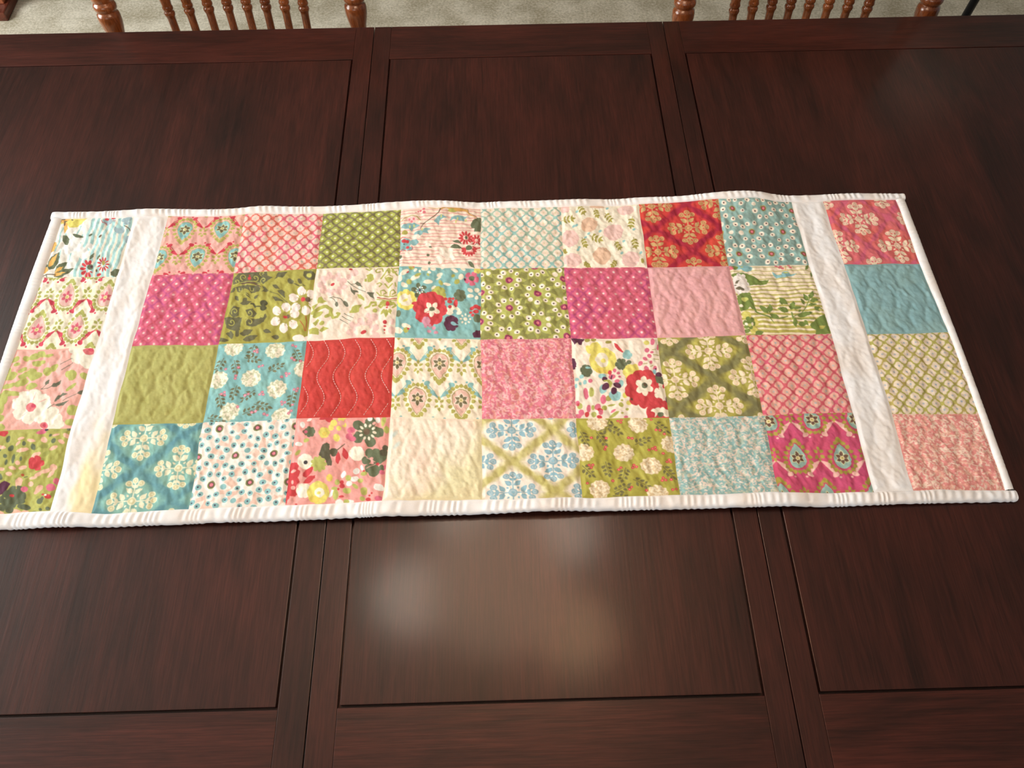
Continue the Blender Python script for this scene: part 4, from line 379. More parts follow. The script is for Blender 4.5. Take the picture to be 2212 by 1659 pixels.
[['e','pk3',.359,.281,.043,.017,-.007,.04],['e','pk3',.308,.35,.028,.044,-.028,.022],['e','pk3',.218,.367,-.0,.051,-.036,-.007],['e','pk3',.129,.322,-.028,.034,-.028,-.032],['e','pk3',.083,.238,-.043,.001,-.006,-.042],['e','pk3',.102,.153,-.039,-.032,.018,-.033],['e','pk3',.177,.107,-.015,-.05,.035,-.008],['e','pk3',.274,.122,.016,-.045,.034,.021],['e','pk3',.346,.191,.039,-.018,.018,.04],['e','pk3',.311,.3,.023,.02,-.01,.019],['e','pk3',.255,.334,.009,.03,-.019,.005],['e','pk3',.183,.323,-.009,.027,-.019,-.012],['e','pk3',.129,.271,-.023,.011,-.01,-.022],['e','pk3',.118,.204,-.026,-.01,.004,-.023],['e','pk3',.156,.152,-.017,-.026,.016,-.012],['e','pk3',.225,.139,.0,-.03,.021,.004],['e','pk3',.292,.173,.017,-.02,.016,.018],['e','pk3',.326,.236,.026,-.0,.003,.024],['s','cr1',.0078,.0044,.222,.237,.306,.24],['s','cr1',.0078,.0044,.222,.237,.301,.275],['s','cr1',.0078,.0044,.222,.237,.281,.303],['s','cr1',.0078,.0044,.222,.237,.249,.318],['s','cr1',.0078,.0044,.222,.237,.211,.316],['s','cr1',.0078,.0044,.222,.237,.176,.299],['s','cr1',.0078,.0044,.222,.237,.15,.269],['s','cr1',.0078,.0044,.222,.237,.138,.233],['s','cr1',.0078,.0044,.222,.237,.142,.198],['s','cr1',.0078,.0044,.222,.237,.163,.17],['s','cr1',.0078,.0044,.222,.237,.195,.156],['s','cr1',.0078,.0044,.222,.237,.232,.157],['s','cr1',.0078,.0044,.222,.237,.268,.174],['s','cr1',.0078,.0044,.222,.237,.294,.204],['e','pk3',.788,.97,.041,.017,-.008,.04],['e','pk3',.731,1.048,.026,.045,-.027,.022],['e','pk3',.633,1.065,-.001,.051,-.035,-.007],['e','pk3',.538,1.014,-.028,.034,-.026,-.032],['e','pk3',.49,.919,-.042,.001,-.005,-.043],['e','pk3',.513,.823,-.036,-.033,.018,-.033],['e','pk3',.596,.772,-.013,-.051,.033,-.008],['e','pk3',.7,.79,.016,-.045,.032,.021],['e','pk3',.776,.868,.038,-.018,.016,.04],['e','pk3',.736,.991,.021,.02,-.01,.019],['e','pk3',.674,1.029,.008,.031,-.019,.004],['e','pk3',.596,1.015,-.009,.027,-.018,-.012],['e','pk3',.54,.957,-.022,.011,-.009,-.023],['e','pk3',.53,.88,-.025,-.01,.004,-.023],['e','pk3',.572,.822,-.016,-.027,.016,-.012],['e','pk3',.647,.809,.001,-.031,.02,.004],['e','pk3',.719,.847,.017,-.02,.015,.018],['e','pk3',.754,.919,.025,-.0,.003,.024],['s','cr1',.0078,.0044,.641,.919,.732,.923],['s','cr1',.0078,.0044,.641,.919,.725,.963],['s','cr1',.0078,.0044,.641,.919,.703,.994],['s','cr1',.0078,.0044,.641,.919,.668,1.01],['s','cr1',.0078,.0044,.641,.919,.627,1.008],['s','cr1',.0078,.0044,.641,.919,.59,.989],['s','cr1',.0078,.0044,.641,.919,.562,.955],['s','cr1',.0078,.0044,.641,.919,.55,.914],['s','cr1',.0078,.0044,.641,.919,.556,.874],['s','cr1',.0078,.0044,.641,.919,.578,.843],['s','cr1',.0078,.0044,.641,.919,.614,.827],['s','cr1',.0078,.0044,.641,.919,.654,.829],['s','cr1',.0078,.0044,.641,.919,.692,.849],['s','cr1',.0078,.0044,.641,.919,.72,.882],['e','pk3',.47,.089,.053,.002,.005,.055],['e','pk3',.411,.141,.035,.001,.004,.041],['e','pk3',.959,.913,.039,.002,.003,.048],['e','pk3',.963,.796,.028,.001,.002,.041],['e','pk3',.745,.724,.051,.002,.004,.055],['e','pk3',.681,.701,.034,.002,.003,.041],['e','re',.225,.24,.02,-.014,.011,.019],['e','re',.644,.926,.025,-.018,.012,.022],['e','re',.421,.029,.024,.001,.002,.016],['e','re',.88,.796,.023,.001,.002,.026],['e','re',.882,.851,.016,.001,.001,.012],['e','re',.879,.896,.01,.0,.001,.012],['e','re',.881,.937,.006,.0,.0,.008],['s','gy',.0067,.0067,.399,.203,.448,.259,.519,.31,.556,.339,.622,.372],['s','gy',.0056,.0056,.45,.252,.496,.247],['p','gy',.49,.247,.517,.221,.553,.243,.582,.302,.539,.283],['p','gy',.434,.272,.463,.335,.515,.337,.541,.372,.501,.371,.493,.412,.447,.355],['p','gy',.634,.383,.674,.371,.726,.373,.717,.414,.732,.463,.684,.44],['s','gy',.0078,.0078,.207,.434,.265,.433,.341,.453,.373,.489],['s','gy',.0067,.0067,.219,.435,.268,.464,.295,.513],['e','gy',.303,.534,.021,.001,.003,.034],['e','gy',.405,.524,.017,-.015,.025,.038],['s','gy',.0039,.0039,.4,.661,.454,.694,.513,.728],['s','gy',.0039,.0039,.381,.701,.435,.734,.486,.767],['s','gy',.0039,.0039,.362,.741,.416,.775,.458,.807],['p','ol',.52,.392,.567,.408,.617,.465,.62,.499,.548,.455],['p','ol',.451,.656,.489,.569,.544,.551,.6,.539,.565,.6,.564,.654],['p','ol',.62,.129,.665,.103,.702,.125,.713,.194,.681,.234,.639,.225],['p','ol',.595,.183,.623,.163,.633,.225,.604,.224],['p','ol',.066,.503,.07,.442,.107,.409,.142,.472,.201,.488,.135,.513],['s','ol',.0444,.0444,.029,.638,.102,.573,.18,.556,.241,.599,.242,.668,.199,.693],['s','ol',.0333,.0333,.239,.633,.281,.717,.325,.705,.344,.665,.321,.657],['p','ol',.008,.548,.094,.504,.031,.604],['e','ol',.094,.661,.061,-.025,.013,.033],['p','ol',.05,.775,.1,.716,.131,.745,.088,.818],['p','ol',.134,.874,.179,.822,.243,.852,.163,.889],['p','ol',.008,.855,.09,.831,.131,.854,.134,.929,.066,.919,.02,.91],['e','ol',.158,.78,.027,-.019,.014,.024],['s','ol',.0167,.0167,.774,.073,.74,.092,.721,.064,.742,.03,.794,.025,.809,.067],['s','ol',.0167,.0167,.968,.08,.934,.099,.915,.071,.936,.037,.989,.032,1.003,.074],['s','ol',.02,.02,.793,.176,.84,.096,.871,.028],['s','ol',.02,.02,.983,.135,.932,.072,.906,.029],['e','ol',.882,.07,.018,.001,.003,.041],['s','ol',.01,.01,.844,.151,.886,.125,.932,.154],['p','ol',.832,.157,.938,.161,.918,.223,.89,.242,.853,.206],['s','ol',.0167,.0167,.752,.257,.78,.238,.81,.26,.783,.293],['s','ol',.0189,.0189,.845,.254,.889,.311,.932,.258],['s','ol',.0167,.0167,.966,.245,.98,.294],['s','ol',.02,.02,.612,.032,.649,.054,.677,.028,.646,.013],['s','ol',.0144,.0144,.754,.374,.792,.417,.874,.434,.948,.437,.993,.412],['s','ol',.0155,.0155,.808,.404,.799,.355,.839,.34,.87,.379,.837,.405],['s','ol',.0155,.0155,.913,.422,.915,.367,.954,.345,.98,.383,.941,.409],['s','rb',.0122,.0122,.765,.447,.818,.463,.899,.473,.996,.463],['s','ol',.0144,.0144,.761,.471,.877,.496,.991,.487],['s','ol',.0278,.0278,.633,.589,.677,.57,.702,.516,.747,.511,.755,.553,.722,.565],['s','ol',.0255,.0255,.801,.548,.821,.515,.847,.55,.815,.583,.79,.561],['s','ol',.0255,.0255,.927,.554,.953,.52,.984,.563,.952,.596],['e','ol',.88,.531,.08,.003,.003,.041],['e','re',.891,.542,.022,.001,.002,.036],['e','re',.886,.59,.014,.001,.001,.011],['p','ol',.861,.606,.844,.61,.83,.623,.823,.641,.821,.663,.821,.681,.822,.693,.822,.693,.83,.688,.843,.68,.857,.667,.865,.65,.867,.628,.861,.606],['p','ol',.879,.613,.864,.632,.856,.658,.859,.684,.869,.711,.88,.731,.887,.745,.887,.745,.893,.732,.901,.712,.908,.687,.907,.66,.897,.634,.879,.613],['p','ol',.907,.608,.9,.627,.901,.648,.908,.665,.921,.681,.933,.692,.941,.699,.941,.699,.942,.688,.944,.671,.943,.65,.937,.632,.924,.616,.907,.608],['e','ol',.749,.628,.028,.001,.002,.028]],
'31':
[['e','cr1',.323,.03,.045,-.002,.001,.034],['e','cr1',.425,.03,.036,-.001,.001,.031],['e','cr1',.537,.001,.02,-.015,.01,.019],['e','cr1',.265,.07,.014,-.001,.001,.017],['e','cr1',.675,.045,.04,.03,-.013,.023],['e','cr1',.211,.061,.02,-.021,.012,.015],['e','cr1',.499,.113,.035,-.025,.011,.021],['e','cr1',.488,.162,.03,-.022,.007,.014],['e','cr1',.076,.101,.05,-.036,.016,.029],['e','cr1',.21,.172,.052,-.031,.012,.028],['e','cr1',.022,.185,.035,-.001,.003,.048],['e','cr1',.366,.225,.058,-.008,.003,.031],['e','cr1',.591,.252,.044,.008,-.002,.019],['e','cr1',.086,.28,.039,.025,-.012,.027],['e','cr1',.434,.309,.026,-.028,.014,.019],['e','cr1',.379,.083,.021,.013,-.008,.018],['e','cr1',.776,.02,.028,.026,-.015,.022],['e','cr1',.754,.146,.031,.012,-.014,.046],['e','ol',.155,.015,.03,-.022,.023,.041],['e','ol',.659,.128,.021,-.015,.011,.021],['e','ol',.708,.217,.03,-.022,.015,.029],['e','ol',.142,.236,.027,-.02,.019,.035],['e','ol',.362,.118,.013,-.009,.013,.023],['e','ol',.514,.23,.018,-.013,.019,.035],['e','ol',.244,.129,.035,-.025,.01,.018],['e','re',.182,.007,.013,-.0,.001,.012],['e','re',.118,.099,.014,-.015,.006,.007],['e','ye',.205,.483,.033,-.001,.002,.052],['e','ye',.182,.56,.024,.027,-.029,.038],['e','ye',.119,.594,.002,.039,-.043,.001],['e','ye',.053,.565,-.022,.028,-.033,-.036],['e','ye',.022,.489,-.033,.001,-.003,-.052],['e','ye',.045,.411,-.025,-.027,.029,-.038],['e','ye',.108,.377,-.002,-.039,.044,-.001],['e','ye',.175,.407,.022,-.028,.033,.036],['e','ye',.114,.486,.083,-.003,.005,.098],['e','cr1',.108,.479,.081,-.003,.004,.09],['e','yo',.132,.392,.021,-.001,.001,.025],['e','ye',.108,.486,.029,-.022,.008,.015],['e','ye',.204,.434,.035,-.001,.002,.041],['e','dg',.252,.285,-.008,-.042,.026,-.006],['e','dg',.318,.317,.031,-.021,.014,.028],['e','dg',.311,.394,.027,.029,-.018,.023],['e','dg',.241,.409,-.014,.039,-.025,-.013],['e','dg',.204,.342,-.036,-.005,.002,-.032],['e','wh',.312,.348,.01,-.0,.0,.009],['e','wh',.301,.378,.01,-.0,.0,.009],['e','wh',.273,.391,.01,-.0,.0,.009],['e','wh',.243,.38,.01,-.0,.0,.009],['e','wh',.23,.351,.01,-.0,.0,.009],['e','wh',.241,.321,.01,-.0,.0,.009],['e','wh',.269,.308,.01,-.0,.0,.009],['e','wh',.299,.319,.01,-.0,.0,.009],['e','pu',.271,.349,.015,-.001,.001,.018],['e','ol',.555,.414,.024,.01,-.011,.041],['e','ol',.507,.464,.005,.03,-.035,.009],['e','ol',.447,.44,-.019,.02,-.024,-.032],['e','ol',.434,.367,-.025,-.01,.011,-.041],['e','ol',.481,.317,-.005,-.03,.036,-.009],['e','ol',.542,.34,.019,-.02,.024,.032],['e','ol',.494,.39,.055,-.002,.002,.065],['e','ye',.566,.457,.029,-.001,.001,.028],['e','dg',.798,.419,.021,.004,-.005,.036],['e','dg',.765,.468,.008,.024,-.028,.013],['e','dg',.713,.459,-.013,.02,-.024,-.022],['e','dg',.694,.4,-.021,-.004,.005,-.036],['e','dg',.727,.351,-.008,-.024,.028,-.013],['e','dg',.779,.36,.014,-.02,.024,.022],['e','dg',.746,.409,.046,-.002,.001,.055],['e','cr1',.868,.333,.031,.02,-.012,.026],['e','cr1',.947,.326,.032,-.001,.0,.036],['e','cr1',.985,.381,.029,-.001,-.0,.028],['e','cr1',.868,.416,.04,.003,-.002,.025],['e','cr1',.944,.441,.023,-.001,.0,.031],['e','cr1',.697,.605,.06,.04,-.019,.043],['e','cr1',.749,.659,.032,-.015,.007,.023],['e','cr1',.731,.604,.027,.026,-.011,.016],['e','cr1',.639,.628,.052,-.002,.001,.062],['e','re',.541,.626,.063,.009,-.008,.089],['e','re',.49,.738,.04,.06,-.058,.056],['e','re',.389,.773,-.006,.076,-.074,-.01],['e','re',.295,.711,-.049,.047,-.048,-.07],['e','re',.264,.589,-.064,-.009,.007,-.089],['e','re',.314,.477,-.041,-.06,.058,-.056],['e','re',.416,.442,.007,-.076,.075,.01],['e','re',.511,.504,.05,-.048,.047,.07],['e','re',.402,.608,.115,-.004,.004,.138],['e','re',.403,.614,.167,-.005,.004,.131],['e','re',.214,.531,.029,-.001,.001,.025],['e','re',.582,.636,.029,-.001,.001,.025],['e','cr1',.475,.638,.041,.016,-.009,.033],['e','cr1',.423,.676,.0,.052,-.029,-.0],['e','cr1',.371,.638,-.041,.016,-.009,-.033],['e','cr1',.391,.576,-.026,-.042,.023,-.02],['e','cr1',.455,.576,.026,-.042,.023,.021],['e','cr1',.423,.617,.046,-.001,.002,.055],['s','re',.0078,.0078,.418,.545,.425,.586],['s','re',.0078,.0078,.347,.672,.398,.642],['s','re',.0089,.0089,.495,.612,.518,.611],['e','dg',.425,.619,.035,-.001,.001,.029],['e','br',.426,.619,.015,-.0,.0,.014],['e','re',.628,.497,.029,-.001,.001,.03],['e','re',.584,.463,.021,-.001,.0,.021],['e','re',.627,.455,.021,-.001,.0,.019],['e','re',.665,.454,.017,-.001,.0,.018],['e','re',.695,.515,.026,-.001,.001,.052],['e','re',.632,.573,.021,-.001,.0,.024],['e','re',.898,.585,.029,-.001,.0,.028],['e','re',.939,.563,.035,-.001,.0,.028],['e','re',.979,.575,.026,-.001,-.0,.028],['e','re',.942,.632,.035,-.001,.0,.028],['e','re',.887,.647,.021,-.001,.0,.019],['e','re',.91,.685,.018,-.001,.0,.021],['e','te2',.697,.636,.023,-.001,.0,.031],['e','pu',.718,.824,.024,.01,-.011,.038],['e','pu',.681,.871,.008,.029,-.031,.014],['e','pu',.627,.864,-.013,.026,-.028,-.021],['e','pu',.598,.81,-.025,.004,-.004,-.04],['e','pu',.615,.748,-.018,-.021,.023,-.029],['e','pu',.666,.725,.003,-.03,.033,.004],['e','pu',.712,.759,.021,-.017,.018,.034],['e','pu',.66,.8,.054,-.002,.001,.065],['e','te2',.685,.806,.033,.014,-.006,.022],['p','te2',.688,.806,.762,.811,.751,.832,.689,.827],['e','pm',.948,.17,.026,.004,-.007,.045],['e','pm',.894,.233,.004,.03,-.038,.008],['e','pm',.827,.194,-.023,.014,-.017,-.041],['e','pm',.84,.106,-.018,-.021,.028,-.033],['e','pm',.915,.091,.012,-.028,.035,.02],['e','pm',.885,.159,.056,-.002,.0,.066],['e','dg',.885,.152,.037,-.001,.0,.036],['e','pu',.802,.175,.014,-.0,.0,.017],['e','ye',.988,.03,.013,-.0,-.0,.025],['e','ye',.966,.067,.004,.014,-.02,.008],['e','ye',.929,.054,-.011,.009,-.013,-.02],['e','ye',.929,.01,-.011,-.009,.013,-.021],['e','ye',.966,-.005,.004,-.015,.02,.007],['e','ye',.956,.031,.028,-.001,.0,.033],['e','pk4',.4,.78,.015,-.0,.001,.028],['e','pk4',.382,.82,.008,.016,-.019,.014],['e','pk4',.345,.821,-.007,.016,-.02,-.013],['e','pk4',.325,.783,-.015,.0,-.001,-.028],['e','pk4',.342,.743,-.008,-.016,.019,-.014],['e','pk4',.38,.742,.007,-.016,.02,.013],['e','pk4',.362,.782,.032,-.001,.001,.039],['e','pk4',.41,.842,.017,-.001,.001,.021],['e','pk4',.456,.869,.024,-.001,.001,.025],['e','pk4',.406,.912,.025,-.001,.001,.021],['e','pk4',.486,.927,.025,-.001,.001,.019],['e','pk4',.359,.851,.02,-.001,.001,.021],['p','pu',.917,.91,.956,.881,1.002,.873,1.002,.973,.917,.979,.905,.938],['e','dg',.995,.727,.014,-.0,-.0,.028],['e','dg',.979,.763,.007,.014,-.02,.014],['e','dg',.945,.764,-.007,.014,-.02,-.013],['e','dg',.929,.729,-.014,.0,-.0,-.028],['e','dg',.945,.694,-.007,-.014,.02,-.015],['e','dg',.979,.693,.007,-.014,.02,.013],['e','dg',.962,.728,.029,-.001,.0,.035],['e','dg',.026,.682,.032,-.001,.003,.048],['e','cr1',.825,.74,.024,-.001,.0,.024],['e','cr1',.879,.738,.014,-.0,.0,.012],['e','cr1',.863,.78,.01,.011,-.007,.009],['e','cr1',.825,.798,.0,.017,-.01,.0],['e','cr1',.787,.782,-.01,.012,-.007,-.009],['e','cr1',.77,.741,-.014,.0,-.0,-.012],['e','cr1',.786,.699,-.01,-.011,.007,-.009],['e','cr1',.824,.681,-.0,-.017,.01,-.0],['e','cr1',.863,.697,.01,-.012,.007,.009],['e','cr1',.126,.851,.054,.022,-.008,.033],['e','cr1',.032,.909,.054,.022,-.009,.036],['e','ol',.128,.906,.031,-.001,.002,.034],['e','re',.153,.892,.014,-.0,.001,.012]],
'71':
[['s','os',.0077,.0077,.007,.031,.142,.039,.281,.032,.419,.028,.553,.039,.689,.043,.829,.033,.965,.035,1.099,.047],['s','os',.0094,.0094,.004,.094,.141,.092,.279,.084,.414,.091,.549,.1,.687,.094,.825,.089,.959,.1,1.094,.105],['s','os',.0112,.0112,.002,.151,.14,.143,.277,.142,.41,.154,.546,.155,.684,.146,.819,.151,.952,.162,1.09,.157],['s','os',.0129,.0129,.002,.203,.139,.197,.273,.206,.407,.213,.544,.206,.68,.204,.813,.216,.948,.218,1.086,.209],['s','os',.0147,.0147,.002,.254,.136,.257,.269,.268,.405,.266,.542,.259,.675,.267,.808,.276,.945,.27,1.081,.266],['s','os',.0164,.0164,.0,.309,.133,.32,.266,.325,.403,.317,.538,.318,.669,.331,.804,.33,.941,.322,1.074,.329],['s','os',.0182,.0182,-.002,.371,.13,.381,.265,.377,.401,.372,.533,.382,.665,.389,.801,.381,.936,.381,1.067,.394],['s','os',.0199,.0199,-.005,.434,.129,.436,.264,.428,.397,.433,.528,.445,.663,.442,.798,.435,.929,.445,1.061,.454],['s','os',.0217,.0217,-.007,.493,.128,.487,.262,.485,.393,.497,.525,.501,.66,.493,.793,.496,.923,.508,1.057,.507],['s','os',.0234,.0234,-.007,.546,.127,.539,.258,.547,.389,.557,.523,.552,.657,.549,.787,.56,.918,.566,1.053,.559],['s','os',.0252,.0252,-.008,.596,.125,.597,.255,.61,.387,.612,.521,.604,.652,.61,.782,.622,.915,.619,1.049,.614],['s','os',.0269,.0269,-.008,.65,.122,.661,.252,.669,.385,.662,.518,.662,.647,.675,.778,.678,.912,.67,1.043,.675],['s','os',.0287,.0287,-.01,.71,.119,.723,.251,.722,.384,.715,.513,.725,.642,.735,.775,.729,.908,.727,1.036,.74],['s','os',.0304,.0304,-.013,.774,.117,.779,.25,.772,.38,.775,.508,.788,.64,.789,.772,.782,.902,.79,1.03,.801],['s','os',.0322,.0322,-.016,.834,.116,.831,.248,.827,.376,.839,.505,.846,.637,.84,.768,.841,.895,.854,1.025,.857],['s','os',.0339,.0339,-.016,.889,.116,.882,.245,.888,.372,.901,.503,.899,.635,.894,.762,.904,.89,.914,1.022,.908],['s','os',.0357,.0357,-.017,.939,.114,.938,.241,.952,.37,.957,.501,.95,.63,.954,.757,.967,.887,.967,1.018,.961],['s','os',.0374,.0374,-.017,.992,.111,1.001,.238,1.012,.368,1.008,.499,1.005,.625,1.018,.753,1.025,.884,1.018,1.013,1.021],['p','lg',.002,.135,.103,.108,.206,.123,.284,.172,.332,.221,.389,.229,.449,.223,.418,.278,.361,.298,.243,.3,.162,.295,.104,.239,.027,.183],['e','wh2',.159,.226,.026,.0,-.008,.035],['e','wh2',.122,.285,.011,.024,-.028,.021],['e','wh2',.065,.298,-.012,.03,-.027,-.008],['e','wh2',.03,.257,-.026,.013,-.006,-.031],['e','wh2',.044,.192,-.021,-.013,.02,-.031],['e','wh2',.097,.152,.001,-.03,.03,-.007],['e','wh2',.148,.167,.022,-.024,.018,.022],['e','wh2',.095,.225,.056,.001,-.014,.065],['e','wh2',.168,.352,.027,.006,-.014,.037],['e','wh2',.118,.411,.007,.031,-.032,.018],['e','wh2',.055,.414,-.018,.032,-.026,-.015],['e','wh2',.026,.358,-.03,.009,-.001,-.037],['e','wh2',.052,.286,-.02,-.02,.025,-.031],['e','wh2',.115,.251,.006,-.035,.033,-.001],['e','wh2',.166,.281,.027,-.023,.015,.029],['e','wh2',.1,.336,.063,.001,-.016,.074],['e','wh2',.065,.28,.075,.036,-.064,.122],['p','br2',.02,.273,.034,.275,.049,.271,.063,.26,.075,.246,.083,.234,.089,.225,.089,.225,.081,.226,.068,.228,.053,.233,.039,.242,.027,.256,.02,.273],['p','br2',.017,.342,.027,.361,.045,.372,.066,.374,.089,.369,.107,.362,.119,.357,.119,.357,.111,.349,.098,.338,.081,.326,.061,.322,.037,.328,.017,.342],['e','br2',.094,.364,.02,.01,-.009,.017],['e','br2',.023,.3,.015,.0,-.002,.008],['p','lg',.011,.452,.084,.412,.172,.406,.18,.476,.194,.573,.185,.663,.153,.655,.127,.613,.097,.647,.011,.673,.005,.59,.007,.528],['e','yg',.093,.505,.043,.001,-.007,.031],['e','cr1',.027,.597,.027,.007,-.007,.019],['s','lg',.0219,.0131,.179,.614,.191,.69,.262,.734,.335,.763,.444,.786,.554,.754],['s','lg',.0142,.0055,.335,.763,.367,.847],['p','lg',.329,.714,.332,.68,.325,.648,.307,.625,.282,.609,.261,.6,.247,.595,.247,.595,.249,.613,.252,.64,.261,.672,.276,.697,.301,.712,.329,.714],['p','lg',.348,.708,.374,.691,.392,.667,.398,.642,.394,.616,.387,.596,.382,.583,.382,.583,.37,.595,.353,.613,.335,.636,.327,.661,.331,.687,.348,.708],['p','lg',.44,.779,.437,.75,.424,.728,.405,.718,.379,.717,.359,.719,.344,.721,.344,.721,.349,.735,.357,.755,.37,.777,.389,.79,.414,.791,.44,.779],['p','lg',.589,.587,.592,.555,.584,.526,.567,.508,.543,.497,.523,.491,.508,.488,.508,.488,.51,.505,.514,.529,.522,.558,.537,.579,.561,.59,.589,.587],['p','lg',.535,.593,.541,.575,.541,.556,.535,.543,.523,.533,.513,.527,.506,.523,.506,.523,.505,.533,.503,.548,.504,.566,.509,.581,.52,.591,.535,.593],['p','lg',.61,.664,.639,.655,.662,.634,.673,.609,.677,.579,.676,.556,.675,.54,.675,.54,.661,.549,.641,.563,.618,.583,.604,.607,.601,.637,.61,.664],['p','lg',.582,.685,.575,.655,.556,.633,.531,.626,.501,.629,.477,.636,.461,.64,.461,.64,.469,.654,.481,.674,.5,.695,.523,.705,.553,.701,.582,.685],['p','lg',.662,.756,.69,.77,.728,.771,.766,.759,.804,.738,.833,.718,.853,.704,.853,.704,.834,.701,.806,.697,.768,.696,.73,.705,.692,.727,.662,.756],['p','lg',.642,.651,.657,.66,.678,.662,.698,.656,.72,.644,.736,.633,.746,.625,.746,.625,.736,.623,.721,.619,.7,.618,.68,.622,.658,.634,.642,.651],['p','lg',.715,.66,.704,.664,.695,.672,.691,.682,.69,.693,.691,.702,.691,.708,.691,.708,.697,.704,.704,.699,.713,.691,.718,.681,.719,.67,.715,.66],['p','lg',.625,.79,.604,.808,.59,.831,.587,.853,.592,.875,.599,.891,.604,.902,.604,.902,.614,.89,.627,.873,.641,.85,.646,.828,.641,.806,.625,.79],['p','lg',.643,.861,.655,.881,.675,.892,.698,.891,.723,.881,.742,.871,.756,.863,.756,.863,.746,.855,.732,.844,.712,.833,.69,.831,.664,.841,.643,.861],['p','lg',.724,.807,.72,.827,.722,.847,.73,.862,.743,.873,.754,.88,.762,.884,.762,.884,.762,.873,.762,.857,.76,.837,.753,.82,.74,.81,.724,.807],['p','lg',.842,.543,.855,.518,.858,.493,.852,.474,.838,.459,.825,.45,.816,.444,.816,.444,.812,.458,.807,.479,.804,.504,.808,.524,.822,.539,.842,.543],['p','lg',.867,.515,.891,.511,.913,.496,.927,.474,.935,.448,.939,.426,.941,.411,.941,.411,.928,.418,.909,.427,.888,.443,.872,.463,.864,.489,.867,.515],['p','lg',.86,.543,.873,.559,.894,.566,.917,.563,.941,.551,.96,.54,.973,.531,.973,.531,.963,.526,.947,.518,.926,.511,.904,.512,.88,.524,.86,.543],['p','lg',.79,.591,.799,.57,.8,.55,.794,.535,.782,.524,.771,.518,.763,.514,.763,.514,.761,.525,.757,.542,.756,.562,.76,.578,.773,.589,.79,.591],['p','lg',.82,.606,.836,.619,.858,.625,.882,.621,.907,.611,.926,.601,.939,.594,.939,.594,.928,.589,.912,.583,.889,.577,.866,.578,.841,.589,.82,.606],['p','lg',.878,.649,.892,.66,.911,.665,.932,.663,.955,.656,.972,.649,.983,.644,.983,.644,.974,.64,.959,.634,.94,.629,.919,.629,.897,.637,.878,.649],['p','lg',.882,.656,.89,.668,.903,.68,.919,.688,.935,.694,.948,.698,.957,.7,.957,.7,.951,.693,.942,.683,.928,.672,.914,.662,.897,.657,.882,.656],['s','lg',.0164,.0164,.611,.706,.603,.79],['s','lg',.0099,.0099,.608,.769,.726,.709,.798,.626,.867,.515],['s','lg',.0088,.0088,.616,.783,.728,.793,.839,.802],['p','lg',.775,.878,.869,.796,.995,.729,.998,.827,.988,.996,.811,1.005,.83,.949,.787,.92],['p','os',.886,.888,.965,.89,.92,.931,.881,.93],['e','ye2',.068,.729,.053,.027,-.023,.045],['e','ye2',.111,.931,.051,.001,-.01,.048],['e','ye2',.147,.842,.045,.001,-.012,.055],['e','lg',.129,.853,.02,.005,-.011,.031],['e','lg',.084,.901,.002,.025,-.027,.01],['e','lg',.034,.889,-.018,.02,-.016,-.021],['e','lg',.029,.828,-.02,-.005,.011,-.031],['e','lg',.073,.779,-.002,-.025,.027,-.01],['e','lg',.124,.791,.018,-.02,.016,.021],['e','lg',.079,.84,.046,.001,-.012,.056],['e','cr1',.042,.853,.017,.014,-.01,.014],['e','cr1',.113,.855,.015,.0,-.005,.025],['e','yg',.079,.868,.023,.001,-.004,.021],['e','lg',.029,.943,.039,.001,-.006,.027],['p','lg',.116,.986,.131,1.004,.151,1.01,.171,1.004,.192,.988,.207,.972,.217,.961,.217,.961,.207,.955,.193,.947,.172,.941,.152,.945,.132,.961,.116,.986],['e','te2',.218,.047,.065,.001,-.011,.048],['e','te2',.138,.032,.065,.001,-.007,.031],['e','lg',.06,.032,.054,.0,-.007,.031],['e','rp',.018,.035,.036,.017,-.015,.029],['e','yg',.163,.026,.018,.0,-.002,.01],['p','te2',.517,.112,.568,.148,.619,.155,.649,.106,.713,.114,.731,.156,.808,.136,.757,.171,.644,.197,.556,.196,.523,.161],['e','yg',.679,.128,.035,.0,-.002,.01],['e','rp',.588,.019,.018,.009,-.007,.013],['e','rp',.641,.023,.018,.009,-.007,.013],['e','rp',.656,.058,.018,.009,-.007,.013],['e','rp',.618,.043,.018,.009,-.007,.013],['e','rp',.739,.013,.018,.009,-.007,.013],['e','rp',.747,.051,.018,.009,-.007,.013],['s','or2',.0088,.0088,.702,.016,.682,.093],['p','lg',.921,.088,.941,.081,.96,.065,.974,.045,.985,.022,.991,.003,.996,-.01,.996,-.01,.985,-.003,.969,.008,.949,.024,.934,.043,.924,.066,.921,.088],['p','lg',1,.103,.987,.118,.976,.137,.971,.157,.971,.176,.972,.191,.974,.201,.974,.201,.98,.191,.989,.177,1,.157,1.006,.138,1.006,.118,1,.103]],
'L2':
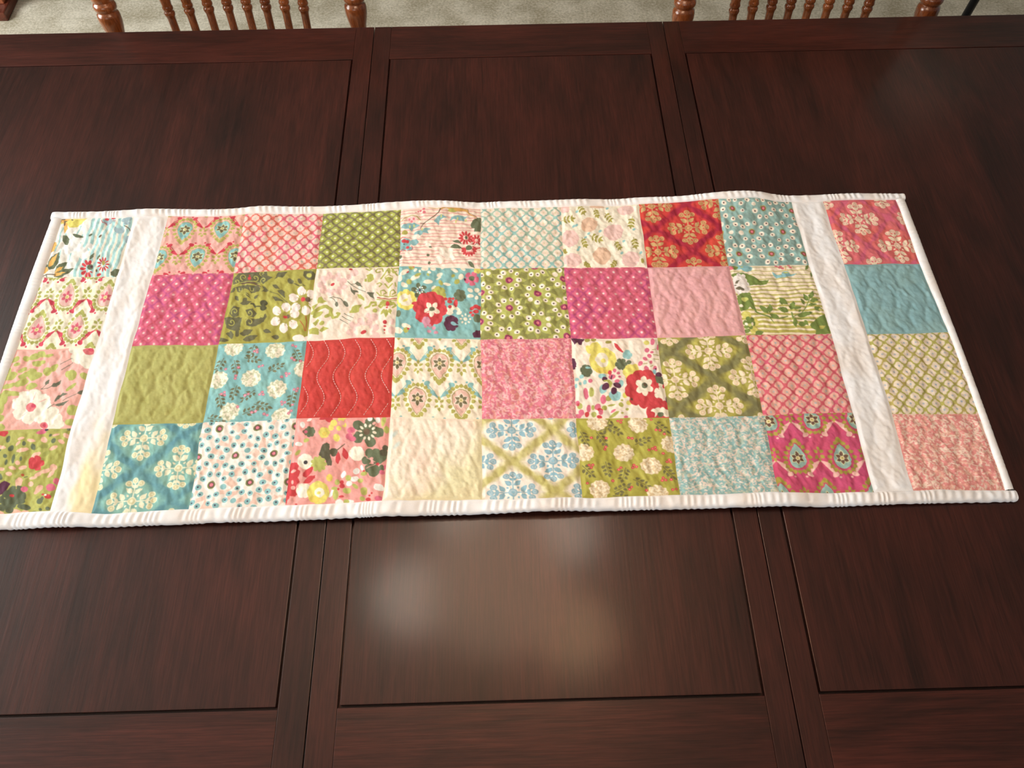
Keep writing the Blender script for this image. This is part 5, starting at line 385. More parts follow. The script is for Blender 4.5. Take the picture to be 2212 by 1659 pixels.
[['e','gl',.04,.141,.045,-.03,.026,.03],['e','gl',.174,.13,.042,.001,.01,.034],['e','gl',.27,.104,.069,-.027,.026,.039],['e','gl',.34,.065,.055,.001,.013,.041],['e','gl',.446,.094,.058,-.009,.01,.02],['e','gl',.332,.194,.062,.001,.013,.041],['e','gl',.395,.175,.042,.001,.008,.027],['e','gl',.088,.21,.035,-.013,.016,.023],['e','gl',.179,.28,.054,-.028,.017,.023],['e','gl',.012,.276,.035,.001,.01,.034],['e','gl',.056,.352,.076,-.029,.03,.045],['e','gl',.256,.329,.092,-.047,.039,.05],['e','gl',.347,.357,.087,-.033,.03,.045],['e','gl',.495,.299,.051,.017,-.003,.051],['e','gl',.563,.253,.036,-.039,.03,.027],['e','gl',.22,.437,.07,-.036,.029,.038],['e','gl',.079,.475,.086,-.023,.019,.033],['e','gl',.357,.48,.068,-.018,.023,.04],['e','gl',.06,.639,.07,.001,.023,.075],['e','gl',.061,.734,.063,.001,.025,.082],['e','gl',.111,.851,.056,.001,.013,.041],['e','gl',.151,.96,.063,.001,.013,.041],['e','gl',.178,.572,.09,.001,.008,.027],['e','gl',.797,.338,.076,.001,.015,.048],['e','gl',.821,.373,.042,.021,-.013,.047],['e','gl',.972,.368,.058,.02,-.002,.038],['e','gl',.848,.502,.043,-.047,.018,.016],['e','gl',.959,.788,.064,-.025,.04,.058],['e','gl',.969,.93,.063,.001,.013,.041],['e','gl',.095,.571,.063,.001,.013,.041],['s','pk5',.021,.0087,-.018,.406,.069,.441,.146,.422,.193,.396],['s','pk5',.021,.0087,.268,.37,.341,.425,.456,.441],['s','pk5',.021,.0087,.139,.354,.22,.301,.267,.274],['s','pk5',.021,.0087,.235,.172,.338,.146,.44,.121],['e','fw',.627,.758,.076,.015,.008,.077],['e','fw',.581,.849,.059,.06,-.053,.042],['e','fw',.456,.868,.007,.07,-.083,-.017],['e','fw',.327,.804,-.049,.039,-.064,-.066],['e','fw',.267,.695,-.076,-.015,-.008,-.077],['e','fw',.314,.604,-.059,-.061,.053,-.042],['e','fw',.438,.585,-.007,-.07,.083,.017],['e','fw',.567,.648,.049,-.039,.065,.066],['e','fw',.447,.726,.139,.002,.042,.137],['e','fw',1.134,.084,.076,.016,.008,.076],['e','fw',1.085,.182,.059,.06,-.053,.042],['e','fw',.952,.202,.007,.07,-.083,-.017],['e','fw',.812,.133,-.048,.038,-.064,-.066],['e','fw',.748,.015,-.076,-.016,-.008,-.077],['e','fw',.797,-.083,-.059,-.061,.053,-.042],['e','fw',.93,-.103,-.007,-.07,.083,.017],['e','fw',1.07,-.034,.048,-.038,.064,.066],['e','fw',.941,.049,.149,.003,.046,.147],['e','fw',.821,.881,.045,.001,.019,.061],['e','fw',.795,.974,.035,.039,-.045,.03],['e','fw',.684,.973,-.011,.038,-.064,-.031],['e','fw',.598,.878,-.045,-.001,-.019,-.061],['e','fw',.625,.785,-.035,-.039,.045,-.03],['e','fw',.736,.786,.011,-.038,.064,.031],['e','fw',.71,.88,.097,.001,.03,.094],['e','fw',.818,.935,.084,.001,.019,.061],['s','pk5',.0087,.0087,.436,.645,.445,.563],['s','pk5',.0087,.0087,.528,.673,.587,.64],['s','pk5',.0087,.0087,.426,.794,.376,.834],['e','co',.443,.737,.059,.001,.017,.055],['e','re2',.469,.72,.028,.0,.007,.023],['e','co',.933,.046,.066,.001,.016,.051],['e','re2',.951,.026,.035,.012,-.001,.022],['e','co',.673,.96,.049,.001,.012,.037],['e','re2',.678,.957,.021,.0,.006,.02],['s','gy',.0074,.0074,.485,.513,.527,.469,.541,.449],['p','gy',.525,.462,.545,.464,.561,.458,.567,.445,.566,.427,.564,.412,.561,.402,.561,.402,.552,.404,.538,.407,.523,.414,.514,.425,.515,.443,.525,.462],['s','gy',.0087,.0087,.485,.513,.573,.507,.626,.478],['p','gy',.61,.491,.642,.496,.673,.49,.692,.473,.699,.446,.7,.422,.7,.404,.7,.404,.69,.412,.674,.422,.652,.437,.632,.452,.615,.471,.61,.491],['s','gy',.0062,.0062,.651,.757,.712,.71],['p','gy',.704,.683,.71,.615,.772,.568,.839,.583,.766,.616,.727,.669],['p','gy',.714,.717,.766,.704,.832,.671,.886,.668,.838,.712,.777,.738],['p','gy',.939,.571,1.022,.505,1.015,.593],['s','gy',.0043,.0043,.802,.664,.941,.578],['s','gy',.0037,.0037,.634,.213,.756,.141],['s','gy',.0037,.0037,.671,.288,.78,.195]],
'52':
[['e','ye',.456,.321,.039,.008,-.017,.068],['e','ye',.403,.401,.02,.037,-.055,.039],['e','ye',.317,.42,-.011,.044,-.061,-.013],['e','ye',.249,.368,-.035,.025,-.032,-.057],['e','ye',.238,.275,-.04,-.008,.017,-.068],['e','ye',.291,.196,-.021,-.037,.056,-.039],['e','ye',.378,.176,.011,-.044,.062,.013],['e','ye',.447,.228,.036,-.025,.031,.057],['e','ye',.347,.298,.102,.001,-.01,.113],['e','ye',.27,.138,.061,.026,-.036,.087],['e','ye',.195,.157,.03,-.011,.014,.056],['e','cr1',.336,.291,.07,-.026,.021,.088],['e','ye',.35,.298,.027,.0,-.002,.027],['e','yo',.383,.438,.03,.0,-.002,.027],['e','yo',.3,.424,.048,.001,-.003,.033],['p','pu',.003,.009,.053,-.003,.157,.011,.129,.05,.12,.097,.09,.09,.074,.056,.035,.089,.019,.049],['e','og',.187,.024,.031,.0,-.003,.033],['p','pu',-.003,.255,.029,.268,.051,.348,.028,.394,-.006,.407],['e','og',.431,.053,.037,-.007,.001,.022],['e','og',.261,.018,.031,.0,-.002,.027],['p','re',.497,.067,.526,.081,.557,.134,.588,.188,.575,.198,.53,.161,.504,.12],['e','aq2',.664,.228,.015,.0,-.003,.027],['e','aq2',.634,.267,.003,.016,-.024,.008],['e','aq2',.593,.252,-.013,.01,-.012,-.022],['e','aq2',.599,.204,-.011,-.01,.017,-.021],['e','aq2',.642,.189,.006,-.016,.022,.008],['e','aq2',.626,.228,.032,.0,-.004,.036],['e','aq2',.631,.182,.03,.0,-.003,.027],['e','dg',.597,.347,.02,.0,-.003,.031],['e','dg',.567,.395,.008,.02,-.025,.015],['e','dg',.517,.394,-.012,.019,-.022,-.016],['e','dg',.497,.346,-.02,-.0,.003,-.031],['e','dg',.527,.299,-.008,-.02,.026,-.015],['e','dg',.577,.299,.012,-.019,.022,.016],['e','dg',.547,.347,.043,.0,-.005,.048],['e','dg',.634,.321,.027,.0,-.003,.027],['e','dg',.193,.439,.02,.004,-.008,.033],['e','dg',.158,.481,.005,.021,-.029,.011],['e','dg',.11,.471,-.014,.017,-.021,-.022],['e','dg',.097,.418,-.02,-.004,.007,-.033],['e','dg',.131,.377,-.005,-.021,.029,-.011],['e','dg',.18,.387,.014,-.017,.021,.022],['e','dg',.145,.429,.043,.0,-.003,.048],['e','aq2',.171,.392,.033,.0,-.001,.013],['e','aq2',.031,.527,.021,.0,-.001,.023],['e','aq2',.084,.498,.024,.0,-.002,.024],['e','aq2',.115,.568,.02,.0,-.002,.028],['e','aq2',.015,.606,.016,.0,-.002,.027],['e','aq2',.064,.58,.014,.0,-.001,.02],['e','pm',.174,.555,.024,.0,-.002,.023],['e','pm',.12,.7,.027,-.005,.006,.065],['e','gl',.183,.688,.029,.0,-.004,.053],['e','pm',.307,.769,.032,.0,-.004,.053],['e','og',.366,.763,.035,.0,-.003,.033],['e','aq2',.318,.497,.047,.001,-.002,.03],['e','aq2',.311,.65,.041,.0,-.004,.053],['e','aq2',.433,.731,.064,.001,-.006,.066],['e','aq2',.516,.592,.029,.0,-.004,.04],['e','pm',.424,.505,.039,.0,-.003,.033],['e','pm',.461,.429,.02,.0,-.002,.025],['e','re',.408,.451,.021,.0,-.003,.028],['e','pm',.5,.462,.02,.0,-.002,.017],['e','pm',.51,.509,.015,.0,-.001,.015],['e','pm',.478,.562,.029,.0,-.002,.02],['s','pu',.0145,.0145,.425,.492,.413,.531],['e','pu',.341,.537,.03,.0,-.003,.031],['e','pu',.343,.623,.043,-.017,.009,.036],['e','pu',.429,.677,.033,.0,-.004,.04],['e','pu',.473,.612,.04,.017,-.011,.027],['e','ol',.394,.577,.022,.028,-.016,.017],['e','ol',.36,.557,.041,.0,-.001,.012],['e','ol',.398,.604,.015,.0,-.003,.033],['e','ye',.726,.455,.032,.0,-.006,.05],['e','ye',.683,.523,.013,.031,-.041,.024],['e','ye',.613,.522,-.019,.031,-.036,-.025],['e','ye',.584,.453,-.032,-.0,.005,-.05],['e','ye',.627,.385,-.013,-.031,.042,-.024],['e','ye',.699,.386,.02,-.031,.036,.025],['e','ye',.655,.454,.059,.001,-.007,.065],['e','ye',.7,.375,.03,.0,-.005,.04],['e','ye',.543,.732,.029,.0,-.003,.033],['e','ye',.575,.819,.029,.0,-.003,.027],['e','ye2',.865,.071,.031,.0,-.004,.03],['e','pm',.934,.058,.025,.0,-.006,.046],['e','pm',.856,.167,.03,.0,-.004,.03],['e','pm',.909,.198,.022,.0,-.002,.016],['e','pm',.876,.241,.022,.015,-.014,.021],['e','pm',.817,.277,.026,.019,-.012,.018],['e','pm',.759,.336,.026,.0,-.004,.032],['e','pm',.884,.321,.017,-.01,.007,.019],['e','pm',.828,.403,.024,.026,-.018,.02],['e','pm',.993,.125,.018,.0,-.006,.04],['e','pm',.924,.404,.024,.0,-.005,.04],['s','og',.0084,.0084,.92,.165,.957,.158],['s','og',.0084,.0084,.923,.231,.99,.232],['s','og',.0084,.0084,.923,.278,.982,.285],['s','og',.0084,.0084,.794,.343,.837,.337],['s','og',.0084,.0084,.874,.377,.905,.364],['e','re',.91,.68,.059,.013,-.021,.075],['e','re',.845,.782,.033,.054,-.057,.048],['e','re',.743,.821,-.008,.07,-.066,-.001],['e','re',.65,.78,-.045,.053,-.046,-.05],['e','re',.609,.676,-.062,.012,-.004,-.075],['e','re',.64,.56,-.051,-.036,.041,-.066],['e','re',.73,.485,-.014,-.066,.067,-.025],['e','re',.835,.486,.03,-.066,.061,.027],['e','re',.907,.563,.059,-.035,.025,.067],['e','re',.763,.648,.133,.002,-.018,.151],['e','re',.763,.648,.158,.002,-.019,.166],['e','re',.803,.463,.048,.001,-.005,.04],['e','re',.907,.623,.053,.001,-.006,.046],['e','cr1',.821,.653,.036,.021,-.019,.036],['e','cr1',.769,.694,-.002,.048,-.035,.003],['e','cr1',.719,.663,-.038,.027,-.016,-.033],['e','cr1',.722,.59,-.036,-.021,.019,-.036],['e','cr1',.776,.549,.002,-.048,.036,-.003],['e','cr1',.825,.58,.038,-.027,.016,.033],['e','cr1',.772,.622,.053,.001,-.007,.06],['e','dg',.775,.618,.034,.0,-.004,.037],['e','br',.78,.608,.018,.0,-.002,.02],['e','cr1',.977,.711,.019,.0,-.004,.033],['e','cr1',.939,.761,.003,.021,-.029,.01],['e','cr1',.889,.741,-.017,.012,-.014,-.027],['e','cr1',.897,.678,-.014,-.013,.021,-.027],['e','cr1',.952,.66,.009,-.02,.026,.011],['e','cr1',.931,.71,.04,.0,-.006,.046],['e','cr1',.958,.597,.024,.0,-.005,.04],['e','re',.995,.924,.037,.0,-.007,.056],['e','re',.954,1.008,.022,.031,-.039,.039],['e','re',.877,1.042,-.005,.043,-.048,-.001],['e','re',.809,1.006,-.03,.03,-.03,-.04],['e','re',.789,.921,-.037,-.0,.007,-.056],['e','re',.829,.837,-.023,-.031,.04,-.039],['e','re',.907,.803,.006,-.043,.049,.001],['e','re',.976,.839,.031,-.03,.029,.04],['e','re',.892,.922,.094,.001,-.013,.108],['e','re',.891,.929,.115,.001,-.013,.106],['e','cr1',.838,.942,.04,.001,-.006,.046],['e','cr1',.887,.919,.04,.001,-.006,.046],['e','cr1',.933,.92,.04,.001,-.006,.046],['e','cr1',.975,.943,.04,.001,-.006,.046],['e','dg',.907,.962,.034,.0,-.004,.029],['e','re',.806,.968,.04,.001,-.005,.04],['e','te2',.914,.437,.021,.0,-.004,.033],['e','pu',.933,.404,.012,.0,-.001,.011],['e','pu',.956,.478,.036,.0,-.004,.033],['p','dg',.912,.497,.995,.498,.999,.598,.913,.577],['e','re',.99,.618,.014,.0,-.004,.027],['e','pu',.995,.777,.008,.0,-.004,.033],['e','br',.612,.773,.013,.0,-.002,.015],['e','gl',.047,.852,.029,.0,-.002,.04],['e','pm',.026,.819,.023,.0,-.002,.033],['e','re',.031,.832,.009,.0,-.001,.02],['e','pm',.137,.88,.021,.0,-.003,.046],['e','pm',.239,.861,.035,.0,-.003,.04],['e','re',.262,.901,.033,.007,-.005,.023],['e','pm',.266,.928,.026,.0,-.003,.033],['e','gl',.184,.867,.017,.0,-.002,.03],['e','pm',.059,.932,.029,.0,-.002,.04],['e','pm',.028,.971,.034,.0,-.002,.027],['e','re',.118,.952,.023,.0,-.002,.033],['e','gl',.19,.953,.029,.0,-.002,.033],['e','re',.25,.981,.028,.006,-.004,.017],['e','ol',.31,.875,.029,.0,-.002,.03],['e','ol',.388,.846,.041,-.006,.0,.011],['e','ol',.486,.844,.023,.017,-.014,.023],['e','pm',.399,.916,.027,-.014,.004,.013],['e','ol',.407,.956,.058,-.036,.007,.017],['e','ol',.55,.898,.017,.0,-.002,.017],['e','pm',.53,.987,.023,.0,-.001,.013],['e','ol',.503,.791,.013,.0,-.001,.012],['e','ol',.494,.944,.015,.0,-.001,.011]],
'L3':
[['e','gl',.827,.762,.039,-.017,.018,.028],['e','og2',.945,.043,.03,-.016,.021,.026],['e','gl',.945,.128,.028,-.019,.014,.015],['e','og2',.585,.022,.027,-.006,.01,.018],['e','gl',.82,.173,.038,-.022,.012,.014],['e','og2',.122,.005,.023,-.036,.018,.011],['e','gl',1.195,.91,.022,-.016,.021,.026],['e','og2',.743,.217,.051,-.009,.012,.025],['e','gl',.983,.318,.015,-.026,.016,.01],['e','og2',.159,.301,.033,-.017,.01,.012],['e','gl',.433,.316,.026,-.032,.02,.016],['e','og2',.682,.718,.007,-.019,.03,.017],['e','gl',.971,.872,.012,-.013,.022,.021],['e','og2',.588,.018,.022,-.004,.008,.016],['e','gl',.425,.759,.028,-.033,.026,.022],['e','og2',.512,.532,.039,-.016,.01,.014],['e','gl',1.019,.889,.008,-.017,.028,.018],['e','og2',.522,.619,.047,-.01,.01,.019],['e','gl',.64,.323,.011,-.025,.017,.01],['e','og2',.36,.691,.016,-.044,.016,.009],['e','gl',1.127,.561,.026,-.016,.012,.016],['e','og2',.954,.476,.033,-.008,.007,.014],['e','gl',.188,.491,.04,-.018,.011,.014],['e','og2',1.113,.659,.031,-.028,.012,.013],['e','gl',.405,.847,.028,-.004,.009,.021],['e','og2',1.095,1.012,.029,-.013,.013,.021],['e','gl',.568,.3,.021,-.022,.014,.012],['e','og2',1.218,1.001,.024,-.027,.018,.017],['e','gl',.174,.273,.027,-.03,.027,.021],['e','og2',.989,.802,.037,-.015,.014,.024],['e','gl',.57,.714,.025,-.01,.013,.02],['e','og2',.78,.308,.04,-.026,.019,.021],['e','gl',.184,.544,.018,-.016,.021,.02],['e','og2',.989,.672,.037,-.021,.013,.018],['e','gl',.956,.854,.029,-.008,.014,.027],['e','og2',.943,1.004,.037,-.027,.016,.019],['e','gl',.419,.84,.041,-.02,.015,.02],['e','og2',.916,.754,.019,-.013,.019,.024],['e','gl',.788,.436,.033,-.019,.019,.024],['e','og2',.739,.039,.021,-.012,.015,.019],['e','gl',.426,.69,.027,-.023,.012,.012],['e','og2',.242,.058,.011,-.019,.02,.012],['e','gl',.202,.039,.028,-.017,.016,.017],['e','og2',.664,.249,.033,-.032,.012,.011],['e','gl',.404,.415,.014,-.015,.025,.021],['e','og2',.229,.611,.013,-.015,.021,.017],['e','gl',.839,.981,.041,-.014,.011,.02],['e','og2',.751,.383,.019,-.013,.018,.02],['e','gl',1.191,1.008,.036,-.009,.009,.019],['e','og2',.03,.108,.015,-.03,.025,.014],['e','gl',.869,.915,.016,-.024,.019,.015],['e','og2',.573,.982,.029,-.007,.015,.029],['e','gl',.676,.271,.035,-.033,.019,.017],['e','og2',.602,.996,.024,-.02,.014,.015],['e','gl',.314,.622,.03,-.011,.012,.017],['e','og2',.844,.025,.038,-.008,.009,.018],['e','gl',.858,.261,.029,-.005,.007,.016],['e','og2',.476,.614,.027,-.017,.018,.021],['e','gl',.786,.131,.035,-.025,.015,.016],['e','og2',.428,.303,.022,-.025,.02,.016],['e','gl',.907,.612,.014,-.013,.014,.015],['e','og2',1.136,.924,.033,-.013,.008,.013],['e','gl',.597,.586,.03,-.025,.02,.02],['e','og2',1.021,.407,.016,-.025,.026,.019],['e','gl',.54,.838,.018,-.009,.018,.025],['e','og2',.521,.294,.019,-.036,.029,.018],['e','gl',.639,.561,.016,-.029,.019,.012],['e','og2',.809,.832,.02,-.007,.01,.017],['e','gl',.969,.688,.02,-.003,.011,.026],['e','og2',1.174,.734,.011,-.016,.025,.019],['e','sp',.432,.127,.037,-.013,.011,.016],['e','sp',.568,.149,.059,.006,.004,.019],['e','sp',.846,.083,.037,-.013,.009,.014],['e','sp',.723,.138,.022,-.021,.036,.032],['e','sp',.975,.095,.043,.021,-.008,.021],['e','sp',.93,.162,.038,.022,-.01,.02],['e','sp',.239,.222,.052,.017,-.002,.022],['e','sp',.414,.186,.019,-.03,.014,.009],['e','sp',.495,.267,.072,-.014,.012,.024],['e','sp',.857,.242,.046,-.022,.014,.019],['e','sp',.473,.413,.028,.001,.007,.024],['e','sp',.666,.325,.053,-.032,.02,.024],['e','sp',.428,.472,.043,.008,.002,.02],['e','sp',.544,.465,.044,-.011,.013,.024],['e','sp',.299,.481,.042,.001,.006,.02],['e','sp',.406,.541,.042,.001,.007,.024],['e','sp',.901,.479,.031,-.019,.029,.036],['e','sp',.82,.517,.054,-.019,.014,.023],['e','sp',.747,.555,.041,-.026,.015,.018],['e','sp',.891,.553,.026,-.041,.023,.016],['e','sp',.695,.594,.046,-.007,.008,.017],['e','sp',.544,.642,.042,.015,-.006,.056],['e','sp',.68,.667,.025,-.016,.025,.03],['e','sp',.798,.732,.033,-.042,.03,.025],['e','sp',.774,.771,.025,-.016,.014,.018],['e','sp',.59,.991,.062,.013,.003,.033],['e','sp',.429,1.003,.04,.002,.009,.034],['e','sp',.698,1.003,.046,.002,.007,.027],['e','dg',.287,.124,.023,.007,-.003,.043],['e','dg',.486,.187,.022,.0,.009,.03],['e','dg',.615,.227,.032,.001,.011,.04],['e','dg',.346,.244,.026,.012,-.011,.034],['e','dg',.225,.268,.016,-.017,.015,.012],['e','dg',.31,.336,.026,.001,.007,.024],['e','dg',.41,.365,.019,.003,.006,.052],['e','dg',.502,.367,.016,.003,.003,.026],['e','dg',.338,.403,.015,.005,-.003,.031],['e','dg',.842,.154,.026,.013,-.011,.029],['e','dg',.789,.089,.01,-.015,.012,.008],['e','dg',.974,.014,.022,.0,.005,.02],['e','dg',.854,.882,.03,-.019,.024,.03],['e','dg',.873,.849,.02,.001,.006,.027],['e','dg',.966,.969,.027,.001,.005,.021],['e','dg',.804,1.008,.038,-.005,.007,.018],['e','dg',.313,.574,.025,.001,.012,.04],['e','dg',.882,.978,.02,.001,.004,.016],['p','re',.106,.016,.258,.012,.28,.045,.24,.09,.168,.07,.177,.142,.151,.148],['e','re',.753,.421,.035,.001,.01,.041],['e','re',.725,.476,.019,.032,-.037,.011],['e','re',.651,.453,-.023,.019,-.034,-.033],['e','re',.632,.383,-.034,-.02,.016,-.032],['e','re',.696,.363,.002,-.032,.044,.014],['e','re',.691,.419,.046,.001,.011,.044],['e','re',.691,.419,.091,.003,.015,.057],['p','pm',.601,.063,.668,-.01,.745,.004,.723,.058,.65,.083],['e','re2',.683,-.037,.037,.0,.007,.027],['e','bk',.719,.017,.023,.0,.005,.019],['p','pu',.311,.66,.366,.616,.445,.652,.426,.704,.425,.75,.369,.788,.347,.78],['e','dg2',.636,.82,.035,.013,-.005,.05],['e','dg2',.569,.872,.008,.034,-.054,-.004],['e','dg2',.476,.808,-.03,.008,-.029,-.052],['e','dg2',.485,.718,-.027,-.029,.037,-.028],['e','dg2',.584,.725,.014,-.026,.052,.035],['e','dg2',.55,.789,.073,.003,.019,.072],['e','dg2',.547,.889,.032,.001,.012,.047],['e','dg2',.514,.961,.018,.031,-.04,.012],['e','dg2',.419,.928,-.02,.017,-.038,-.039],['e','dg2',.394,.837,-.031,-.02,.017,-.037],['e','dg2',.473,.812,.002,-.03,.049,.016],['e','dg2',.47,.885,.068,.003,.018,.068],['e','dg2',.676,.941,.082,.018,.003,.033],['e','dg2',.456,.765,.055,-.034,.03,.036],['e','dg2',.632,.872,.04,.002,.009,.034],['e','re',.497,.79,.027,.001,.005,.018],['e','pm',.628,.728,.041,.002,.009,.034],['e','pm',.931,.723,.051,.002,.011,.048],['e','pm',.979,.651,.026,-.016,.028,.036],['e','re',.928,.828,.037,.002,.006,.027],['e','re',.868,.802,.018,.001,.003,.012],['e','wh',.897,.81,.016,.001,.003,.012],['e','rb',.569,.556,.019,.001,.004,.016],['s','dg',.0091,.0091,.59,.583,.622,.574]],
'23':
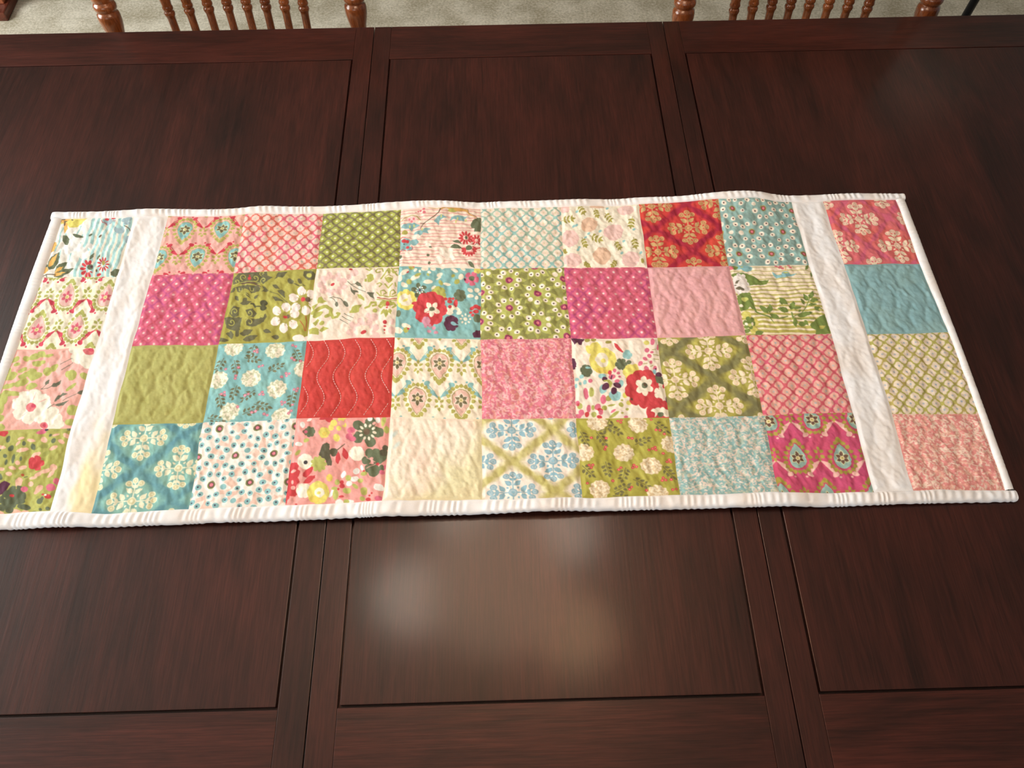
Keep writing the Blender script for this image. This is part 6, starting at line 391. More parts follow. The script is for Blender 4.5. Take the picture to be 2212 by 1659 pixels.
[['e','dg',.785,.071,.015,-.06,.053,.022],['e','dg',.859,.179,.059,.004,.003,.06],['e','dg',.795,.278,.021,.063,-.051,.015],['e','dg',.682,.231,-.046,.035,-.035,-.05],['e','dg',.675,.104,-.05,-.041,.03,-.046],['e','dg',.759,.173,.071,.002,.006,.078],['e','dg',.798,.062,.056,.001,.005,.06],['e','dg',.887,.187,.056,.001,.005,.06],['e','dg',.809,.302,.056,.002,.005,.06],['e','dg',.672,.247,.056,.001,.005,.06],['e','dg',.664,.1,.056,.001,.005,.06],['e','cr1',.844,.189,.021,.003,-.0,.015],['e','cr1',.828,.233,.017,.016,-.008,.011],['e','cr1',.789,.257,.006,.023,-.013,.003],['e','cr1',.741,.25,-.007,.021,-.013,-.006],['e','cr1',.702,.217,-.017,.011,-.008,-.013],['e','cr1',.688,.17,-.021,-.003,.0,-.015],['e','cr1',.703,.126,-.017,-.016,.008,-.011],['e','cr1',.743,.103,-.006,-.023,.013,-.003],['e','cr1',.791,.109,.007,-.021,.013,.006],['e','cr1',.83,.142,.017,-.011,.008,.013],['e','br',.759,.176,.034,.001,.003,.034],['e','pk5',.832,.079,.016,-.015,.01,.012],['e','pm',.593,.152,.044,.001,.003,.037],['e','pm',.578,.226,.037,.001,.004,.041],['e','pm',.615,.257,.037,.001,.003,.031],['p','re',.25,-.008,.388,-.008,.386,.042,.357,.062,.316,.027,.255,.036],['e','re',.354,.028,.038,.001,.003,.034],['e','ye',.408,.07,.037,.001,.004,.041],['e','ye',.478,.024,.034,.001,.004,.037],['e','ye',.507,-.003,.023,.0,.002,.024],['e','ye',.464,.132,.028,.001,.003,.03],['e','ye',.515,.085,.025,.001,.003,.027],['e','ye',.382,.123,.031,.001,.003,.034],['e','pk5',.488,.065,.031,.001,.003,.027],['e','ye',.362,.183,.017,.0,.003,.028],['e','ye',.345,.223,.01,.017,-.021,.014],['e','ye',.302,.222,-.007,.016,-.024,-.015],['e','ye',.277,.181,-.017,-.0,-.003,-.028],['e','ye',.294,.141,-.01,-.017,.021,-.014],['e','ye',.337,.142,.007,-.016,.024,.015],['e','ye',.32,.182,.037,.001,.004,.04],['e','yo',.327,.196,.025,.001,.003,.027],['e','ye',.449,.243,.034,.001,.004,.042],['e','dg',.206,.166,.017,.0,.002,.023],['e','dg',.193,.202,.012,.015,-.015,.014],['e','dg',.158,.21,-.002,.018,-.021,-.006],['e','dg',.126,.184,-.015,.008,-.011,-.021],['e','dg',.122,.144,-.017,-.009,.007,-.02],['e','dg',.148,.119,-.006,-.018,.02,-.005],['e','dg',.186,.129,.009,-.014,.018,.015],['e','dg',.163,.165,.037,.001,.004,.04],['e','br',.107,.163,.02,.0,.002,.021],['e','pm',.122,.164,.019,.0,.002,.02],['e','wh',.076,.082,.025,.001,.004,.034],['e','wh',.141,.024,.025,-.016,.01,.015],['e','wh',.06,.303,.037,.001,.003,.027],['e','wh',.784,.023,.028,.001,.003,.031],['e','wh',.866,.032,.023,.0,.003,.041],['e','wh',.694,.639,.026,-.025,.022,.027],['e','wh',.751,.601,.014,-.006,.013,.032],['e','wh',.689,.728,.039,-.015,.013,.032],['e','wh',.639,.78,.03,.001,.003,.031],['e','wh',.563,.675,.022,.014,-.015,.035],['e','wh',.945,.84,.053,.023,-.01,.038],['e','wh',.555,.993,.042,.002,.003,.034],['e','wh',.467,.881,.017,.011,-.02,.046],['e','wh',.668,.985,.036,.002,.002,.02],['e','gl',.137,.265,.028,-.011,.01,.023],['e','gl',.063,.41,.02,-.03,.014,.012],['e','gl',.93,.054,.025,.005,-.006,.074],['e','gl',.969,.157,.031,.001,.003,.041],['e','gl',.621,.718,.03,.001,.003,.034],['e','gl',.516,.761,.027,.011,-.007,.028],['e','gl',.781,.67,.035,-.006,.006,.027],['e','gl',.751,.75,.03,.001,.002,.027],['e','gl',.702,.816,.03,.027,-.01,.015],['e','gl',.622,.86,.042,.002,.003,.034],['e','gl',.797,.875,.036,.002,.004,.048],['e','gl',.511,.903,.03,.001,.006,.061],['e','gl',.792,.963,.029,.013,-.006,.023],['e','gl',.627,.989,.03,.001,.002,.027],['e','gl',.495,.828,.036,.001,.002,.018],['p','dk3',.292,.396,.309,.323,.35,.297,.383,.318,.39,.393,.41,.467,.427,.522,.425,.562,.389,.568,.364,.5,.299,.464,.28,.43],['e','dk3',.435,.407,.043,.001,.004,.041],['e','dk3',.438,.441,.028,.001,.002,.024],['s','dk3',.0173,.008,.452,.401,.498,.369,.543,.323],['p','re',.485,.554,.501,.535,.51,.507,.508,.478,.5,.447,.49,.424,.484,.409,.484,.409,.477,.423,.468,.443,.46,.471,.459,.5,.468,.53,.485,.554],['p','re',.572,.506,.586,.482,.589,.453,.581,.426,.563,.4,.547,.382,.535,.37,.535,.37,.531,.385,.526,.408,.524,.437,.529,.464,.547,.49,.572,.506],['e','fw',.734,.437,.024,.001,.003,.041],['e','fw',.71,.492,.014,.023,-.03,.019],['e','fw',.652,.49,-.01,.022,-.034,-.021],['e','fw',.618,.433,-.024,-.001,-.004,-.041],['e','fw',.643,.379,-.014,-.023,.03,-.019],['e','fw',.701,.381,.01,-.022,.034,.021],['e','fw',.676,.435,.05,.002,.005,.056],['e','fw',.677,.442,.08,.003,.006,.068],['e','dg',.91,.524,.049,.002,.004,.048],['e','dg',.886,.612,.028,.048,-.035,.023],['e','dg',.825,.61,-.021,.046,-.039,-.025],['e','dg',.787,.52,-.049,-.002,-.004,-.048],['e','dg',.811,.433,-.028,-.048,.035,-.023],['e','dg',.873,.435,.021,-.047,.039,.025],['e','dg',.938,.484,.055,.002,.005,.068],['e','dk3',.959,.437,.043,.001,.003,.041],['e','dk3',.969,.376,.03,.001,.003,.036],['e','dg',.877,.653,.061,.002,.004,.055],['e','dg',.953,.615,.031,.001,.003,.041],['s','pk5',.008,.008,.88,.537,.791,.486],['s','pk5',.0067,.0067,.894,.558,.801,.609],['e','re',.91,.562,.018,.001,.001,.018],['e','pm',.963,.663,.027,.001,.002,.027],['e','pm',.986,.602,.012,.0,.002,.027],['e','fw',.215,.515,.024,.001,.004,.037],['e','fw',.199,.564,.017,.021,-.024,.022],['e','fw',.151,.574,-.003,.025,-.034,-.009],['e','fw',.108,.539,-.02,.01,-.018,-.034],['e','fw',.102,.484,-.022,-.012,.011,-.033],['e','fw',.138,.451,-.008,-.025,.032,-.007],['e','fw',.188,.465,.013,-.02,.029,.024],['e','fw',.157,.513,.05,.002,.006,.055],['e','bk',.161,.523,.02,.001,.002,.022],['e','gl',.353,.546,.026,.001,.002,.024],['e','gl',.343,.587,.022,.019,-.012,.018],['e','gl',.311,.607,.007,.029,-.021,.003],['e','gl',.272,.599,-.011,.025,-.02,-.013],['e','gl',.243,.564,-.024,.009,-.01,-.023],['e','gl',.238,.521,-.026,-.011,.005,-.023],['e','gl',.26,.488,-.016,-.026,.018,-.012],['e','gl',.299,.482,.002,-.029,.022,.005],['e','gl',.335,.505,.018,-.018,.016,.019],['e','gl',.295,.544,.048,.002,.005,.053],['p','re',.012,.528,.074,.53,.103,.571,.088,.604,.115,.625,.098,.698,.128,.746,.09,.792,.11,.866,.097,.906,.042,.897,.033,.93,.005,.995,-.01,.914,-.004,.761,-.017,.594],['e','pk5',.047,.623,.027,-.01,.007,.017],['e','pk5',.062,.804,.022,.001,.003,.024],['e','pk5',.049,.743,.012,.0,.003,.024],['p','re',.146,.687,.178,.689,.207,.677,.224,.654,.234,.622,.238,.595,.24,.576,.24,.576,.224,.58,.199,.586,.171,.598,.151,.619,.142,.651,.146,.687],['p','re',.158,.751,.188,.757,.218,.751,.242,.734,.26,.709,.273,.687,.281,.672,.281,.672,.264,.672,.239,.674,.209,.681,.184,.695,.166,.721,.158,.751],['e','fw',.231,.844,.023,.001,.004,.039],['e','fw',.208,.898,.014,.023,-.028,.018],['e','fw',.151,.896,-.009,.022,-.032,-.021],['e','fw',.117,.84,-.023,-.001,-.004,-.039],['e','fw',.14,.786,-.014,-.023,.028,-.018],['e','fw',.197,.788,.009,-.022,.032,.021],['e','fw',.174,.842,.05,.002,.006,.055],['e','ye',.414,.872,.031,.001,.005,.054],['e','ye',.395,.939,.024,.026,-.03,.037],['e','ye',.337,.965,.003,.035,-.048,-.002],['e','ye',.273,.934,-.019,.024,-.038,-.04],['e','ye',.241,.865,-.031,-.001,-.006,-.054],['e','ye',.26,.798,-.025,-.025,.03,-.037],['e','ye',.318,.772,-.003,-.035,.049,.002],['e','ye',.382,.803,.02,-.024,.038,.04],['e','ye',.327,.868,.078,.003,.009,.087],['e','yo',.299,.941,.054,.002,.004,.041],['e','fw',.34,.869,.051,.002,.006,.057],['e','ye',.334,.875,.02,-.007,.007,.017],['e','yo',.423,.704,.033,.001,.004,.041],['e','re',.559,.76,.022,.001,.002,.022],['e','re',.569,.804,.028,.001,.002,.027],['e','re',.536,.84,.012,.001,.001,.014],['e','re',.574,.93,.027,.001,.001,.014],['e','re',.776,.639,.013,.0,.001,.011],['e','re',.853,.976,.027,.001,.002,.021],['e','re',.862,.935,.012,.001,.001,.011],['e','re',.884,.909,.01,.0,.001,.011],['e','pm',.961,.971,.042,.002,.002,.027],['e','re',.112,.99,.014,.001,.001,.009]]}

# ------------------------------------------------------------------ fabric prints (painted by formula, stored as a colour attribute)
NP = 165                 # vertices per patch side
SS = NP * 2              # print resolution
_g = (np.arange(SS) + 0.5) / SS
UU, VV = np.meshgrid(_g, _g)     # u to the right, v from the far edge to the near edge

PAL = dict(
    aq1=(168, 212, 208), cr3=(244, 232, 200), wh=(247, 243, 236), ye=(238, 222, 105), orr=(0, 0, 0), br=(112, 88, 66), dg=(104, 112, 82),
    gb=(158, 182, 188), re=(214, 62, 66), og=(172, 160, 72), pu=(92, 44, 66), pk2=(236, 180, 166), cr2=(248, 232, 214), ol=(182, 180, 84),
    rp=(226, 108, 118), te=(134, 180, 182), yg=(208, 210, 108), bk=(66, 60, 62), pk=(244, 196, 188), pk3=(240, 196, 186), pc=(234, 190, 158),
    aq2=(150, 202, 200), dk=(104, 100, 68), yg2=(196, 192, 86), dk2=(86, 84, 56), wp=(250, 234, 224), rb=(186, 78, 48), cr1=(246, 232, 206),
    gy=(112, 112, 90), yo=(234, 204, 86), te2=(134, 186, 192), pm=(226, 104, 130), pk4=(214, 140, 160), os=(190, 178, 82), lg=(118, 138, 62),
    wh2=(242, 230, 222), br2=(110, 98, 76), ye2=(226, 214, 104), gl=(190, 190, 96), pk5=(246, 178, 166), fw=(250, 240, 218), co=(236, 114, 118),
    re2=(218, 70, 92), og2=(164, 164, 78), sp=(246, 186, 158), dg2=(94, 100, 72), dk3=(94, 88, 66), or2=(222, 164, 82), tr=(0, 0, 0))
PAL['or'] = (240, 176, 84)


class Cloth:
    def __init__(self, base, amp=7, seed=1, scale=5.0, tint=None, tamt=0.0):
        self.a = np.empty((SS, SS, 3))
        self.a[:] = base
        n = fbm(UU * scale, VV * scale, seed, 4)
        self.a += ((n - 0.5) * 2 * amp)[..., None]
        if tint is not None:
            t = sstep(0.45, 0.75, fbm(UU * scale * 0.7 + 9, VV * scale * 0.7, seed + 7, 3)) * tamt
            self.a = self.a * (1 - t[..., None]) + np.array(tint, float) * t[..., None]
        self.seed = seed

    def put(self, al, c, sl=(slice(None), slice(None))):
        c = np.array(PAL[c] if isinstance(c, str) else c, float)
        self.a[sl] = self.a[sl] * (1 - al[..., None]) + c * al[..., None]

    def win(self, u0, u1, v0, v1):
        i0, i1 = int(max(0, math.floor(v0 * SS))), int(min(SS, math.ceil(v1 * SS)))
        j0, j1 = int(max(0, math.floor(u0 * SS))), int(min(SS, math.ceil(u1 * SS)))
        if i1 <= i0 or j1 <= j0:
            return None
        return (slice(i0, i1), slice(j0, j1))

    def ell(self, c, u, v, ax, ay, bx, by, al=1.0, soft=1.0, rough=0.10):
        e = 1.25
        du, dv = math.hypot(ax, bx) * e + 0.004, math.hypot(ay, by) * e + 0.004
        sl = self.win(u - du, u + du, v - dv, v + dv)
        det = ax * by - ay * bx
        if sl is None or abs(det) < 1e-9:
            return
        p, q = UU[sl] - u, VV[sl] - v
        s = (p * by - q * bx) / det
        t = (q * ax - p * ay) / det
        d = np.sqrt(s * s + t * t)
        if rough:
            d = d + (vnoise(UU[sl] * 34, VV[sl] * 34, self.seed + 3) - 0.5) * rough * 2
        r = min(math.hypot(ax, ay), math.hypot(bx, by))
        self.put(np.clip(0.5 - (d - 1) * r * SS / (1.2 * soft), 0, 1) * al, c, sl)

    def dot(self, c, u, v, r, ry=None, rot=0.0, **k):
        ry = r if ry is None else ry
        self.ell(c, u, v, r * math.cos(rot), r * math.sin(rot), -ry * math.sin(rot), ry * math.cos(rot), **k)

    def poly(self, c, pts, al=1.0):
        pts = np.asarray(pts, float).reshape(-1, 2)
        sl = self.win(pts[:, 0].min() - 0.01, pts[:, 0].max() + 0.01, pts[:, 1].min() - 0.01, pts[:, 1].max() + 0.01)
        if sl is None:
            return
        wob = (vnoise(UU[sl] * 40, VV[sl] * 40, self.seed + 5) - 0.5) * 0.010
        x, y = UU[sl] + wob, VV[sl] + wob
        ins = np.zeros(x.shape, bool)
        n = len(pts)
        for i in range(n):
            x0, y0 = pts[i]
            x1, y1 = pts[(i + 1) % n]
            if y0 == y1:
                continue
            ins ^= ((y0 > y) != (y1 > y)) & (x < (x1 - x0) * (y - y0) / (y1 - y0) + x0)
        self.put(ins.astype(float) * al, c, sl)

    def stroke(self, c, w0, w1, pts, al=1.0):
        pts = np.asarray(pts, float).reshape(-1, 2)
        w = max(w0, w1)
        sl = self.win(pts[:, 0].min() - w, pts[:, 0].max() + w, pts[:, 1].min() - w, pts[:, 1].max() + w)
        if sl is None:
            return
        x, y = UU[sl], VV[sl]
        best = np.full(x.shape, 9.0)
        n = len(pts) - 1
        for i in range(n):
            x0, y0 = pts[i]
            dx, dy = pts[i + 1] - pts[i]
            L2 = dx * dx + dy * dy + 1e-12
            t = np.clip(((x - x0) * dx + (y - y0) * dy) / L2, 0, 1)
            ww = (w0 + (w1 - w0) * (i + t) / n) * 0.5
            best = np.minimum(best, np.hypot(x - x0 - t * dx, y - y0 - t * dy) - ww)
        self.put(np.clip(0.5 - best * SS / 1.3, 0, 1) * al, c, sl)

    def shapes(self, data):
        for s in data:
            if s[0] == 'e':
                self.ell(s[1], *s[2:8])
            elif s[0] == 'p':
                self.poly(s[1], s[2:])
            else:
                self.stroke(s[1], max(s[2], 0.008), max(s[3], 0.005), s[4:])
        return self

    def leaf(self, c, u, v, ang, L, w):
        t = np.array([0, .2, .45, .7, 1.0])
        h = w * np.sin(np.pi * t ** 0.8)
        ca, sa = math.cos(ang), math.sin(ang)
        A = [(u + ca * L * a - sa * b, v + sa * L * a + ca * b) for a, b in zip(t, h)]
        B = [(u + ca * L * a + sa * b, v + sa * L * a - ca * b) for a, b in zip(t, h)]
        self.poly(c, A + B[::-1])

    def done(self):
        """washed-out mottling of the dye, then back to vertex resolution in linear colour"""
        n = fbm(UU * 60, VV * 60, 77, 2) - 0.5
        a = self.a * (1 + 0.07 * n[..., None])
        a = a * 0.91 + a.mean(-1, keepdims=True) * 0.09
        a = a.reshape(NP, 2, NP, 2, 3).mean((1, 3))
        return lin(np.clip(a * 0.95 + 12, 0, 252))


def lattice(base, line, dotc, nu, nv, u0, v0, seed, lw=0.16, dr=0.13, node=0.30, petal=None, mott=None):
    """diagonal trellis with a flower in every diamond"""
    k = Cloth(base, 6, seed)
    wu = (vnoise(UU * 7, VV * 7, seed + 1) - 0.5) * 0.016
    wv = (vnoise(UU * 7, VV * 7, seed + 2) - 0.5) * 0.016
    p = (UU + wu - u0) * nu
    q = (VV + wv - v0) * nv
    a, b = p + q, p - q                    # diamonds: cell centres where a and b are whole numbers
    fa, fb = np.abs(a - np.round(a)), np.abs(b - np.round(b))
    if mott is not None:
        t = sstep(0.35, 0.65, fbm(UU * 5 + 3, VV * 5, seed + 4, 2))
        lc = np.array(line)[None, None] * (1 - t[..., None]) + np.array(mott)[None, None] * t[..., None]
    else:
        lc = np.broadcast_to(np.array(line, float), k.a.shape)
    d = np.maximum(fa, fb)
    scal = 0.025 * np.cos(np.arctan2(fa - fb, fa + fb) * 0 + (a - b) * 12.0)
    m = sstep(0.5 - lw, 0.5 - lw * 0.45, d + scal)
    corner = np.minimum(fa, fb)
    m = np.maximum(m, sstep(0.5 - node, 0.5 - node * 0.55, corner) * 1.0)
    k.a = k.a * (1 - m[..., None]) + lc * m[..., None]
    r = np.hypot(a - np.round(a), b - np.round(b))
    if petal is not None:
        mp = sstep(0.34, 0.20, r) * 0.7
        k.a = k.a * (1 - mp[..., None]) + np.array(petal, float) * mp[..., None]
    md = sstep(dr + 0.04, dr - 0.05, r)
    vis = 0.55 + 0.45 * vnoise(np.round(a) * 3.7, np.round(b) * 5.1, seed + 9)
    k.a = k.a * (1 - (md * vis)[..., None]) + np.array(dotc, float) * (md * vis)[..., None]
    return k


def eyes(base, petal, white, pupil, ring, core, dark, centres, seed, n=9, R=0.125, er=0.031, pr=0.010, pl=0.19, pw=0.044, halo=None, cr=0.040, extra=()):
    """star flowers whose petals each carry an eye"""
    k = Cloth(base, 9, seed, 6.0)
    rnd = random.Random(seed)
    every = []
    for ci, (u, v) in enumerate(centres):
        for i in range(n):
            t = 2 * math.pi * (i + 0.35 * (ci % 2)) / n + rnd.uniform(-0.07, 0.07)
            every.append((u, v, t, R * rnd.uniform(0.9, 1.08)))
    for u, v, t, r in every:
        if dark is not None:
            k.leaf(dark, u + 0.03 * math.cos(t + 0.35), v + 0.03 * math.sin(t + 0.35), t + 0.33, 0.10, 0.016)
    for u, v in extra:
        every.append((u, v, rnd.uniform(0, 6), 0.0))
    for u, v, t, r in every:
        k.leaf(petal, u + 0.02 * math.cos(t), v + 0.02 * math.sin(t), t, pl, pw)
    for u, v, t, r in every:
        e = er * rnd.uniform(0.85, 1.1)
        x, y = u + r * math.cos(t), v + r * math.sin(t)
        if halo is not None:
            k.dot(halo, x, y, e * 1.45, e * 1.2, t)
        k.dot(white, x, y, e, e * 0.9, t)
        if rnd.random() > 0.08:
            k.dot(pupil, x + rnd.uniform(-.006, .006), y + rnd.uniform(-.006, .006), pr, rough=0.0)
    for u, v in centres:
        k.dot(ring[0], u, v, cr)
        k.dot(ring[1], u, v, cr * 0.66)
        k.dot(core, u, v, cr * 0.46)
    return k


def drop_pts(u, v, w, h, s, n=28):
    """outline of a teardrop with its tip at -s"""
    P = []
    for i in range(n):
        t = 2 * math.pi * i / n
        P.append((u + w * math.sin(t) * (math.sin(t / 2)) ** 0.9, v + s * h * -math.cos(t)))
    return P


def paisley(base, drop, edge, leafc, bowc, bowin, flw, flc, cells, s, pu, pv, seed, tint=None, line=None):
    """staggered teardrops with a wreath of leaves, between pairs of bows; s=+1 puts the tips towards the near edge"""
    k = Cloth(base, 6, seed, 5.0, tint, 0.5)
    w, h = 0.118, 0.155
    for u, v in cells:
        # bows: a V hugging the drop's pointed side
        vx, vy = u, v + s * 0.40 * pv / 0.44
        for g in (-1, 1):
            x0, y0 = vx + g * 0.012, vy - s * 0.015
            x1, y1 = vx + g * 0.150, vy - s * 0.185
            k.stroke(bowc, 0.014, 0.052, [(x0, y0), (x0 * .62 + x1 * .38 + g * .012, y0 * .62 + y1 * .38 + s * .012)])
            k.stroke(bowc, 0.056, 0.026, [(x0 * .66 + x1 * .34 + g * .011, y0 * .66 + y1 * .34 + s * .011), (x0 * .2 + x1 * .8, y0 * .2 + y1 * .8)])
            k.dot(bowc, x1 - g * .012, y1 + s * .006, 0.031, 0.029)
            k.dot(bowc, x1 - g * .028, y1 - s * .008, 0.020, 0.018)
            k.dot(bowc, x1 + g * .028, y1 - s * .028, 0.014, 0.013)
            k.stroke(bowin, 0.010, 0.006, [(x0 * .5 + x1 * .5, y0 * .5 + y1 * .5), (x0 * .26 + x1 * .74, y0 * .26 + y1 * .74)])
        # little quatrefoil half way to the next drop in the row
        mx, my = u + pu / 2, v + s * 0.02
        for a in range(4):
            t = a * math.pi / 2 + math.pi / 4
            k.leaf(leafc, mx + .018 * math.cos(t), my + .018 * math.sin(t), t, 0.058, 0.020)
        for a in range(2):
            k.leaf(leafc, mx, my + (0.04 if a else -0.04), math.pi / 2 if a else -math.pi / 2, 0.055, 0.018)
        k.dot(base, mx, my, 0.014)
    for u, v in cells:
        n = 21
        for i in range(n):
            t = 2 * math.pi * (i + 0.5) / n
            a = (u + (w + .040) * math.sin(t) * max(0.20, math.sin(t / 2)) ** 0.9, v + s * (h + .036) * math.cos(t))
            ang = math.atan2(a[1] - v, a[0] - u)
            k.leaf(leafc, a[0] - .014 * math.cos(ang), a[1] - .014 * math.sin(ang), ang, 0.058, 0.026)
        # the outline runs from the tip (t=0 side) round the belly
        k.poly(edge, drop_pts(u, v, w + .010, h + .010, -s))
        k.poly(drop, drop_pts(u, v, w, h, -s))
        cy = v - s * 0.030
        for i in range(6):
            t = i * math.pi / 3 + math.pi / 2 * s
            L = 0.072 if i in (0,) else 0.060
            if line is not None:
                k.leaf(line, u + .014 * math.cos(t), cy + .014 * math.sin(t), t, L + .014, 0.028)
        for i in range(6):
            t = i * math.pi / 3 + math.pi / 2 * s
            L = 0.072 if i in (0,) else 0.060
            k.leaf(flw, u + .016 * math.cos(t), cy + .016 * math.sin(t), t, L, 0.020)
        k.dot(flc, u, cy, 0.025)
        k.dot(leafc, u, cy, 0.009)
    return k


def damask(base, dia, spr, spr2, centres, pu, pv, seed, tint=None, dw=0.16, glow=None, gamt=0.0):
    """cross-shaped sprigs, each in its own soft diamond"""
    k = Cloth(base, 7, seed, 5.0, tint, 0.6)
    wu = (fbm(UU * 5, VV * 5, seed + 2, 2) - 0.5) * 0.06
    wv = (fbm(UU * 5 + 4, VV * 5, seed + 3, 2) - 0.5) * 0.06
    u0, v0 = centres[0]
    a = (UU + wu - u0) / pu + (VV + wv - v0) / pv
    b = (UU + wu - u0) / pu - (VV + wv - v0) / pv
    fa, fb = np.abs(a - 2 * np.round(a / 2)), np.abs(b - 2 * np.round(b / 2))
    d = np.maximum(fa, fb)
    scal = 0.07 * np.cos(a * math.pi * 3) * np.cos(b * math.pi * 3)
    m = sstep(1 - dw, 1 - dw * 0.3, d + scal) * (0.65 + 0.5 * fbm(UU * 9, VV * 9, seed + 5, 2))
    m = np.clip(m, 0, 1)
    if glow is not None:
        gm = sstep(0.95, 0.4, d) * gamt
        k.a = k.a * (1 - gm[..., None]) + np.array(glow, float) * gm[..., None]
    k.a = k.a * (1 - m[..., None]) + np.array(dia, float) * m[..., None]
    for u, v in centres:
        if not (-0.4 < u < 1.4 and -0.4 < v < 1.4):
            continue
        for q in range(4):
            t = q * math.pi / 2
            ca, sa = math.cos(t), math.sin(t)

            def at(x, y):
                return (u + ca * x - sa * y, v + sa * x + ca * y)
            k.stroke(spr, 0.014, 0.010, [at(0.03, 0), at(0.19, 0)])
            for g in (-1, 1):
                x, y = at(0.085, 0.008 * g)
                k.leaf(spr, x, y, t + g * 0.95, 0.096, 0.029)
                x, y = at(0.145, 0.0)
                k.leaf(spr, x, y, t + g * 0.8, 0.058, 0.016)
                k.stroke(spr, 0.008, 0.006, [at(0.14, 0), at(0.188, 0.055 * g)])
                x, y = at(0.043, 0.043 * g)
                k.leaf(spr, x, y, t + g * 0.78, 0.035, 0.012)
            x, y = at(0.15, 0)
            k.leaf(spr, x, y, t, 0.05, 0.010)
            for (bx, by) in ((0.225, 0), (0.195, 0.066), (0.195, -0.066)):
                x, y = at(bx, by)
                k.dot(spr, x, y, 0.035, 0.033)
                k.dot(spr2, x, y, 0.024, rough=0.2)
                k.dot(spr, x, y, 0.009)
        k.dot(spr, u, v, 0.045)
        k.dot(spr2, u, v, 0.032, rough=0.25)
        k.dot(spr, u, v, 0.016)
    return k


def pompom(base, pom, pom2, leafc, berry, berin, poms, sprigs, berries, seed, tint, R=0.108):
    k = Cloth(base, 8, seed, 5.0, tint, 0.6)
    for u, v, t in sprigs:
        ca, sa = math.cos(t), math.sin(t)
        k.stroke(leafc, 0.009, 0.006, [(u, v), (u + ca * 0.15, v + sa * 0.15)])
        for i in range(3):
            q = 0.03 + 0.048 * i
            for g in (-1, 1):
                k.leaf(leafc, u + ca * (q + .012 * g) + .012 * -sa * g, v + sa * (q + .012 * g) + .012 * ca * g, t + g * 0.9, 0.056 - .006 * i, 0.016)
        k.leaf(leafc, u + ca * .15, v + sa * .15, t, 0.055, 0.015)
    n1 = 0.55 * vnoise(UU * 52 + VV * 21, VV * 52 - UU * 21, seed + 8) + 0.45 * vnoise(UU * 60 - VV * 40, VV * 60 + UU * 40, seed + 9)
    for u, v in poms:
        d = np.hypot(UU - u, VV - v)
        an = np.arctan2(VV - v, UU - u)
        rr = R * (1 + 0.05 * np.cos(an * 11 + u * 9) + 0.10 * (vnoise(UU * 30, VV * 30, seed + 4) - 0.5))
        m = sstep(rr + .004, rr - .006, d)
        c = np.array(pom, float) * (1 - sstep(0.45, 0.62, n1))[..., None] + np.array(pom2, float) * sstep(0.45, 0.62, n1)[..., None]
        k.a = k.a * (1 - m[..., None]) + c * m[..., None]
    rnd = random.Random(seed)
    for u, v, n in berries:
        for i in range(n):
            t = i * 2.1 + u * 30
            x, y = (u, v) if n == 1 else (u + .022 * math.cos(t), v + .020 * math.sin(t))
            k.dot(berry, x, y, 0.0165)
            k.dot(berin, x, y, 0.006)
    return k


def lace(a, b, c, seed):
    """all-over lace of curls and specks"""
    k = Cloth(a, 4, seed)
    n1 = vnoise(UU * 56 + VV * 26, VV * 56 - UU * 26, seed + 1) * 0.55 + vnoise(UU * 36 - VV * 18, VV * 36 + UU * 18, seed + 2) * 0.45
    m = sstep(0.46, 0.60, n1) * 0.88
    k.a = k.a * (1 - m[..., None]) + np.array(b, float) * m[..., None]
    m2 = sstep(0.62, 0.72, vnoise(UU * 27 + VV * 15, VV * 27 - UU * 15, seed + 6)) * 0.6
    k.a = k.a * (1 - m2[..., None]) + np.array(c, float) * m2[..., None]
    rnd = random.Random(seed)
    for _ in range(26):
        u, v, R, t0 = rnd.random(), rnd.random(), rnd.uniform(0.03, 0.085), rnd.uniform(0, 6)
        pts = [(u + R * (1 - i / 16) * math.cos(t0 + i * .5), v + R * (1 - i / 16) * math.sin(t0 + i * .5)) for i in range(13)]
        k.stroke(b, 0.016, 0.010, pts, al=0.9)
    for _ in range(34):
        u, v = rnd.random(), rnd.random()
        for i in range(5):
            t = i * 1.2566 + u * 9
            k.dot(b, u + .017 * math.cos(t), v + .017 * math.sin(t), 0.011, al=0.9)
    sp = sstep(0.70, 0.80, vnoise(UU * 58 + VV * 30, VV * 58 - UU * 30, seed + 12)) * 0.8
    k.a = k.a * (1 - sp[..., None]) + np.array(a, float) * sp[..., None]
    return k


def solid(base, tint, seed, amp=7, tamt=0.35, scale=6.0):
    k = Cloth(base, amp, seed, scale, tint, tamt)
    n = vnoise(UU * 90, VV * 14, seed + 3) + vnoise(UU * 14, VV * 90, seed + 4) - 1
    k.a += (n * 4)[..., None]
    return k


def checker(u0, v0, du, dv, n=4):
    return [(u0 + i * du, v0 + j * dv) for i in range(-n, n + 1) for j in range(-n, n + 1) if (i + j) % 2 == 0 and -0.5 < u0 + i * du < 1.5 and -0.5 < v0 + j * dv < 1.5]


def custom(key, base, seed, tint=None, tamt=0.4, amp=6):
    return Cloth(base, amp, seed, 5.0, tint, tamt).shapes(SHAPES[key])


def print_red_lattice():
    return lattice((222, 96, 126), (202, 78, 130), (252, 238, 222), 6.45, 6.65, 0.10, 0.08, 21, lw=0.13, dr=0.13, node=0.2, petal=(230, 114, 134), mott=(214, 80, 102))


def P_cells(u0, v0, pu, pv):
    return [(u0 + (i + (0.5 if j % 2 else 0.0)) * pu, v0 + j * pv) for j in range(-2, 4) for i in range(-3, 4) if -0.4 < u0 + (i + (0.5 if j % 2 else 0)) * pu < 1.4 and -0.6 < v0 + j * pv < 1.6]


def E_cells(cs):
    return [c for c in cs if -0.25 < c[0] < 1.25 and -0.25 < c[1] < 1.25]


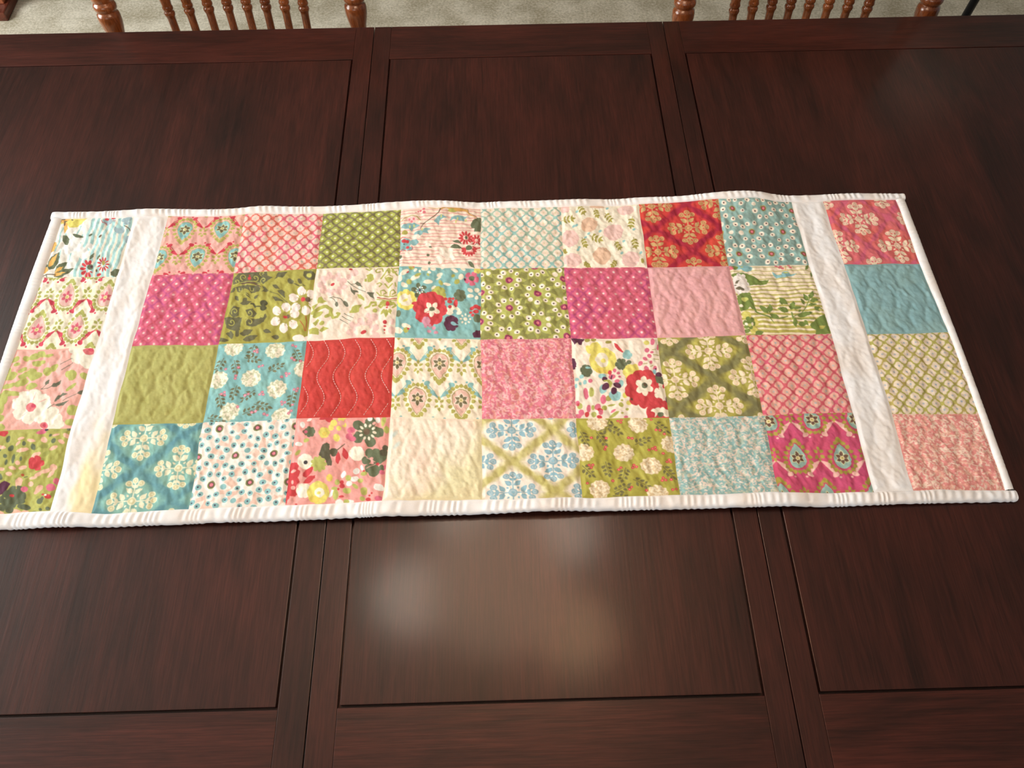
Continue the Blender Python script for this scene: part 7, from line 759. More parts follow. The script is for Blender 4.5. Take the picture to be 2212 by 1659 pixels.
EYE_OLIVE = [(0.335, 0.18), (0.665, 0.385), (0.325, 0.585), (0.645, 0.79), (0.31, 0.985), (0.975, 0.17), (0.96, 0.575), (0.955, 0.975), (0.0, 0.36), (0.0, 0.765), (0.655, -0.01), (0.02, -0.03), (1.30, 0.38), (1.28, 0.78), (-0.3, .17), (-.3, .57), (-.3, .97), (0.65, 1.19), (0.0, 1.17)]
EYE_TEAL = [(0.17 + 0.40 * i, 0.15) for i in range(-1, 4)] + [(0.376 + 0.40 * i, 0.49) for i in range(-2, 3)] + [(0.165 + 0.40 * i, 0.83) for i in range(-1, 4)] + [(0.37 + .4 * i, 1.17) for i in range(-2, 3)] + [(0.37 + .4 * i, -.19) for i in range(-2, 3)]
EYE_PINK = [(0.20 + 0.40 * i, 0.09) for i in range(-1, 4)] + [(0.01 + 0.40 * i, 0.41) for i in range(-1, 4)] + [(0.20 + 0.40 * i, 0.73) for i in range(-1, 4)] + [(0.0 + .4 * i, 1.05) for i in range(-1, 4)] + [(.0 + .4 * i, -.23) for i in range(-1, 4)]

POM_AQ = ([(0.19, 0.06), (0.66, 0.12), (0.08, 0.48), (0.44, 0.47), (0.74, 0.62), (0.27, 0.88), (0.83, 0.97), (1.01, 0.38)],
          [(0.33, 0.20, 0.25), (0.22, 0.23, 1.25), (0.10, 0.20, 1.9), (0.62, 0.40, -0.6), (0.30, 0.55, 1.7), (0.50, 0.62, 2.3), (0.12, 0.66, 1.25), (0.52, 0.80, 0.25), (0.42, 0.92, -0.5), (0.87, 0.12, 1.1), (0.92, 0.66, 1.6), (0.42, 0.03, 1.8), (0.05, .95, .2)],
          [(0.45, 0.12, 3), (0.14, 0.34, 1), (0.28, 0.33, 1), (0.53, 0.33, 2), (0.28, 0.45, 2), (0.83, 0.44, 3), (0.77, 0.47, 1), (0.17, 0.66, 3), (0.42, 0.67, 2), (0.58, 0.67, 3), (0.35, 0.82, 1), (0.83, 0.80, 3), (0.94, 0.83, 1), (0.87, 0.06, 2), (0.88, 0.24, 2), (0.96, 0.28, 1), (0.53, 0.90, 2), (0.66, 0.92, 2), (0.93, 0.93, 2), (0.95, 0.64, 3)])
POM_OL = ([(0.22, 0.06), (0.65, 0.09), (0.05, 0.44), (0.47, 0.45), (0.74, 0.63), (0.19, 0.90), (0.77, 0.98), (0.98, 0.35)],
          [(0.32, 0.11, 0.6), (0.21, 0.19, 1.05), (0.60, 0.35, -0.45), (0.27, 0.56, 1.4), (0.48, 0.64, 1.9), (0.03, 0.60, 0.9), (0.54, 0.80, 0.5), (0.34, 0.94, -0.5), (0.83, 0.08, 0.7), (0.86, 0.64, 0.9), (0.04, 0.18, 1.2), (0.35, 0.02, 1.9), (0.32, .98, .3)],
          [(0.46, 0.05, 3), (0.15, 0.26, 1), (0.30, 0.26, 1), (0.55, 0.28, 2), (0.29, 0.39, 2), (0.80, 0.41, 3), (0.74, 0.43, 1), (0.12, 0.61, 3), (0.41, 0.64, 2), (0.57, 0.63, 3), (0.07, 0.82, 1), (0.33, 0.80, 1), (0.85, 0.80, 3), (0.93, 0.80, 1), (0.86, 0.16, 2), (0.92, 0.22, 1), (0.80, 0.03, 1), (0.93, 0.57, 3), (0.51, 0.91, 2), (0.66, 0.93, 1), (0.95, 0.94, 2), (0.88, 0.47, 1)])

PRINTS = {
    ('L', 0): ('aqua and white striped patch with red and orange flowers', lambda: custom('L0', (247, 240, 228), 11)),
    (0, 0): ('salmon pink patch with aqua teardrops and red bows', lambda: paisley((240, 172, 160), (136, 190, 188), (186, 176, 112), (190, 176, 88), (214, 56, 72), (250, 196, 160), (116, 100, 72), (226, 216, 160), P_cells(0.265, 0.27, 0.475, 0.475), 1, 0.475, 0.475, 31, (244, 180, 150), line=(206, 216, 160))),
    (1, 0): ('coral trellis patch on pale pink', lambda: lattice((243, 196, 180), (226, 92, 112), (188, 192, 186), 6.9, 5.85, 0.30, 0.096, 41, lw=0.125, dr=0.12, node=0.27, mott=(228, 104, 88), petal=(246, 200, 178))),
    (2, 0): ('green trellis patch with white dots', lambda: lattice((170, 174, 74), (124, 112, 78), (250, 244, 226), 6.5, 6.3, 0.11, 0.08, 43, lw=0.13, dr=0.14, node=0.24, petal=(186, 190, 84))),
    (3, 0): ('pink striped patch with a branch and red daisies', lambda: custom('30', (249, 226, 206), 12)),
    (4, 0): ('pale aqua trellis patch with cream flowers', lambda: lattice((240, 220, 200), (138, 190, 184), (212, 192, 140), 6.9, 6.0, 0.055, 0.11, 45, lw=0.125, dr=0.10, node=0.26, petal=(240, 214, 190), mott=(160, 190, 168))),
    (5, 0): ('cream patch with pale pink pompoms and olive leaf sprigs', lambda: custom('50', (246, 234, 210), 13)),
    (6, 0): ('red damask patch with tan sprigs', lambda: damask((214, 56, 50), (166, 28, 54), (206, 164, 104), (196, 128, 78), checker(0.577, 0.41, 0.42, 0.355), 0.42, 0.355, 51, (220, 70, 46), dw=0.22)),
    (7, 0): ('teal patch with cream eye flowers', lambda: eyes((134, 164, 156), (150, 188, 180), (248, 230, 208), (86, 50, 48), ((166, 150, 84), (122, 40, 48)), (228, 120, 128), (118, 152, 146), E_cells(EYE_TEAL), 61, n=9, R=0.137, er=0.033, pl=0.2, pw=0.040, cr=0.042, extra=[(u + .2 * g, v + .115 * h) for u, v in EYE_TEAL for g in (-1, 1) for h in (-1,)])),
    ('R', 0): ('coral damask patch with cream sprigs', lambda: damask((228, 104, 108), (214, 88, 116), (244, 216, 182), (236, 182, 158), checker(0.40, 0.31, 0.38, 0.42), 0.38, 0.42, 52, (230, 96, 80), dw=0.16)),
    ('L', 1): ('cream patch with pink teardrops and red bows', lambda: paisley((249, 238, 208), (244, 192, 182), (210, 190, 120), (184, 182, 92), (218, 64, 84), (250, 190, 150), (228, 96, 116), (240, 222, 150), P_cells(0.43, 0.27, 0.50, 0.44), -1, 0.50, 0.44, 32, (250, 240, 225))),
    (0, 1): ('magenta trellis patch with cream dots', print_red_lattice),
    (1, 1): ('olive patch with white flowers and dark scrolls', lambda: custom('11', (172, 164, 70), 14, (196, 190, 84))),
    (2, 1): ('cream patch with pink blossoms and olive scrolls', lambda: custom('21', (247, 228, 208), 15, (246, 214, 190))),
    (3, 1): ('aqua patch with a large red flower', lambda: custom('31', (128, 184, 184), 16, (146, 190, 178))),
    (4, 1): ('olive patch with eye flowers and magenta centres', lambda: eyes((146, 144, 74), (184, 184, 90), (250, 236, 216), (72, 48, 58), ((176, 66, 104), (128, 40, 78)), (232, 118, 134), (124, 120, 74), E_cells(EYE_OLIVE), 62, n=9, R=0.125, er=0.034, pl=0.195, pw=0.046, cr=0.044)),
    (5, 1): ('magenta trellis patch with white dots', lambda: lattice((220, 94, 122), (196, 72, 122), (252, 236, 226), 6.45, 6.45, 0.203, 0.155, 22, lw=0.13, dr=0.13, node=0.2, petal=(228, 112, 132), mott=(212, 84, 104))),
    (6, 1): ('plain rose pink patch', lambda: solid((232, 164, 166), (238, 178, 170), 71)),
    (7, 1): ('olive striped patch with green leaf sprays', lambda: custom('71', (246, 226, 196), 17)),
    ('R', 1): ('plain teal patch', lambda: solid((132, 174, 178), (150, 184, 176), 72, 9)),
    ('L', 2): ('pink and olive patch with a white flower', lambda: custom('L2', (246, 176, 160), 18, (248, 190, 184))),
    (0, 2): ('plain olive green patch', lambda: solid((178, 172, 92), (190, 184, 110), 73, 8)),
    (1, 2): ('aqua patch with cream pompoms and dark sprigs', lambda: pompom((130, 188, 188), (250, 240, 216), (206, 206, 168), (116, 116, 84), (222, 116, 142), (246, 200, 190), *POM_AQ, 81, (144, 198, 188))),
    (2, 2): ('plain red patch with white wavy stitching', lambda: solid((210, 60, 54), (216, 72, 58), 74, 6)),
    (3, 2): ('cream patch with pink teardrops and aqua bows', lambda: paisley((247, 230, 202), (240, 190, 172), (176, 160, 100), (184, 174, 84), (132, 184, 182), (240, 226, 190), (120, 110, 78), (236, 214, 160), P_cells(0.53, 0.37, 0.48, 0.44), 1, 0.48, 0.44, 33, (250, 236, 218), line=(250, 226, 204))),
    (4, 2): ('pink lace print patch', lambda: lace((226, 116, 136), (246, 186, 184), (232, 136, 120), 91)),
    (5, 2): ('white patch with red, yellow and purple flowers', lambda: custom('52', (248, 230, 210), 19)),
    (6, 2): ('olive damask patch with cream sprigs', lambda: damask((180, 168, 70), (124, 118, 74), (244, 222, 188), (236, 204, 160), checker(0.55, 0.20, 0.42, 0.34), 0.42, 0.34, 53, (190, 180, 84), dw=0.28)),
    (7, 2): ('coral trellis patch with grey dots', lambda: lattice((238, 172, 156), (220, 88, 100), (176, 176, 184), 6.7, 6.6, 0.24, 0.05, 44, lw=0.125, dr=0.12, node=0.24, petal=(236, 172, 150), mott=(220, 84, 108))),
    ('R', 2): ('olive trellis patch on cream with grey dots', lambda: lattice((238, 216, 190), (188, 166, 82), (160, 168, 182), 6.7, 6.7, 0.175, 0.05, 46, lw=0.125, dr=0.12, node=0.24, petal=(240, 216, 194), mott=(178, 168, 76))),
    ('L', 3): ('olive patch with pink dashes and a red blossom', lambda: custom('L3', (180, 176, 84), 20, (194, 186, 96))),
    (0, 3): ('teal damask patch with cream sprigs', lambda: damask((136, 186, 170), (92, 146, 156), (240, 232, 196), (222, 212, 160), checker(0.39, 0.17, 0.43, 0.355), 0.43, 0.355, 54, (130, 190, 184), dw=0.26)),
    (1, 3): ('white and peach patch with teal eye flowers', lambda: eyes((248, 206, 186), (252, 238, 226), (138, 190, 190), (62, 66, 84), ((128, 134, 78), (106, 56, 72)), (236, 130, 142), None, E_cells(EYE_PINK), 63, n=9, R=0.133, extra=[(u + .2 * g, v + .108 * h) for u, v in EYE_PINK for g in (1,) for h in (-1, 1)], er=0.032, pl=0.2, pw=0.045, cr=0.042)),
    (2, 3): ('pink patch with dark green, yellow and white flowers', lambda: custom('23', (243, 160, 150), 23, (246, 172, 166))),
    (3, 3): ('cream patch washed with pink and olive', lambda: pale()),
    (4, 3): ('cream damask patch with blue sprigs', lambda: damask((249, 234, 216), (196, 182, 100), (140, 182, 196), (172, 196, 204), checker(0.31, 0.15, 0.42, 0.385), 0.42, 0.385, 55, (248, 226, 206), dw=0.26, glow=(250, 232, 218), gamt=0.6)),
    (5, 3): ('olive patch with cream pompoms and red berries', lambda: pompom((178, 168, 64), (248, 230, 196), (224, 194, 146), (118, 110, 66), (216, 62, 72), (248, 160, 140), *POM_OL, 82, (192, 182, 78))),
    (6, 3): ('pale aqua lace print patch', lambda: lace((140, 182, 178), (240, 214, 196), (206, 206, 178), 92)),
    (7, 3): ('magenta patch with aqua teardrops and pale bows', lambda: paisley((214, 74, 108), (150, 184, 172), (206, 70, 76), (176, 156, 62), (242, 180, 168), (250, 214, 196), (112, 76, 60), (228, 206, 150), P_cells(0.28, 0.55, 0.48, 0.49), -1, 0.48, 0.49, 34, (210, 72, 124), line=(214, 216, 166))),
    ('R', 3): ('coral lace print patch on cream', lambda: lace((234, 138, 130), (248, 214, 190), (240, 172, 146), 93)),
}


def pale():
    k = solid((248, 232, 208), (246, 214, 190), 75, 5, 0.7, 4.0)
    m = sstep(0.35, 0.9, UU * 0.7 + VV * 0.5 + (fbm(UU * 4, VV * 4, 5) - 0.5) * 0.6 - 0.1)
    k.a = k.a * (1 - 0.55 * m[..., None]) + np.array((222, 212, 142.)) * 0.55 * m[..., None]
    for (u, v) in ((0.06, 0.22), (0.1, 0.35)):
        k.dot((196, 226, 226), u, v, 0.05, 0.02, -0.9, al=0.6, soft=8)
    return k


# ------------------------------------------------------------------ materials
M = {}
M['cherry_y'] = wood('dark_cherry_grain_along_depth', (34, 13, 10), (68, 29, 22), 1, 0.40, 0.36, spec=0.34)
M['cherry_x'] = wood('dark_cherry_grain_along_length', (38, 15, 11), (78, 33, 25), 0, 0.40, 0.34, seed=3.0, spec=0.34)
M['cherry_z'] = wood('dark_cherry_grain_upright', (38, 17, 14), (98, 50, 40), 2, 0.34, 0.2, seed=5.0)
M['oak_z'] = wood('honey_oak_turned', (96, 44, 22), (172, 96, 50), 2, 0.24, 0.5, stretch=9, seed=1.0, bump=0.03)
M['oak_x'] = wood('honey_oak_rail', (96, 44, 22), (168, 94, 50), 0, 0.26, 0.5, stretch=9, seed=2.0, bump=0.03)
M['oak_y'] = wood('honey_oak_seat', (96, 44, 22), (168, 94, 50), 1, 0.28, 0.4, stretch=9, seed=4.0, bump=0.03)
M['walnut'] = wood('reddish_brown_timber', (60, 26, 20), (120, 58, 40), 1, 0.35, 0.2, seed=6.0)
M['warm_wood'] = wood('orange_brown_timber', (150, 78, 48), (196, 112, 74), 2, 0.35, 0.2, seed=7.0)
M['blue_cloth'] = plain('blue_upholstery', (72, 92, 124), 0.95, 0.12, 180, 0.2)
M['black_metal'] = plain('black_painted_metal', (22, 21, 22), 0.45, 0.05, 60)
M['brass'] = plain('aged_brass', (150, 112, 62), 0.35, 0.05, 60, metallic=0.9)
M['shade_cloth'] = plain('linen_lamp_shade', (226, 216, 196), 0.9, 0.05, 220, 0.1)
M['wall'] = plain('painted_wall', (176, 160, 138), 0.85, 0.02, 30, 0.03)
M['ceiling'] = plain('white_ceiling_paint', (196, 190, 182), 0.9, 0.02, 60, 0.05)
M['white_trim'] = plain('white_trim_paint', (228, 226, 220), 0.45, 0.02, 30)
M['batting'] = plain('white_backing_cotton', (238, 230, 224), 0.95, 0.03, 200, 0.05)
M['thread'] = plain('white_cotton_thread', (244, 214, 206), 0.9, 0.04, 300)


def carpet_mat():
    m, nt, b = nmat('beige_carpet')
    L = nt.links.new
    tc = N(nt, 'ShaderNodeTexCoord')
    fine = N(nt, 'ShaderNodeTexNoise')
    fine.inputs['Scale'].default_value = 120
    fine.inputs['Detail'].default_value = 5
    fine.inputs['Roughness'].default_value = 0.7
    big = N(nt, 'ShaderNodeTexNoise')
    big.inputs['Scale'].default_value = 9
    big.inputs['Detail'].default_value = 4
    L(tc.outputs['Object'], fine.inputs['Vector'])
    L(tc.outputs['Object'], big.inputs['Vector'])
    mx = N(nt, 'ShaderNodeMath', operation='MULTIPLY_ADD')
    mx.inputs[1].default_value = 0.45
    L(big.outputs['Fac'], mx.inputs[0])
    h = N(nt, 'ShaderNodeMath', operation='MULTIPLY')
    h.inputs[1].default_value = 0.55
    L(fine.outputs['Fac'], h.inputs[0])
    L(h.outputs[0], mx.inputs[2])
    cr = N(nt, 'ShaderNodeValToRGB')
    cr.color_ramp.elements[0].position = 0.40
    cr.color_ramp.elements[1].position = 0.60
    cr.color_ramp.elements[0].color = (*lin((176, 162, 136)), 1)
    cr.color_ramp.elements[1].color = (*lin((230, 217, 195)), 1)
    L(mx.outputs[0], cr.inputs['Fac'])
    L(cr.outputs['Color'], b.inputs['Base Color'])
    b.inputs['Roughness'].default_value = 1.0
    b.inputs['Specular IOR Level'].default_value = 0.1
    bp = N(nt, 'ShaderNodeBump')
    bp.inputs['Strength'].default_value = 0.6
    bp.inputs['Distance'].default_value = 0.006
    L(mx.outputs[0], bp.inputs['Height'])
    L(bp.outputs['Normal'], b.inputs['Normal'])
    return m


M['carpet'] = carpet_mat()


def cloth_mat():
    """cotton: the printed colour carried by the mesh, with a fine procedural weave"""
    m, nt, b = nmat('printed_cotton')
    L = nt.links.new
    at = N(nt, 'ShaderNodeAttribute')
    at.attribute_name = 'print'
    tc = N(nt, 'ShaderNodeTexCoord')
    no = N(nt, 'ShaderNodeTexNoise')
    no.inputs['Scale'].default_value = 1400
    no.inputs['Detail'].default_value = 2
    L(tc.outputs['Object'], no.inputs['Vector'])
    mr = N(nt, 'ShaderNodeMapRange')
    mr.inputs['To Min'].default_value = 0.90
    mr.inputs['To Max'].default_value = 1.08
    L(no.outputs['Fac'], mr.inputs['Value'])
    mul = N(nt, 'ShaderNodeVectorMath', operation='SCALE')
    L(at.outputs['Color'], mul.inputs[0])
    L(mr.outputs[0], mul.inputs['Scale'])
    L(mul.outputs[0], b.inputs['Base Color'])
    b.inputs['Roughness'].default_value = 0.95
    b.inputs['Specular IOR Level'].default_value = 0.15
    b.inputs['Sheen Weight'].default_value = 0.05
    bp = N(nt, 'ShaderNodeBump')
    bp.inputs['Strength'].default_value = 0.10
    bp.inputs['Distance'].default_value = 0.0006
    L(no.outputs['Fac'], bp.inputs['Height'])
    L(bp.outputs['Normal'], b.inputs['Normal'])
    return m


M['cloth'] = cloth_mat()


def glow_mat(name, col, e):
    m, nt, b = nmat(name)
    b.inputs['Base Color'].default_value = (0.9, 0.78, 0.6, 1)
    b.inputs['Roughness'].default_value = 0.4
    b.inputs['Emission Color'].default_value = (*col, 1)
    b.inputs['Emission Strength'].default_value = e
    return m


M['glow'] = glow_mat('frosted_glass_lit', (1.0, 0.95, 0.90), 7.0)
M['dim'] = glow_mat('frosted_glass_dimly_lit', (1.0, 0.72, 0.48), 4.5)
M['unlit'] = plain('frosted_glass_unlit', (214, 206, 194), 0.4, 0.02, 40)
M['amber'] = glow_mat('amber_glass_lit', (1.0, 0.72, 0.50), 5.0)

# ------------------------------------------------------------------ the room
tag(obj('floor', box(-3.0, 3.4, -2.6, 4.4, -0.05, 0.0), M['carpet']), 'beige carpeted floor of the dining room', kind='structure')
tag(obj('ceiling', box(-3.0, 3.4, -2.6, 4.4, 2.5, 2.55), M['ceiling']), 'plain white ceiling above the dining table', kind='structure')
tag(obj('wall_back', box(-3.0, 3.4, 4.4, 4.5, -0.05, 2.55), M['wall']), 'tan painted wall beyond the dining table', kind='structure')
bm = bmesh.new()
for a in ((-2.6, -0.40, 0.0, 2.5), (1.50, 4.4, 0.0, 2.5), (-0.40, 1.50, 0.0, 0.80), (-0.40, 1.50, 2.25, 2.5)):
    add_box(bm, -3.1, -3.0, a[0], a[1], a[2], a[3])
tag(obj('wall_left', bm, M['wall']), 'tan painted wall with the window', kind='structure')
bm = bmesh.new()
for a in ((-0.40, -0.34, 0.80, 2.25), (1.44, 1.50, 0.80, 2.25), (-0.34, 1.44, 0.80, 0.86), (-0.34, 1.44, 2.19, 2.25), (0.53, 0.57, 0.86, 2.19)):
    add_box(bm, -3.08, -2.98, a[0], a[1], a[2], a[3], 0.004)
tag(obj('window_1', bm, M['white_trim']), 'white framed window in the left wall', kind='structure')

# ------------------------------------------------------------------ dining table
TZ = 0.760
table = thing('dining_table', 'dark cherry dining table with framed top panels, under the patchwork runner', 'table', (0.066, 0.064, 0.0))


def tpart(name, bm, m, smooth=False):
    bmesh.ops.translate(bm, verts=bm.verts, vec=(-0.066, -0.064, 0))
    return obj(name, bm, m, table, smooth)


YF, YB = -0.5270, 0.6509
GF, GB = -0.4398, 0.5672
TH = 0.024
XL, XR = -1.16, 1.29
G = 0.0011
# three sections: left end, centre leaf, right end
secs = [(XL, XL + 0.085, -0.2145, -0.1830), (-0.1830, -0.1535, 0.2899, 0.3184), (0.3184, 0.3458, XR - 0.085, XR)]
for k, (s0, p0, p1, s1) in enumerate(secs):
    e0, e1 = s0 + 0.0006, s1 - 0.0006
    gw = 0.0027
    tpart('panel', box(p0 + gw, p1 - gw, GF + gw, GB - gw * 0.6, TZ - TH, TZ, 0.0006, 2), M['cherry_y'])
    tpart('stile', box(e0, p0, YF, YB, TZ - TH, TZ, 0.0006, 2), M['cherry_y'])
    tpart('stile', box(p1, e1, YF, YB, TZ - TH, TZ, 0.0006, 2), M['cherry_y'])
    tpart('rail', box(p0 + 0.0002, p1 - 0.0002, GB, YB, TZ - TH, TZ, 0.0006, 2), M['cherry_x'])
    tpart('rail', box(p0 + 0.0002, p1 - 0.0002, YF, GF, TZ - TH, TZ, 0.0006, 2), M['cherry_x'])
    tpart('substrate', box(s0 + 0.01, s1 - 0.01, YF + 0.01, YB - 0.01, TZ - TH - 0.010, TZ - TH + 0.016), M['cherry_x'])
for (x0, x1, y0, y1) in ((XL + 0.10, XR - 0.10, YF + 0.07, YF + 0.095), (XL + 0.10, XR - 0.10, YB - 0.095, YB - 0.07), (XL + 0.08, XL + 0.105, YF + 0.07, YB - 0.07), (XR - 0.105, XR - 0.08, YF + 0.07, YB - 0.07)):
    tpart('apron', box(x0, x1, y0, y1, 0.650, TZ - TH - 0.008, 0.002), M['cherry_x'])
leg_prof = [(0, .022), (.015, .026), (.03, .022), (.06, .026), (.20, .034), (.36, .042), (.45, .036), (.47, .044), (.50, .046), (.52, .036), (.54, .046), (.56, .048)]
for sx in (XL + 0.12, XR - 0.12):
    for sy in (YF + 0.11, YB - 0.11):
        bm = lathe(leg_prof, (sx, sy, 0.0))
        add_box(bm, sx - 0.045, sx + 0.045, sy - 0.045, sy + 0.045, 0.56, 0.735, 0.004)
        tpart('leg', bm, M['cherry_z'], True)

# ------------------------------------------------------------------ table runner
RX, RY = 0.0, 0.0
ZB = 0.7680
runner = thing('table_runner', 'long patchwork quilted runner with white binding, laid across the dark table', 'table runner', (RX, RY, 0.760))
CN = ['OL', 'L1', 'L0'] + list(range(9)) + ['R0', 'R1', 'OR']
GRID = [
    [(-0.6066, 0.2222), (-0.5018, 0.2226), (-0.4534, 0.2226), (-0.3420, 0.2222), (-0.2297, 0.2214), (-0.1158, 0.2216), (-0.0009, 0.2245), (0.1159, 0.2222), (0.2292, 0.2240), (0.3434, 0.2235), (0.4522, 0.2232), (0.4988, 0.2236), (0.6063, 0.2235)],
    [(-0.6062, 0.1185), (-0.5026, 0.1164), (-0.4552, 0.1192), (-0.3427, 0.1184), (-0.2295, 0.1224), (-0.1149, 0.1235), (-0.0015, 0.1159), (0.1133, 0.1142), (0.2292, 0.1117), (0.3421, 0.1118), (0.4538, 0.1096), (0.5030, 0.1090), (0.6079, 0.1076)],
    [(-0.6074, 0.0017), (-0.5048, 0.0013), (-0.4577, 0.0027), (-0.3444, 0.0020), (-0.2304, 0.0051), (-0.1156, 0.0073), (-0.0020, 0.0008), (0.1163, -0.0018), (0.2287, -0.0037), (0.3458, -0.0028), (0.4584, -0.0031), (0.5049, -0.0062), (0.6122, -0.0058)],
    [(-0.6096, -0.1140), (-0.5070, -0.1144), (-0.4568, -0.1113), (-0.3457, -0.1115), (-0.2307, -0.1088), (-0.1150, -0.1096), (-0.0012, -0.1159), (0.1152, -0.1183), (0.2300, -0.1201), (0.3468, -0.1201), (0.4577, -0.1197), (0.5066, -0.1229), (0.6127, -0.1251)],
    [(-0.6033, -0.2222), (-0.5007, -0.2226), (-0.4535, -0.2256), (-0.3423, -0.2237), (-0.2306, -0.2224), (-0.1170, -0.2207), (-0.0020, -0.2223), (0.1144, -0.2235), (0.2291, -0.2221), (0.3444, -0.2221), (0.4558, -0.2241), (0.5021, -0.2232), (0.6107, -0.2252)]]
GP = np.array(GRID)                                     # 5 x 13 x 2
LX = np.interp
H_TOP = np.array([(-.63, 0), (-.565, 0), (-.52, .0015), (-.485, .0040), (-.45, .0015), (-.384, 0), (-.344, .001), (-.320, .0052), (-.285, .001), (-.2296, .0012), (-.17, .003), (-.12, .0060), (-.085, .0078), (-.05, .0080), (-.02, .003), (-.003, 0), (.017, .002), (.075, .002), (.143, .0047), (.195, .0005), (.231, .0046), (.285, .005), (.3415, .0118), (.376, .0138), (.41, .0102), (.437, .0015), (.483, .0015), (.54, .0032), (.586, .0013), (.63, 0)])
H_BOT = np.array([(-.63, 0), (-.535, .001), (-.50, .007), (-.47, .006), (-.435, 0), (-.40, .003), (-.34, .003), (-.30, .006), (-.26, .002), (-.21, .004), (-.15, .006), (-.11, .0095), (-.078, .007), (-.03, .006), (0, .006), (.06, .011), (.094, .010), (.136, .004), (.19, .006), (.244, .005), (.30, .006), (.345, .008), (.38, .003), (.40, 0), (.443, .002), (.49, .004), (.567, .002), (.61, .0), (.63, 0)])
Y_TOP, Y_BOT = 0.2368, -0.2405
TOPX, BOTX = (-0.6224, 0.6202), (-0.6215, 0.6222)


def smooth_interp(tab, x):
    n = 12
    s = 0
    for k in range(-n, n + 1):
        s = s + np.interp(x + k * 0.0016, tab[:, 0], tab[:, 1])
    return s / (2 * n + 1)


def lift(x, y):
    t = smooth_interp(H_TOP, x) * np.exp(-(np.maximum(Y_TOP - y, 0) / 0.050) ** 2)
    b = smooth_interp(H_BOT, x) * np.exp(-(np.maximum(y - Y_BOT, 0) / 0.034) ** 2)
    r = 0.0014 * (fbm(x * 9 + 40, y * 9 + 40, 301, 2) - 0.5)
    return np.maximum(t + b, 0) + r


def relief(x, y):
    """meandering quilting lines with puckered cotton between them"""
    ph = 2 * math.pi * y / 0.066
    xw = x + 0.0062 * np.sin(ph) + 0.0016 * (vnoise(x * 60 + 9, y * 60 + 9, 302) - 0.5)
    k = xw / 0.0205
    g = np.abs(k - np.round(k)) * 0.0205
    xw2 = x - 0.0062 * np.sin(ph + 0.5)
    k2 = xw2 / 0.0410 + 0.27
    g2 = np.abs(k2 - np.round(k2)) * 0.0410
    puff = 0.00080 * (1 - np.exp(-(g / 0.0038) ** 2)) - 0.0005 * np.exp(-(g2 / 0.0030) ** 2)
    cr = 0.0012 * (fbm(x * 95 + y * 62 + 70, y * 78 - x * 40 + 70, 303, 3) - 0.5) + 0.0009 * (vnoise(x * 230 + y * 90 + 80, y * 150 - x * 60 + 80, 306) - 0.5)
    return puff + cr


def surf(x, y, mask):
    return ZB + lift(x, y) + mask * relief(x, y) - (1 - mask) * 0.0009


def bil(a, b, c, d, U, V):
    X = a[0] * (1 - U) * (1 - V) + b[0] * U * (1 - V) + c[0] * U * V + d[0] * (1 - U) * V
    Y = a[1] * (1 - U) * (1 - V) + b[1] * U * (1 - V) + c[1] * U * V + d[1] * (1 - U) * V
    return X, Y


def edge_mask(U, V, w, h):
    d = np.minimum(np.minimum(U, 1 - U) * w, np.minimum(V, 1 - V) * h)
    return sstep(-0.0005, 0.0055, d)


def local(Zc):
    return Zc - 0.760


for (ck, row), (label, fn) in PRINTS.items():
    ci = {'L': 0, 'R': 11}.get(ck, None)
    ci = ck + 2 if ci is None else ci
    a, b, c, d = GP[row, ci], GP[row, ci + 1], GP[row + 1, ci + 1], GP[row + 1, ci]
    lin_ = np.linspace(0, 1, NP)
    U, V = np.meshgrid(lin_, lin_)
    # a slight irregularity of the seams, shared by neighbours
    X, Y = bil(a, b, c, d, U, V)
    X = X + 0.0011 * (fbm(X * 30 + 20, Y * 30 + 20, 311, 2) - 0.5) * 2
    Y = Y + 0.0013 * (fbm(X * 30 + 60, Y * 30 + 20, 312, 2) - 0.5) * 2
    Zc = surf(X, Y, edge_mask(U, V, 0.113, 0.113))
    o = grid_mesh('patch', X, Y, local(Zc), M['cloth'], runner, fn().done())
    o['label'] = label
    if (ck, row) == (2, 2):
        red_patch = o
        RED = (a, b, c, d)


def cotton(X, Y, seed, warm=1.0):
    n = fbm(X * 40 + 30, Y * 22 + 30, seed, 3)
    t = sstep(0.3, 0.75, n)
    c0, c1 = np.array((246, 243, 243.)), np.array((240, 231, 225.))
    return lin(c0 * (1 - t[..., None]) + c1 * t[..., None])


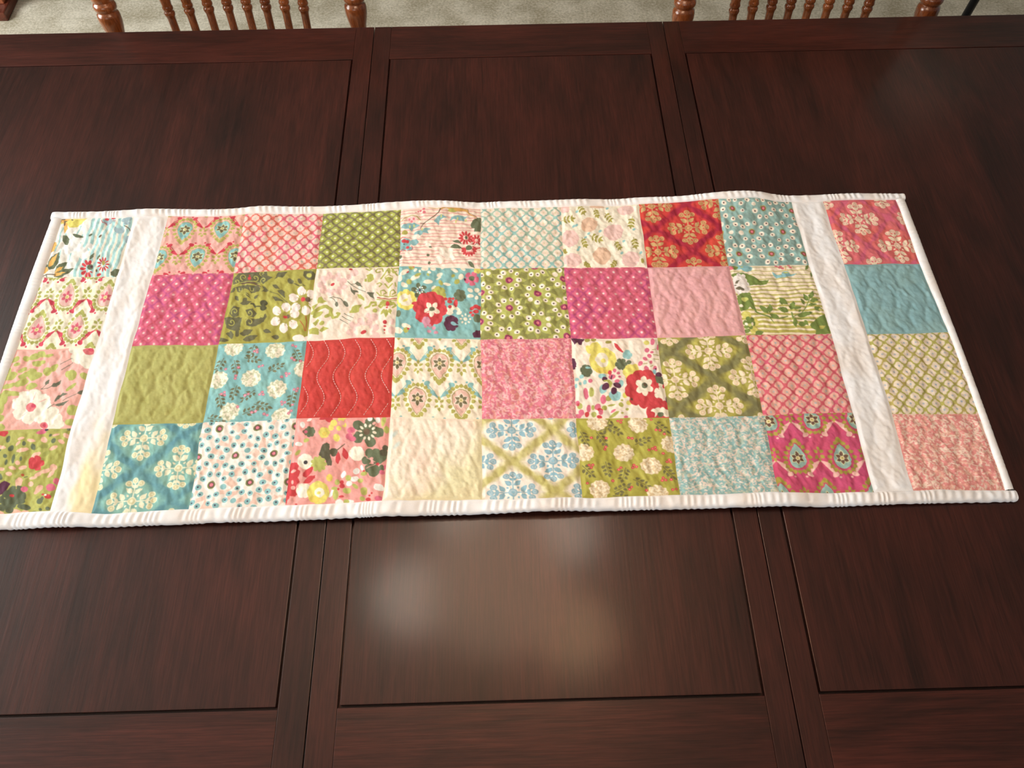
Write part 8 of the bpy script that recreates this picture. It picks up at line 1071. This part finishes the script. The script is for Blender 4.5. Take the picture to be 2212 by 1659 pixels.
# the two plain sashing strips
for ci, sd in ((1, 321), (10, 322)):
    nv, nu = 560, 60
    U, V = np.meshgrid(np.linspace(0, 1, nu), np.linspace(0, 4, nv))
    X = np.empty_like(U)
    Y = np.empty_like(U)
    for r in range(4):
        s = (V >= r) & (V <= r + 1)
        x, y = bil(GP[r, ci], GP[r, ci + 1], GP[r + 1, ci + 1], GP[r + 1, ci], U[s], V[s] - r)
        X[s], Y[s] = x, y
    X = X + 0.0011 * (fbm(X * 30 + 20, Y * 30 + 20, 311, 2) - 0.5) * 2
    Y = Y + 0.0013 * (fbm(X * 30 + 60, Y * 30 + 20, 312, 2) - 0.5) * 2
    mask = edge_mask(U, V / 4, 0.047, 0.45)
    Zc = surf(X, Y, mask * 0.55) + mask * (0.0012 * np.sin(U * math.pi * 3 + 1.2 * np.sin(V * 2.1)) * 0.5)
    col = cotton(X, Y, sd)
    if ci == 1:      # yellowish overexposed glare, painted into the cloth colour near the front hem
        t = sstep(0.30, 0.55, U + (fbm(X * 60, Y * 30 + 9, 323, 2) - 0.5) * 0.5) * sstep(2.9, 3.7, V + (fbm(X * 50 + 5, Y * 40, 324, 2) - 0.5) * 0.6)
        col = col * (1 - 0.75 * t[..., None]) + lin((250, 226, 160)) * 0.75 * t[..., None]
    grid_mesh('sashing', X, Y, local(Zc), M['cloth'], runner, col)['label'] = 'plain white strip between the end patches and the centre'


# binding, folded over the edge and ribbed across
def binding(kind, label=None):
    n = 1500 if kind in 'TB' else 620
    t = np.linspace(0, 1, n)
    if kind == 'T':
        ix = np.interp(t, np.linspace(0, 1, 15), np.concatenate([[TOPX[0]], GP[0, :, 0], [TOPX[1]]]))
        iy = np.interp(ix, GP[0, :, 0], GP[0, :, 1])
        ox, oy = ix, np.full(n, Y_TOP) + 0.0006 * np.sin(ix * 37)
    elif kind == 'B':
        ix = np.interp(t, np.linspace(0, 1, 15), np.concatenate([[BOTX[0]], GP[4, :, 0], [BOTX[1]]]))
        iy = np.interp(ix, GP[4, :, 0], GP[4, :, 1])
        ox, oy = ix, np.interp(ix, [-.62, -.43, -.26, 0.1, .4, .62], [-.2405, -.2412, -.2398, -.2385, -.2392, -.2385])
    else:
        gi = 0 if kind == 'L' else 12
        iy = np.interp(t, np.linspace(0, 1, 5), GP[:, gi, 1])
        ix = np.interp(-iy, -GP[:, gi, 1], GP[:, gi, 0])
        oy = iy
        if kind == 'L':
            ox = np.interp(-iy, [-.234, -.118, -.013, .02, .24], [-.6224, -.6248, -.6238, -.6230, -.6215])
        else:
            ox = np.interp(-iy, [-.236, -.118, .008, .124, .235], [.6200, .6215, .6233, .6230, .6222])
    jx = 0.0011 * (fbm(ix * 30 + 20, iy * 30 + 20, 311, 2) - 0.5) * 2
    jy = 0.0013 * (fbm(ix * 30 + 60, iy * 30 + 20, 312, 2) - 0.5) * 2
    ix, iy = ix + jx, iy + jy
    # cross profile: fraction outwards, height above/below the quilt surface
    F = np.array([0, .06, .14, .26, .40, .55, .70, .82, .91, .965, 1.0, 1.005, .985, .93, .80])
    Hh = np.array([-.0009, .0003, .0012, .0018, .0021, .0021, .0018, .0011, -.0001, -.0014, -.0030, -.0046, -.0058, -.0064, -.0066])
    s = np.concatenate([[0], np.cumsum(np.hypot(np.diff(ox), np.diff(oy)))])
    sd = {'T': 331, 'B': 332, 'L': 333, 'R': 334}[kind]
    warp = s * 98 + 2.2 * (vnoise(s * 40, s * 0 + 1.5, sd) - 0.5) * 2
    amp = 0.00030 + 0.00045 * vnoise(s * 70, s * 0 + 4.5, sd)
    if kind in 'LR':
        amp = amp * 0.45
    X = ix[None] + (ox - ix)[None] * F[:, None]
    Y = iy[None] + (oy - iy)[None] * F[:, None]
    # lean of the ribs
    rib = np.sin(2 * math.pi * (warp[None] + F[:, None] * 0.35)) * amp[None] * np.sin(np.pi * np.clip(F, 0, 1))[:, None] ** 0.5
    edge = 0.0007 * np.sin(2 * math.pi * warp)[None] * (F[:, None] ** 6) * (amp / 0.0009)[None]
    if kind in 'TB':
        Y = Y + edge * (1 if kind == 'T' else -1)
    else:
        X = X + edge * (1 if kind == 'R' else -1)
    Zc = ZB + lift(X, Y) + Hh[:, None] + rib
    col = cotton(X, Y, sd + 10)
    t2 = sstep(-0.2, 0.9, -np.sin(2 * math.pi * (warp[None] + F[:, None] * 0.35)))[..., None] * 0.10
    col = col * (1 - t2) + lin((246, 224, 208)) * t2
    if kind in 'BR':
        pass
    if kind in 'TR':
        X, Y, Zc, col = X[::-1], Y[::-1], Zc[::-1], col[::-1]
    if kind in 'LR':
        X, Y, Zc, col = X.T, Y.T, Zc.T, col.transpose(1, 0, 2)
        if kind == 'L':
            X, Y, Zc, col = X[:, ::-1], Y[:, ::-1], Zc[:, ::-1], col[:, ::-1]
        else:
            X, Y, Zc, col = X[:, ::-1], Y[:, ::-1], Zc[:, ::-1], col[:, ::-1]
    return grid_mesh('binding', X, Y, local(Zc), M['cloth'], runner, col)


for kd in 'TBLR':
    binding(kd)

# backing under the whole quilt
nx, ny = 300, 110
X, Y = np.meshgrid(np.linspace(-0.6195, 0.6185, nx), np.linspace(0.2335, -0.2375, ny))
Zk = np.maximum(ZB + lift(X, Y) - 0.0066, 0.7605)
grid_mesh('backing', X, Y, local(Zk), M['batting'], runner)

# running stitches that show on the red patch
bm = bmesh.new()
a, b, c, d = RED
x_lo, x_hi = max(a[0], d[0]) + 0.002, min(b[0], c[0]) - 0.002
y_hi, y_lo = min(a[1], b[1]) - 0.002, max(c[1], d[1]) + 0.002
for kk in range(-60, 60):
    yy = y_lo
    while yy < y_hi:
        seg = []
        for q in (0.0, 0.0011, 0.0022):
            y = yy + q
            x = kk * 0.0205 - 0.0062 * math.sin(2 * math.pi * y / 0.066)
            seg.append((x, y))
        if all(x_lo < x < x_hi for x, _ in seg):
            z = surf(np.array([p[0] for p in seg]), np.array([p[1] for p in seg]), np.ones(3)) - 0.760
            prev = None
            for (x, y), h in zip(seg, z):
                w = 0.00038
                v = [bm.verts.new((x - w, y, h + 0.0002)), bm.verts.new((x, y, h + 0.0007)), bm.verts.new((x + w, y, h + 0.0002))]
                if prev:
                    bm.faces.new((prev[0], prev[1], v[1], v[0]))
                    bm.faces.new((prev[1], prev[2], v[2], v[1]))
                prev = v
        yy += 0.0034
st = obj('stitching', bm, M['thread'], red_patch)
st['kind'] = 'stuff'
st['label'] = 'white running stitches in wavy lines'

# ------------------------------------------------------------------ spindle-back dining chairs
LEAN = math.tan(math.radians(12))
HW = 0.2290


def yl(z):
    return (z - 0.70) * LEAN


def bow(x):
    return 0.042 * (1 - (x / HW) ** 2)


def make_chair(label, loc, rz):
    ch = thing('dining_chair', label, 'chair', loc, rz, None)
    # saddle seat
    bm = bmesh.new()
    r = 26
    ring_t, ring_b, mid = [], [], []
    for k in range(r):
        t = 2 * math.pi * k / r
        cx, sy_ = math.cos(t), math.sin(t)
        w = 0.235 - 0.02 * (sy_ > 0) * sy_
        x = w * math.copysign(abs(cx) ** 0.62, cx)
        y = -0.215 + 0.215 * math.copysign(abs(sy_) ** 0.62, sy_)
        ring_t.append((x, y))
    def ring(s, z):
        return [bm.verts.new((x * s, -0.215 + (y + 0.215) * s, z)) for x, y in ring_t]
    rings = [ring(0.90, 0.425), ring(0.985, 0.432), ring(1.0, 0.444), ring(0.99, 0.457), ring(0.94, 0.463), ring(0.70, 0.455), ring(0.35, 0.449)]
    for i in range(len(rings) - 1):
        for k in range(r):
            bm.faces.new((rings[i][k], rings[i][(k + 1) % r], rings[i + 1][(k + 1) % r], rings[i + 1][k]))
    bm.faces.new(rings[0][::-1])
    bm.faces.new(rings[-1])
    obj('seat', bm, M['oak_y'], ch, True)
    # turned posts
    prof = [(.455, .0150), (.49, .0175), (.53, .0150), (.56, .0130), (.62, .0126), (.672, .0140), (.686, .0158), (.698, .0188), (.708, .0205), (.716, .0206), (.7215, .0196), (.7240, .0172), (.7255, .0165), (.7272, .0185), (.7310, .0204), (.7355, .0204), (.7395, .0188), (.7412, .0166), (.7425, .0166), (.7445, .0184), (.752, .0200), (.764, .0182), (.78, .0150), (.80, .0155), (.84, .0190), (.88, .0185), (.93, .0160), (.97, .0180), (1.0, .0165), (1.012, .0120), (1.02, .0120), (1.035, .0175), (1.05, .0165), (1.062, .0080), (1.066, .0015)]
    for sg in (-1, 1):
        base = (sg * HW * 0.985, yl(0.455), 0.455)
        top = (sg * HW * 1.005, yl(1.066), 1.066)
        L = (Vector(top) - Vector(base)).length / (1.066 - 0.455)
        obj('post', lathe([((z - 0.455) * L, rr) for z, rr in prof], base, top, 24), M['oak_z'], ch, True)
    # spindles
    sp = [(.455, .0060), (.50, .0072), (.60, .0076), (.672, .0074), (.683, .0076), (.6868, .0082), (.6895, .0096), (.6925, .0101), (.6955, .0094), (.6968, .0083), (.6978, .0083), (.6992, .0094), (.7020, .0101), (.7048, .0094), (.7070, .0088), (.713, .0096), (.722, .0100), (.735, .0086), (.752, .0068), (.80, .0075), (.85, .0080), (.90, .0066), (.945, .0055)]
    sp = [(z + 0.0090 if 0.65 < z < 0.76 else z, r) for z, r in sp]
    for i in range(8):
        x = (i - 3.5) * 0.0353
        x0, x1 = x * 0.965, x * 1.075
        base = (x0, yl(0.455) + bow(x) * 0.75, 0.455)
        top = (x1, yl(0.945) + bow(x) * 1.05, 0.945)
        L = (Vector(top) - Vector(base)).length / (0.945 - 0.455)
        obj('spindle', lathe([((z - 0.455) * L, rr) for z, rr in sp], base, top, 14), M['oak_z'], ch, True)
    # curved crest rail
    bm = bmesh.new()
    n = 22
    prev = None
    for k in range(n + 1):
        x = -HW + 2 * HW * k / n
        arch = 0.020 * (1 - (x / HW) ** 2)
        sec = []
        for (dy, z) in ((-.009, .925), (.009, .925), (.011, .96), (.009, .998 + arch), (0, 1.006 + arch), (-.009, .998 + arch), (-.011, .96)):
            sec.append(bm.verts.new((x, yl(z) + bow(x) * 1.05 + dy, z)))
        if prev:
            for q in range(7):
                bm.faces.new((prev[q], prev[(q + 1) % 7], sec[(q + 1) % 7], sec[q]))
        else:
            bm.faces.new(sec[::-1])
        prev = sec
    bm.faces.new(prev)
    obj('crest_rail', bm, M['oak_x'], ch, True)
    # turned legs and stretchers
    lp = [(0, .010), (.01, .013), (.05, .013), (.10, .018), (.16, .020), (.18, .014), (.19, .019), (.21, .020), (.225, .014), (.30, .021), (.38, .019), (.435, .014)]
    ends = {}
    for sx in (-1, 1):
        for sy_ in (-1, 1):
            base = (sx * 0.215, -0.215 + sy_ * 0.205, 0.0)
            top = (sx * 0.165, -0.215 + sy_ * 0.150, 0.432)
            L = (Vector(top) - Vector(base)).length / 0.435
            obj('leg', lathe([(z * L, rr) for z, rr in lp], base, top, 16), M['oak_z'], ch, True)
            ends[(sx, sy_)] = Vector(base).lerp(Vector(top), 0.40)
    for sx in (-1, 1):
        p, q = ends[(sx, -1)], ends[(sx, 1)]
        obj('stretcher', tube([p, p.lerp(q, .25), p.lerp(q, .5), p.lerp(q, .75), q], [.007, .010, .012, .010, .007]), M['oak_y'], ch, True)
    p, q = ends[(-1, -1)].lerp(ends[(-1, 1)], .5), ends[(1, -1)].lerp(ends[(1, 1)], .5)
    obj('stretcher', tube([p, p.lerp(q, .25), p.lerp(q, .5), p.lerp(q, .75), q], [.007, .010, .012, .010, .007]), M['oak_x'], ch, True)
    return ch


chair = make_chair('honey oak spindle-back chair at the far side of the table, nearer the blue armchair', (-0.4610, 0.762, 0.0), math.radians(1.5))
chair['group'] = 'spindle-back chairs beyond the table'
chair2 = copy_tree(chair)
chair2.location = (0.6035, 0.733, 0.0)
chair2.rotation_euler = (0, 0, math.radians(-0.5))
chair2['label'] = 'honey oak spindle-back chair at the far side of the table, nearer the black lamp pole'

# ------------------------------------------------------------------ things at the edge of the carpet
arm = thing('armchair', 'wooden armchair with blue upholstery standing on the carpet past the spindle chairs', 'armchair', (-1.95, 2.05, 0.0))
for sx in (-1, 1):
    obj('runner', box(sx * 0.33 - 0.016, sx * 0.33 + 0.016, -0.262, 0.36, 0.0, 0.030, 0.004), M['walnut'], arm)
obj('front_rail', box(-0.314, 0.314, -0.262, -0.232, 0.0, 0.030, 0.004), M['walnut'], arm)
for sx in (-1, 1):
    for sy_ in (-0.20, 0.31):
        obj('post', box(sx * 0.325 - 0.014, sx * 0.325 + 0.010, sy_ - 0.014, sy_ + 0.014, 0.030, 0.62 if sy_ < 0 else 0.95, 0.003), M['warm_wood'], arm)
    obj('side_panel', box(sx * 0.322 - 0.006, sx * 0.322 + 0.006, -0.186, 0.296, 0.05, 0.55, 0.003), M['blue_cloth'], arm)
    obj('armrest', box(sx * 0.325 - 0.03, sx * 0.325 + 0.03, -0.235, 0.33, 0.62, 0.65, 0.008), M['warm_wood'], arm)
obj('cushion', box(-0.30, 0.30, -0.22, 0.28, 0.28, 0.44, 0.03, 3), M['blue_cloth'], arm, True)
obj('backrest', box(-0.30, 0.30, 0.24, 0.32, 0.44, 0.93, 0.03, 3), M['blue_cloth'], arm, True)

st_ = thing('side_table', 'small reddish-brown side table with block feet behind the blue armchair', 'side table', (-1.40, 2.07, 0.0))
obj('table_top', box(-0.18, 0.18, -0.18, 0.18, 0.50, 0.525, 0.005), M['walnut'], st_)
obj('shelf', box(-0.15, 0.15, -0.15, 0.15, 0.16, 0.178, 0.003), M['walnut'], st_)
for sx in (-1, 1):
    for sy_ in (-1, 1):
        bm = box(sx * 0.145 - 0.018, sx * 0.145 + 0.018, sy_ * 0.145 - 0.018, sy_ * 0.145 + 0.018, 0.02, 0.50, 0.003)
        add_box(bm, sx * 0.145 - 0.025, sx * 0.145 + 0.025, sy_ * 0.145 - 0.025, sy_ * 0.145 + 0.025, 0.0, 0.03, 0.003)
        obj('leg', bm, M['walnut'], st_)

lamp = thing('floor_lamp', 'black metal floor lamp pole standing on the carpet past the table end', 'floor lamp', (1.385, 1.410, 0.0))
obj('base', lathe([(0, .14), (.008, .142), (.016, .136), (.024, .05), (.034, .018)], seg=32), M['black_metal'], lamp, True)
obj('pole', lathe([(.03, .0115), (.70, .0115), (.705, .0135), (.72, .0135), (.725, .0105), (1.42, .0105)], seg=18), M['black_metal'], lamp, True)
bm = bmesh.new()
prof = [(1.32, .20), (1.60, .13)]
rings = []
for rr_ in (0, -0.003):
    for z, r in prof if rr_ == 0 else prof[::-1]:
        rings.append([bm.verts.new(((r + rr_) * math.cos(2 * math.pi * k / 36), (r + rr_) * math.sin(2 * math.pi * k / 36), z)) for k in range(36)])
for i in range(4):
    for k in range(36):
        bm.faces.new((rings[i][k], rings[i][(k + 1) % 36], rings[(i + 1) % 4][(k + 1) % 36], rings[(i + 1) % 4][k]))
obj('lamp_shade', bm, M['shade_cloth'], lamp, True)

# ------------------------------------------------------------------ chandelier hung over the table
cx, cy = 0.0, -0.08
chn = thing('chandelier', 'brass chandelier with five frosted bell shades hanging over the table', 'chandelier', (cx, cy, 1.80))
obj('stem', lathe([(-.06, .004), (-.05, .014), (-.03, .022), (0, .012), (.03, .026), (.06, .012), (.20, .008), (.70, .006)], seg=16), M['brass'], chn, True)
obj('bowl', lathe([(-.145, .004), (-.142, .05), (-.130, .10), (-.105, .145), (-.075, .172), (-.070, .172), (-.100, .138), (-.124, .095), (-.136, .045), (-.139, .004)], seg=40), M['amber'], chn, True)
obj('canopy', lathe([(.66, .02), (.675, .055), (.70, .06)], seg=24), M['brass'], chn, True)
for k in range(5):
    t = math.radians(40 + 72 * k)
    ex, ey = 0.215 * math.cos(t), 0.215 * math.sin(t)
    pts = [(ex * f, ey * f, z) for f, z in ((0.05, .03), (.30, -.025), (.62, -.03), (.90, .02), (1.0, .06))]
    obj('arm', tube(pts, .006), M['brass'], chn, True)
    bm = bmesh.new()
    prof = [(.055, .016), (.047, .036), (.018, .068), (-.025, .086), (-.055, .090), (-.053, .086), (-.02, .081), (.015, .063), (.042, .030), (.05, .010)]
    add_lathe(bm, prof, (ex, ey, 0.0), None, 28)
    obj('lamp_shade', bm, M[('glow', 'glow', 'glow', 'unlit', 'dim')[k]], chn, True)
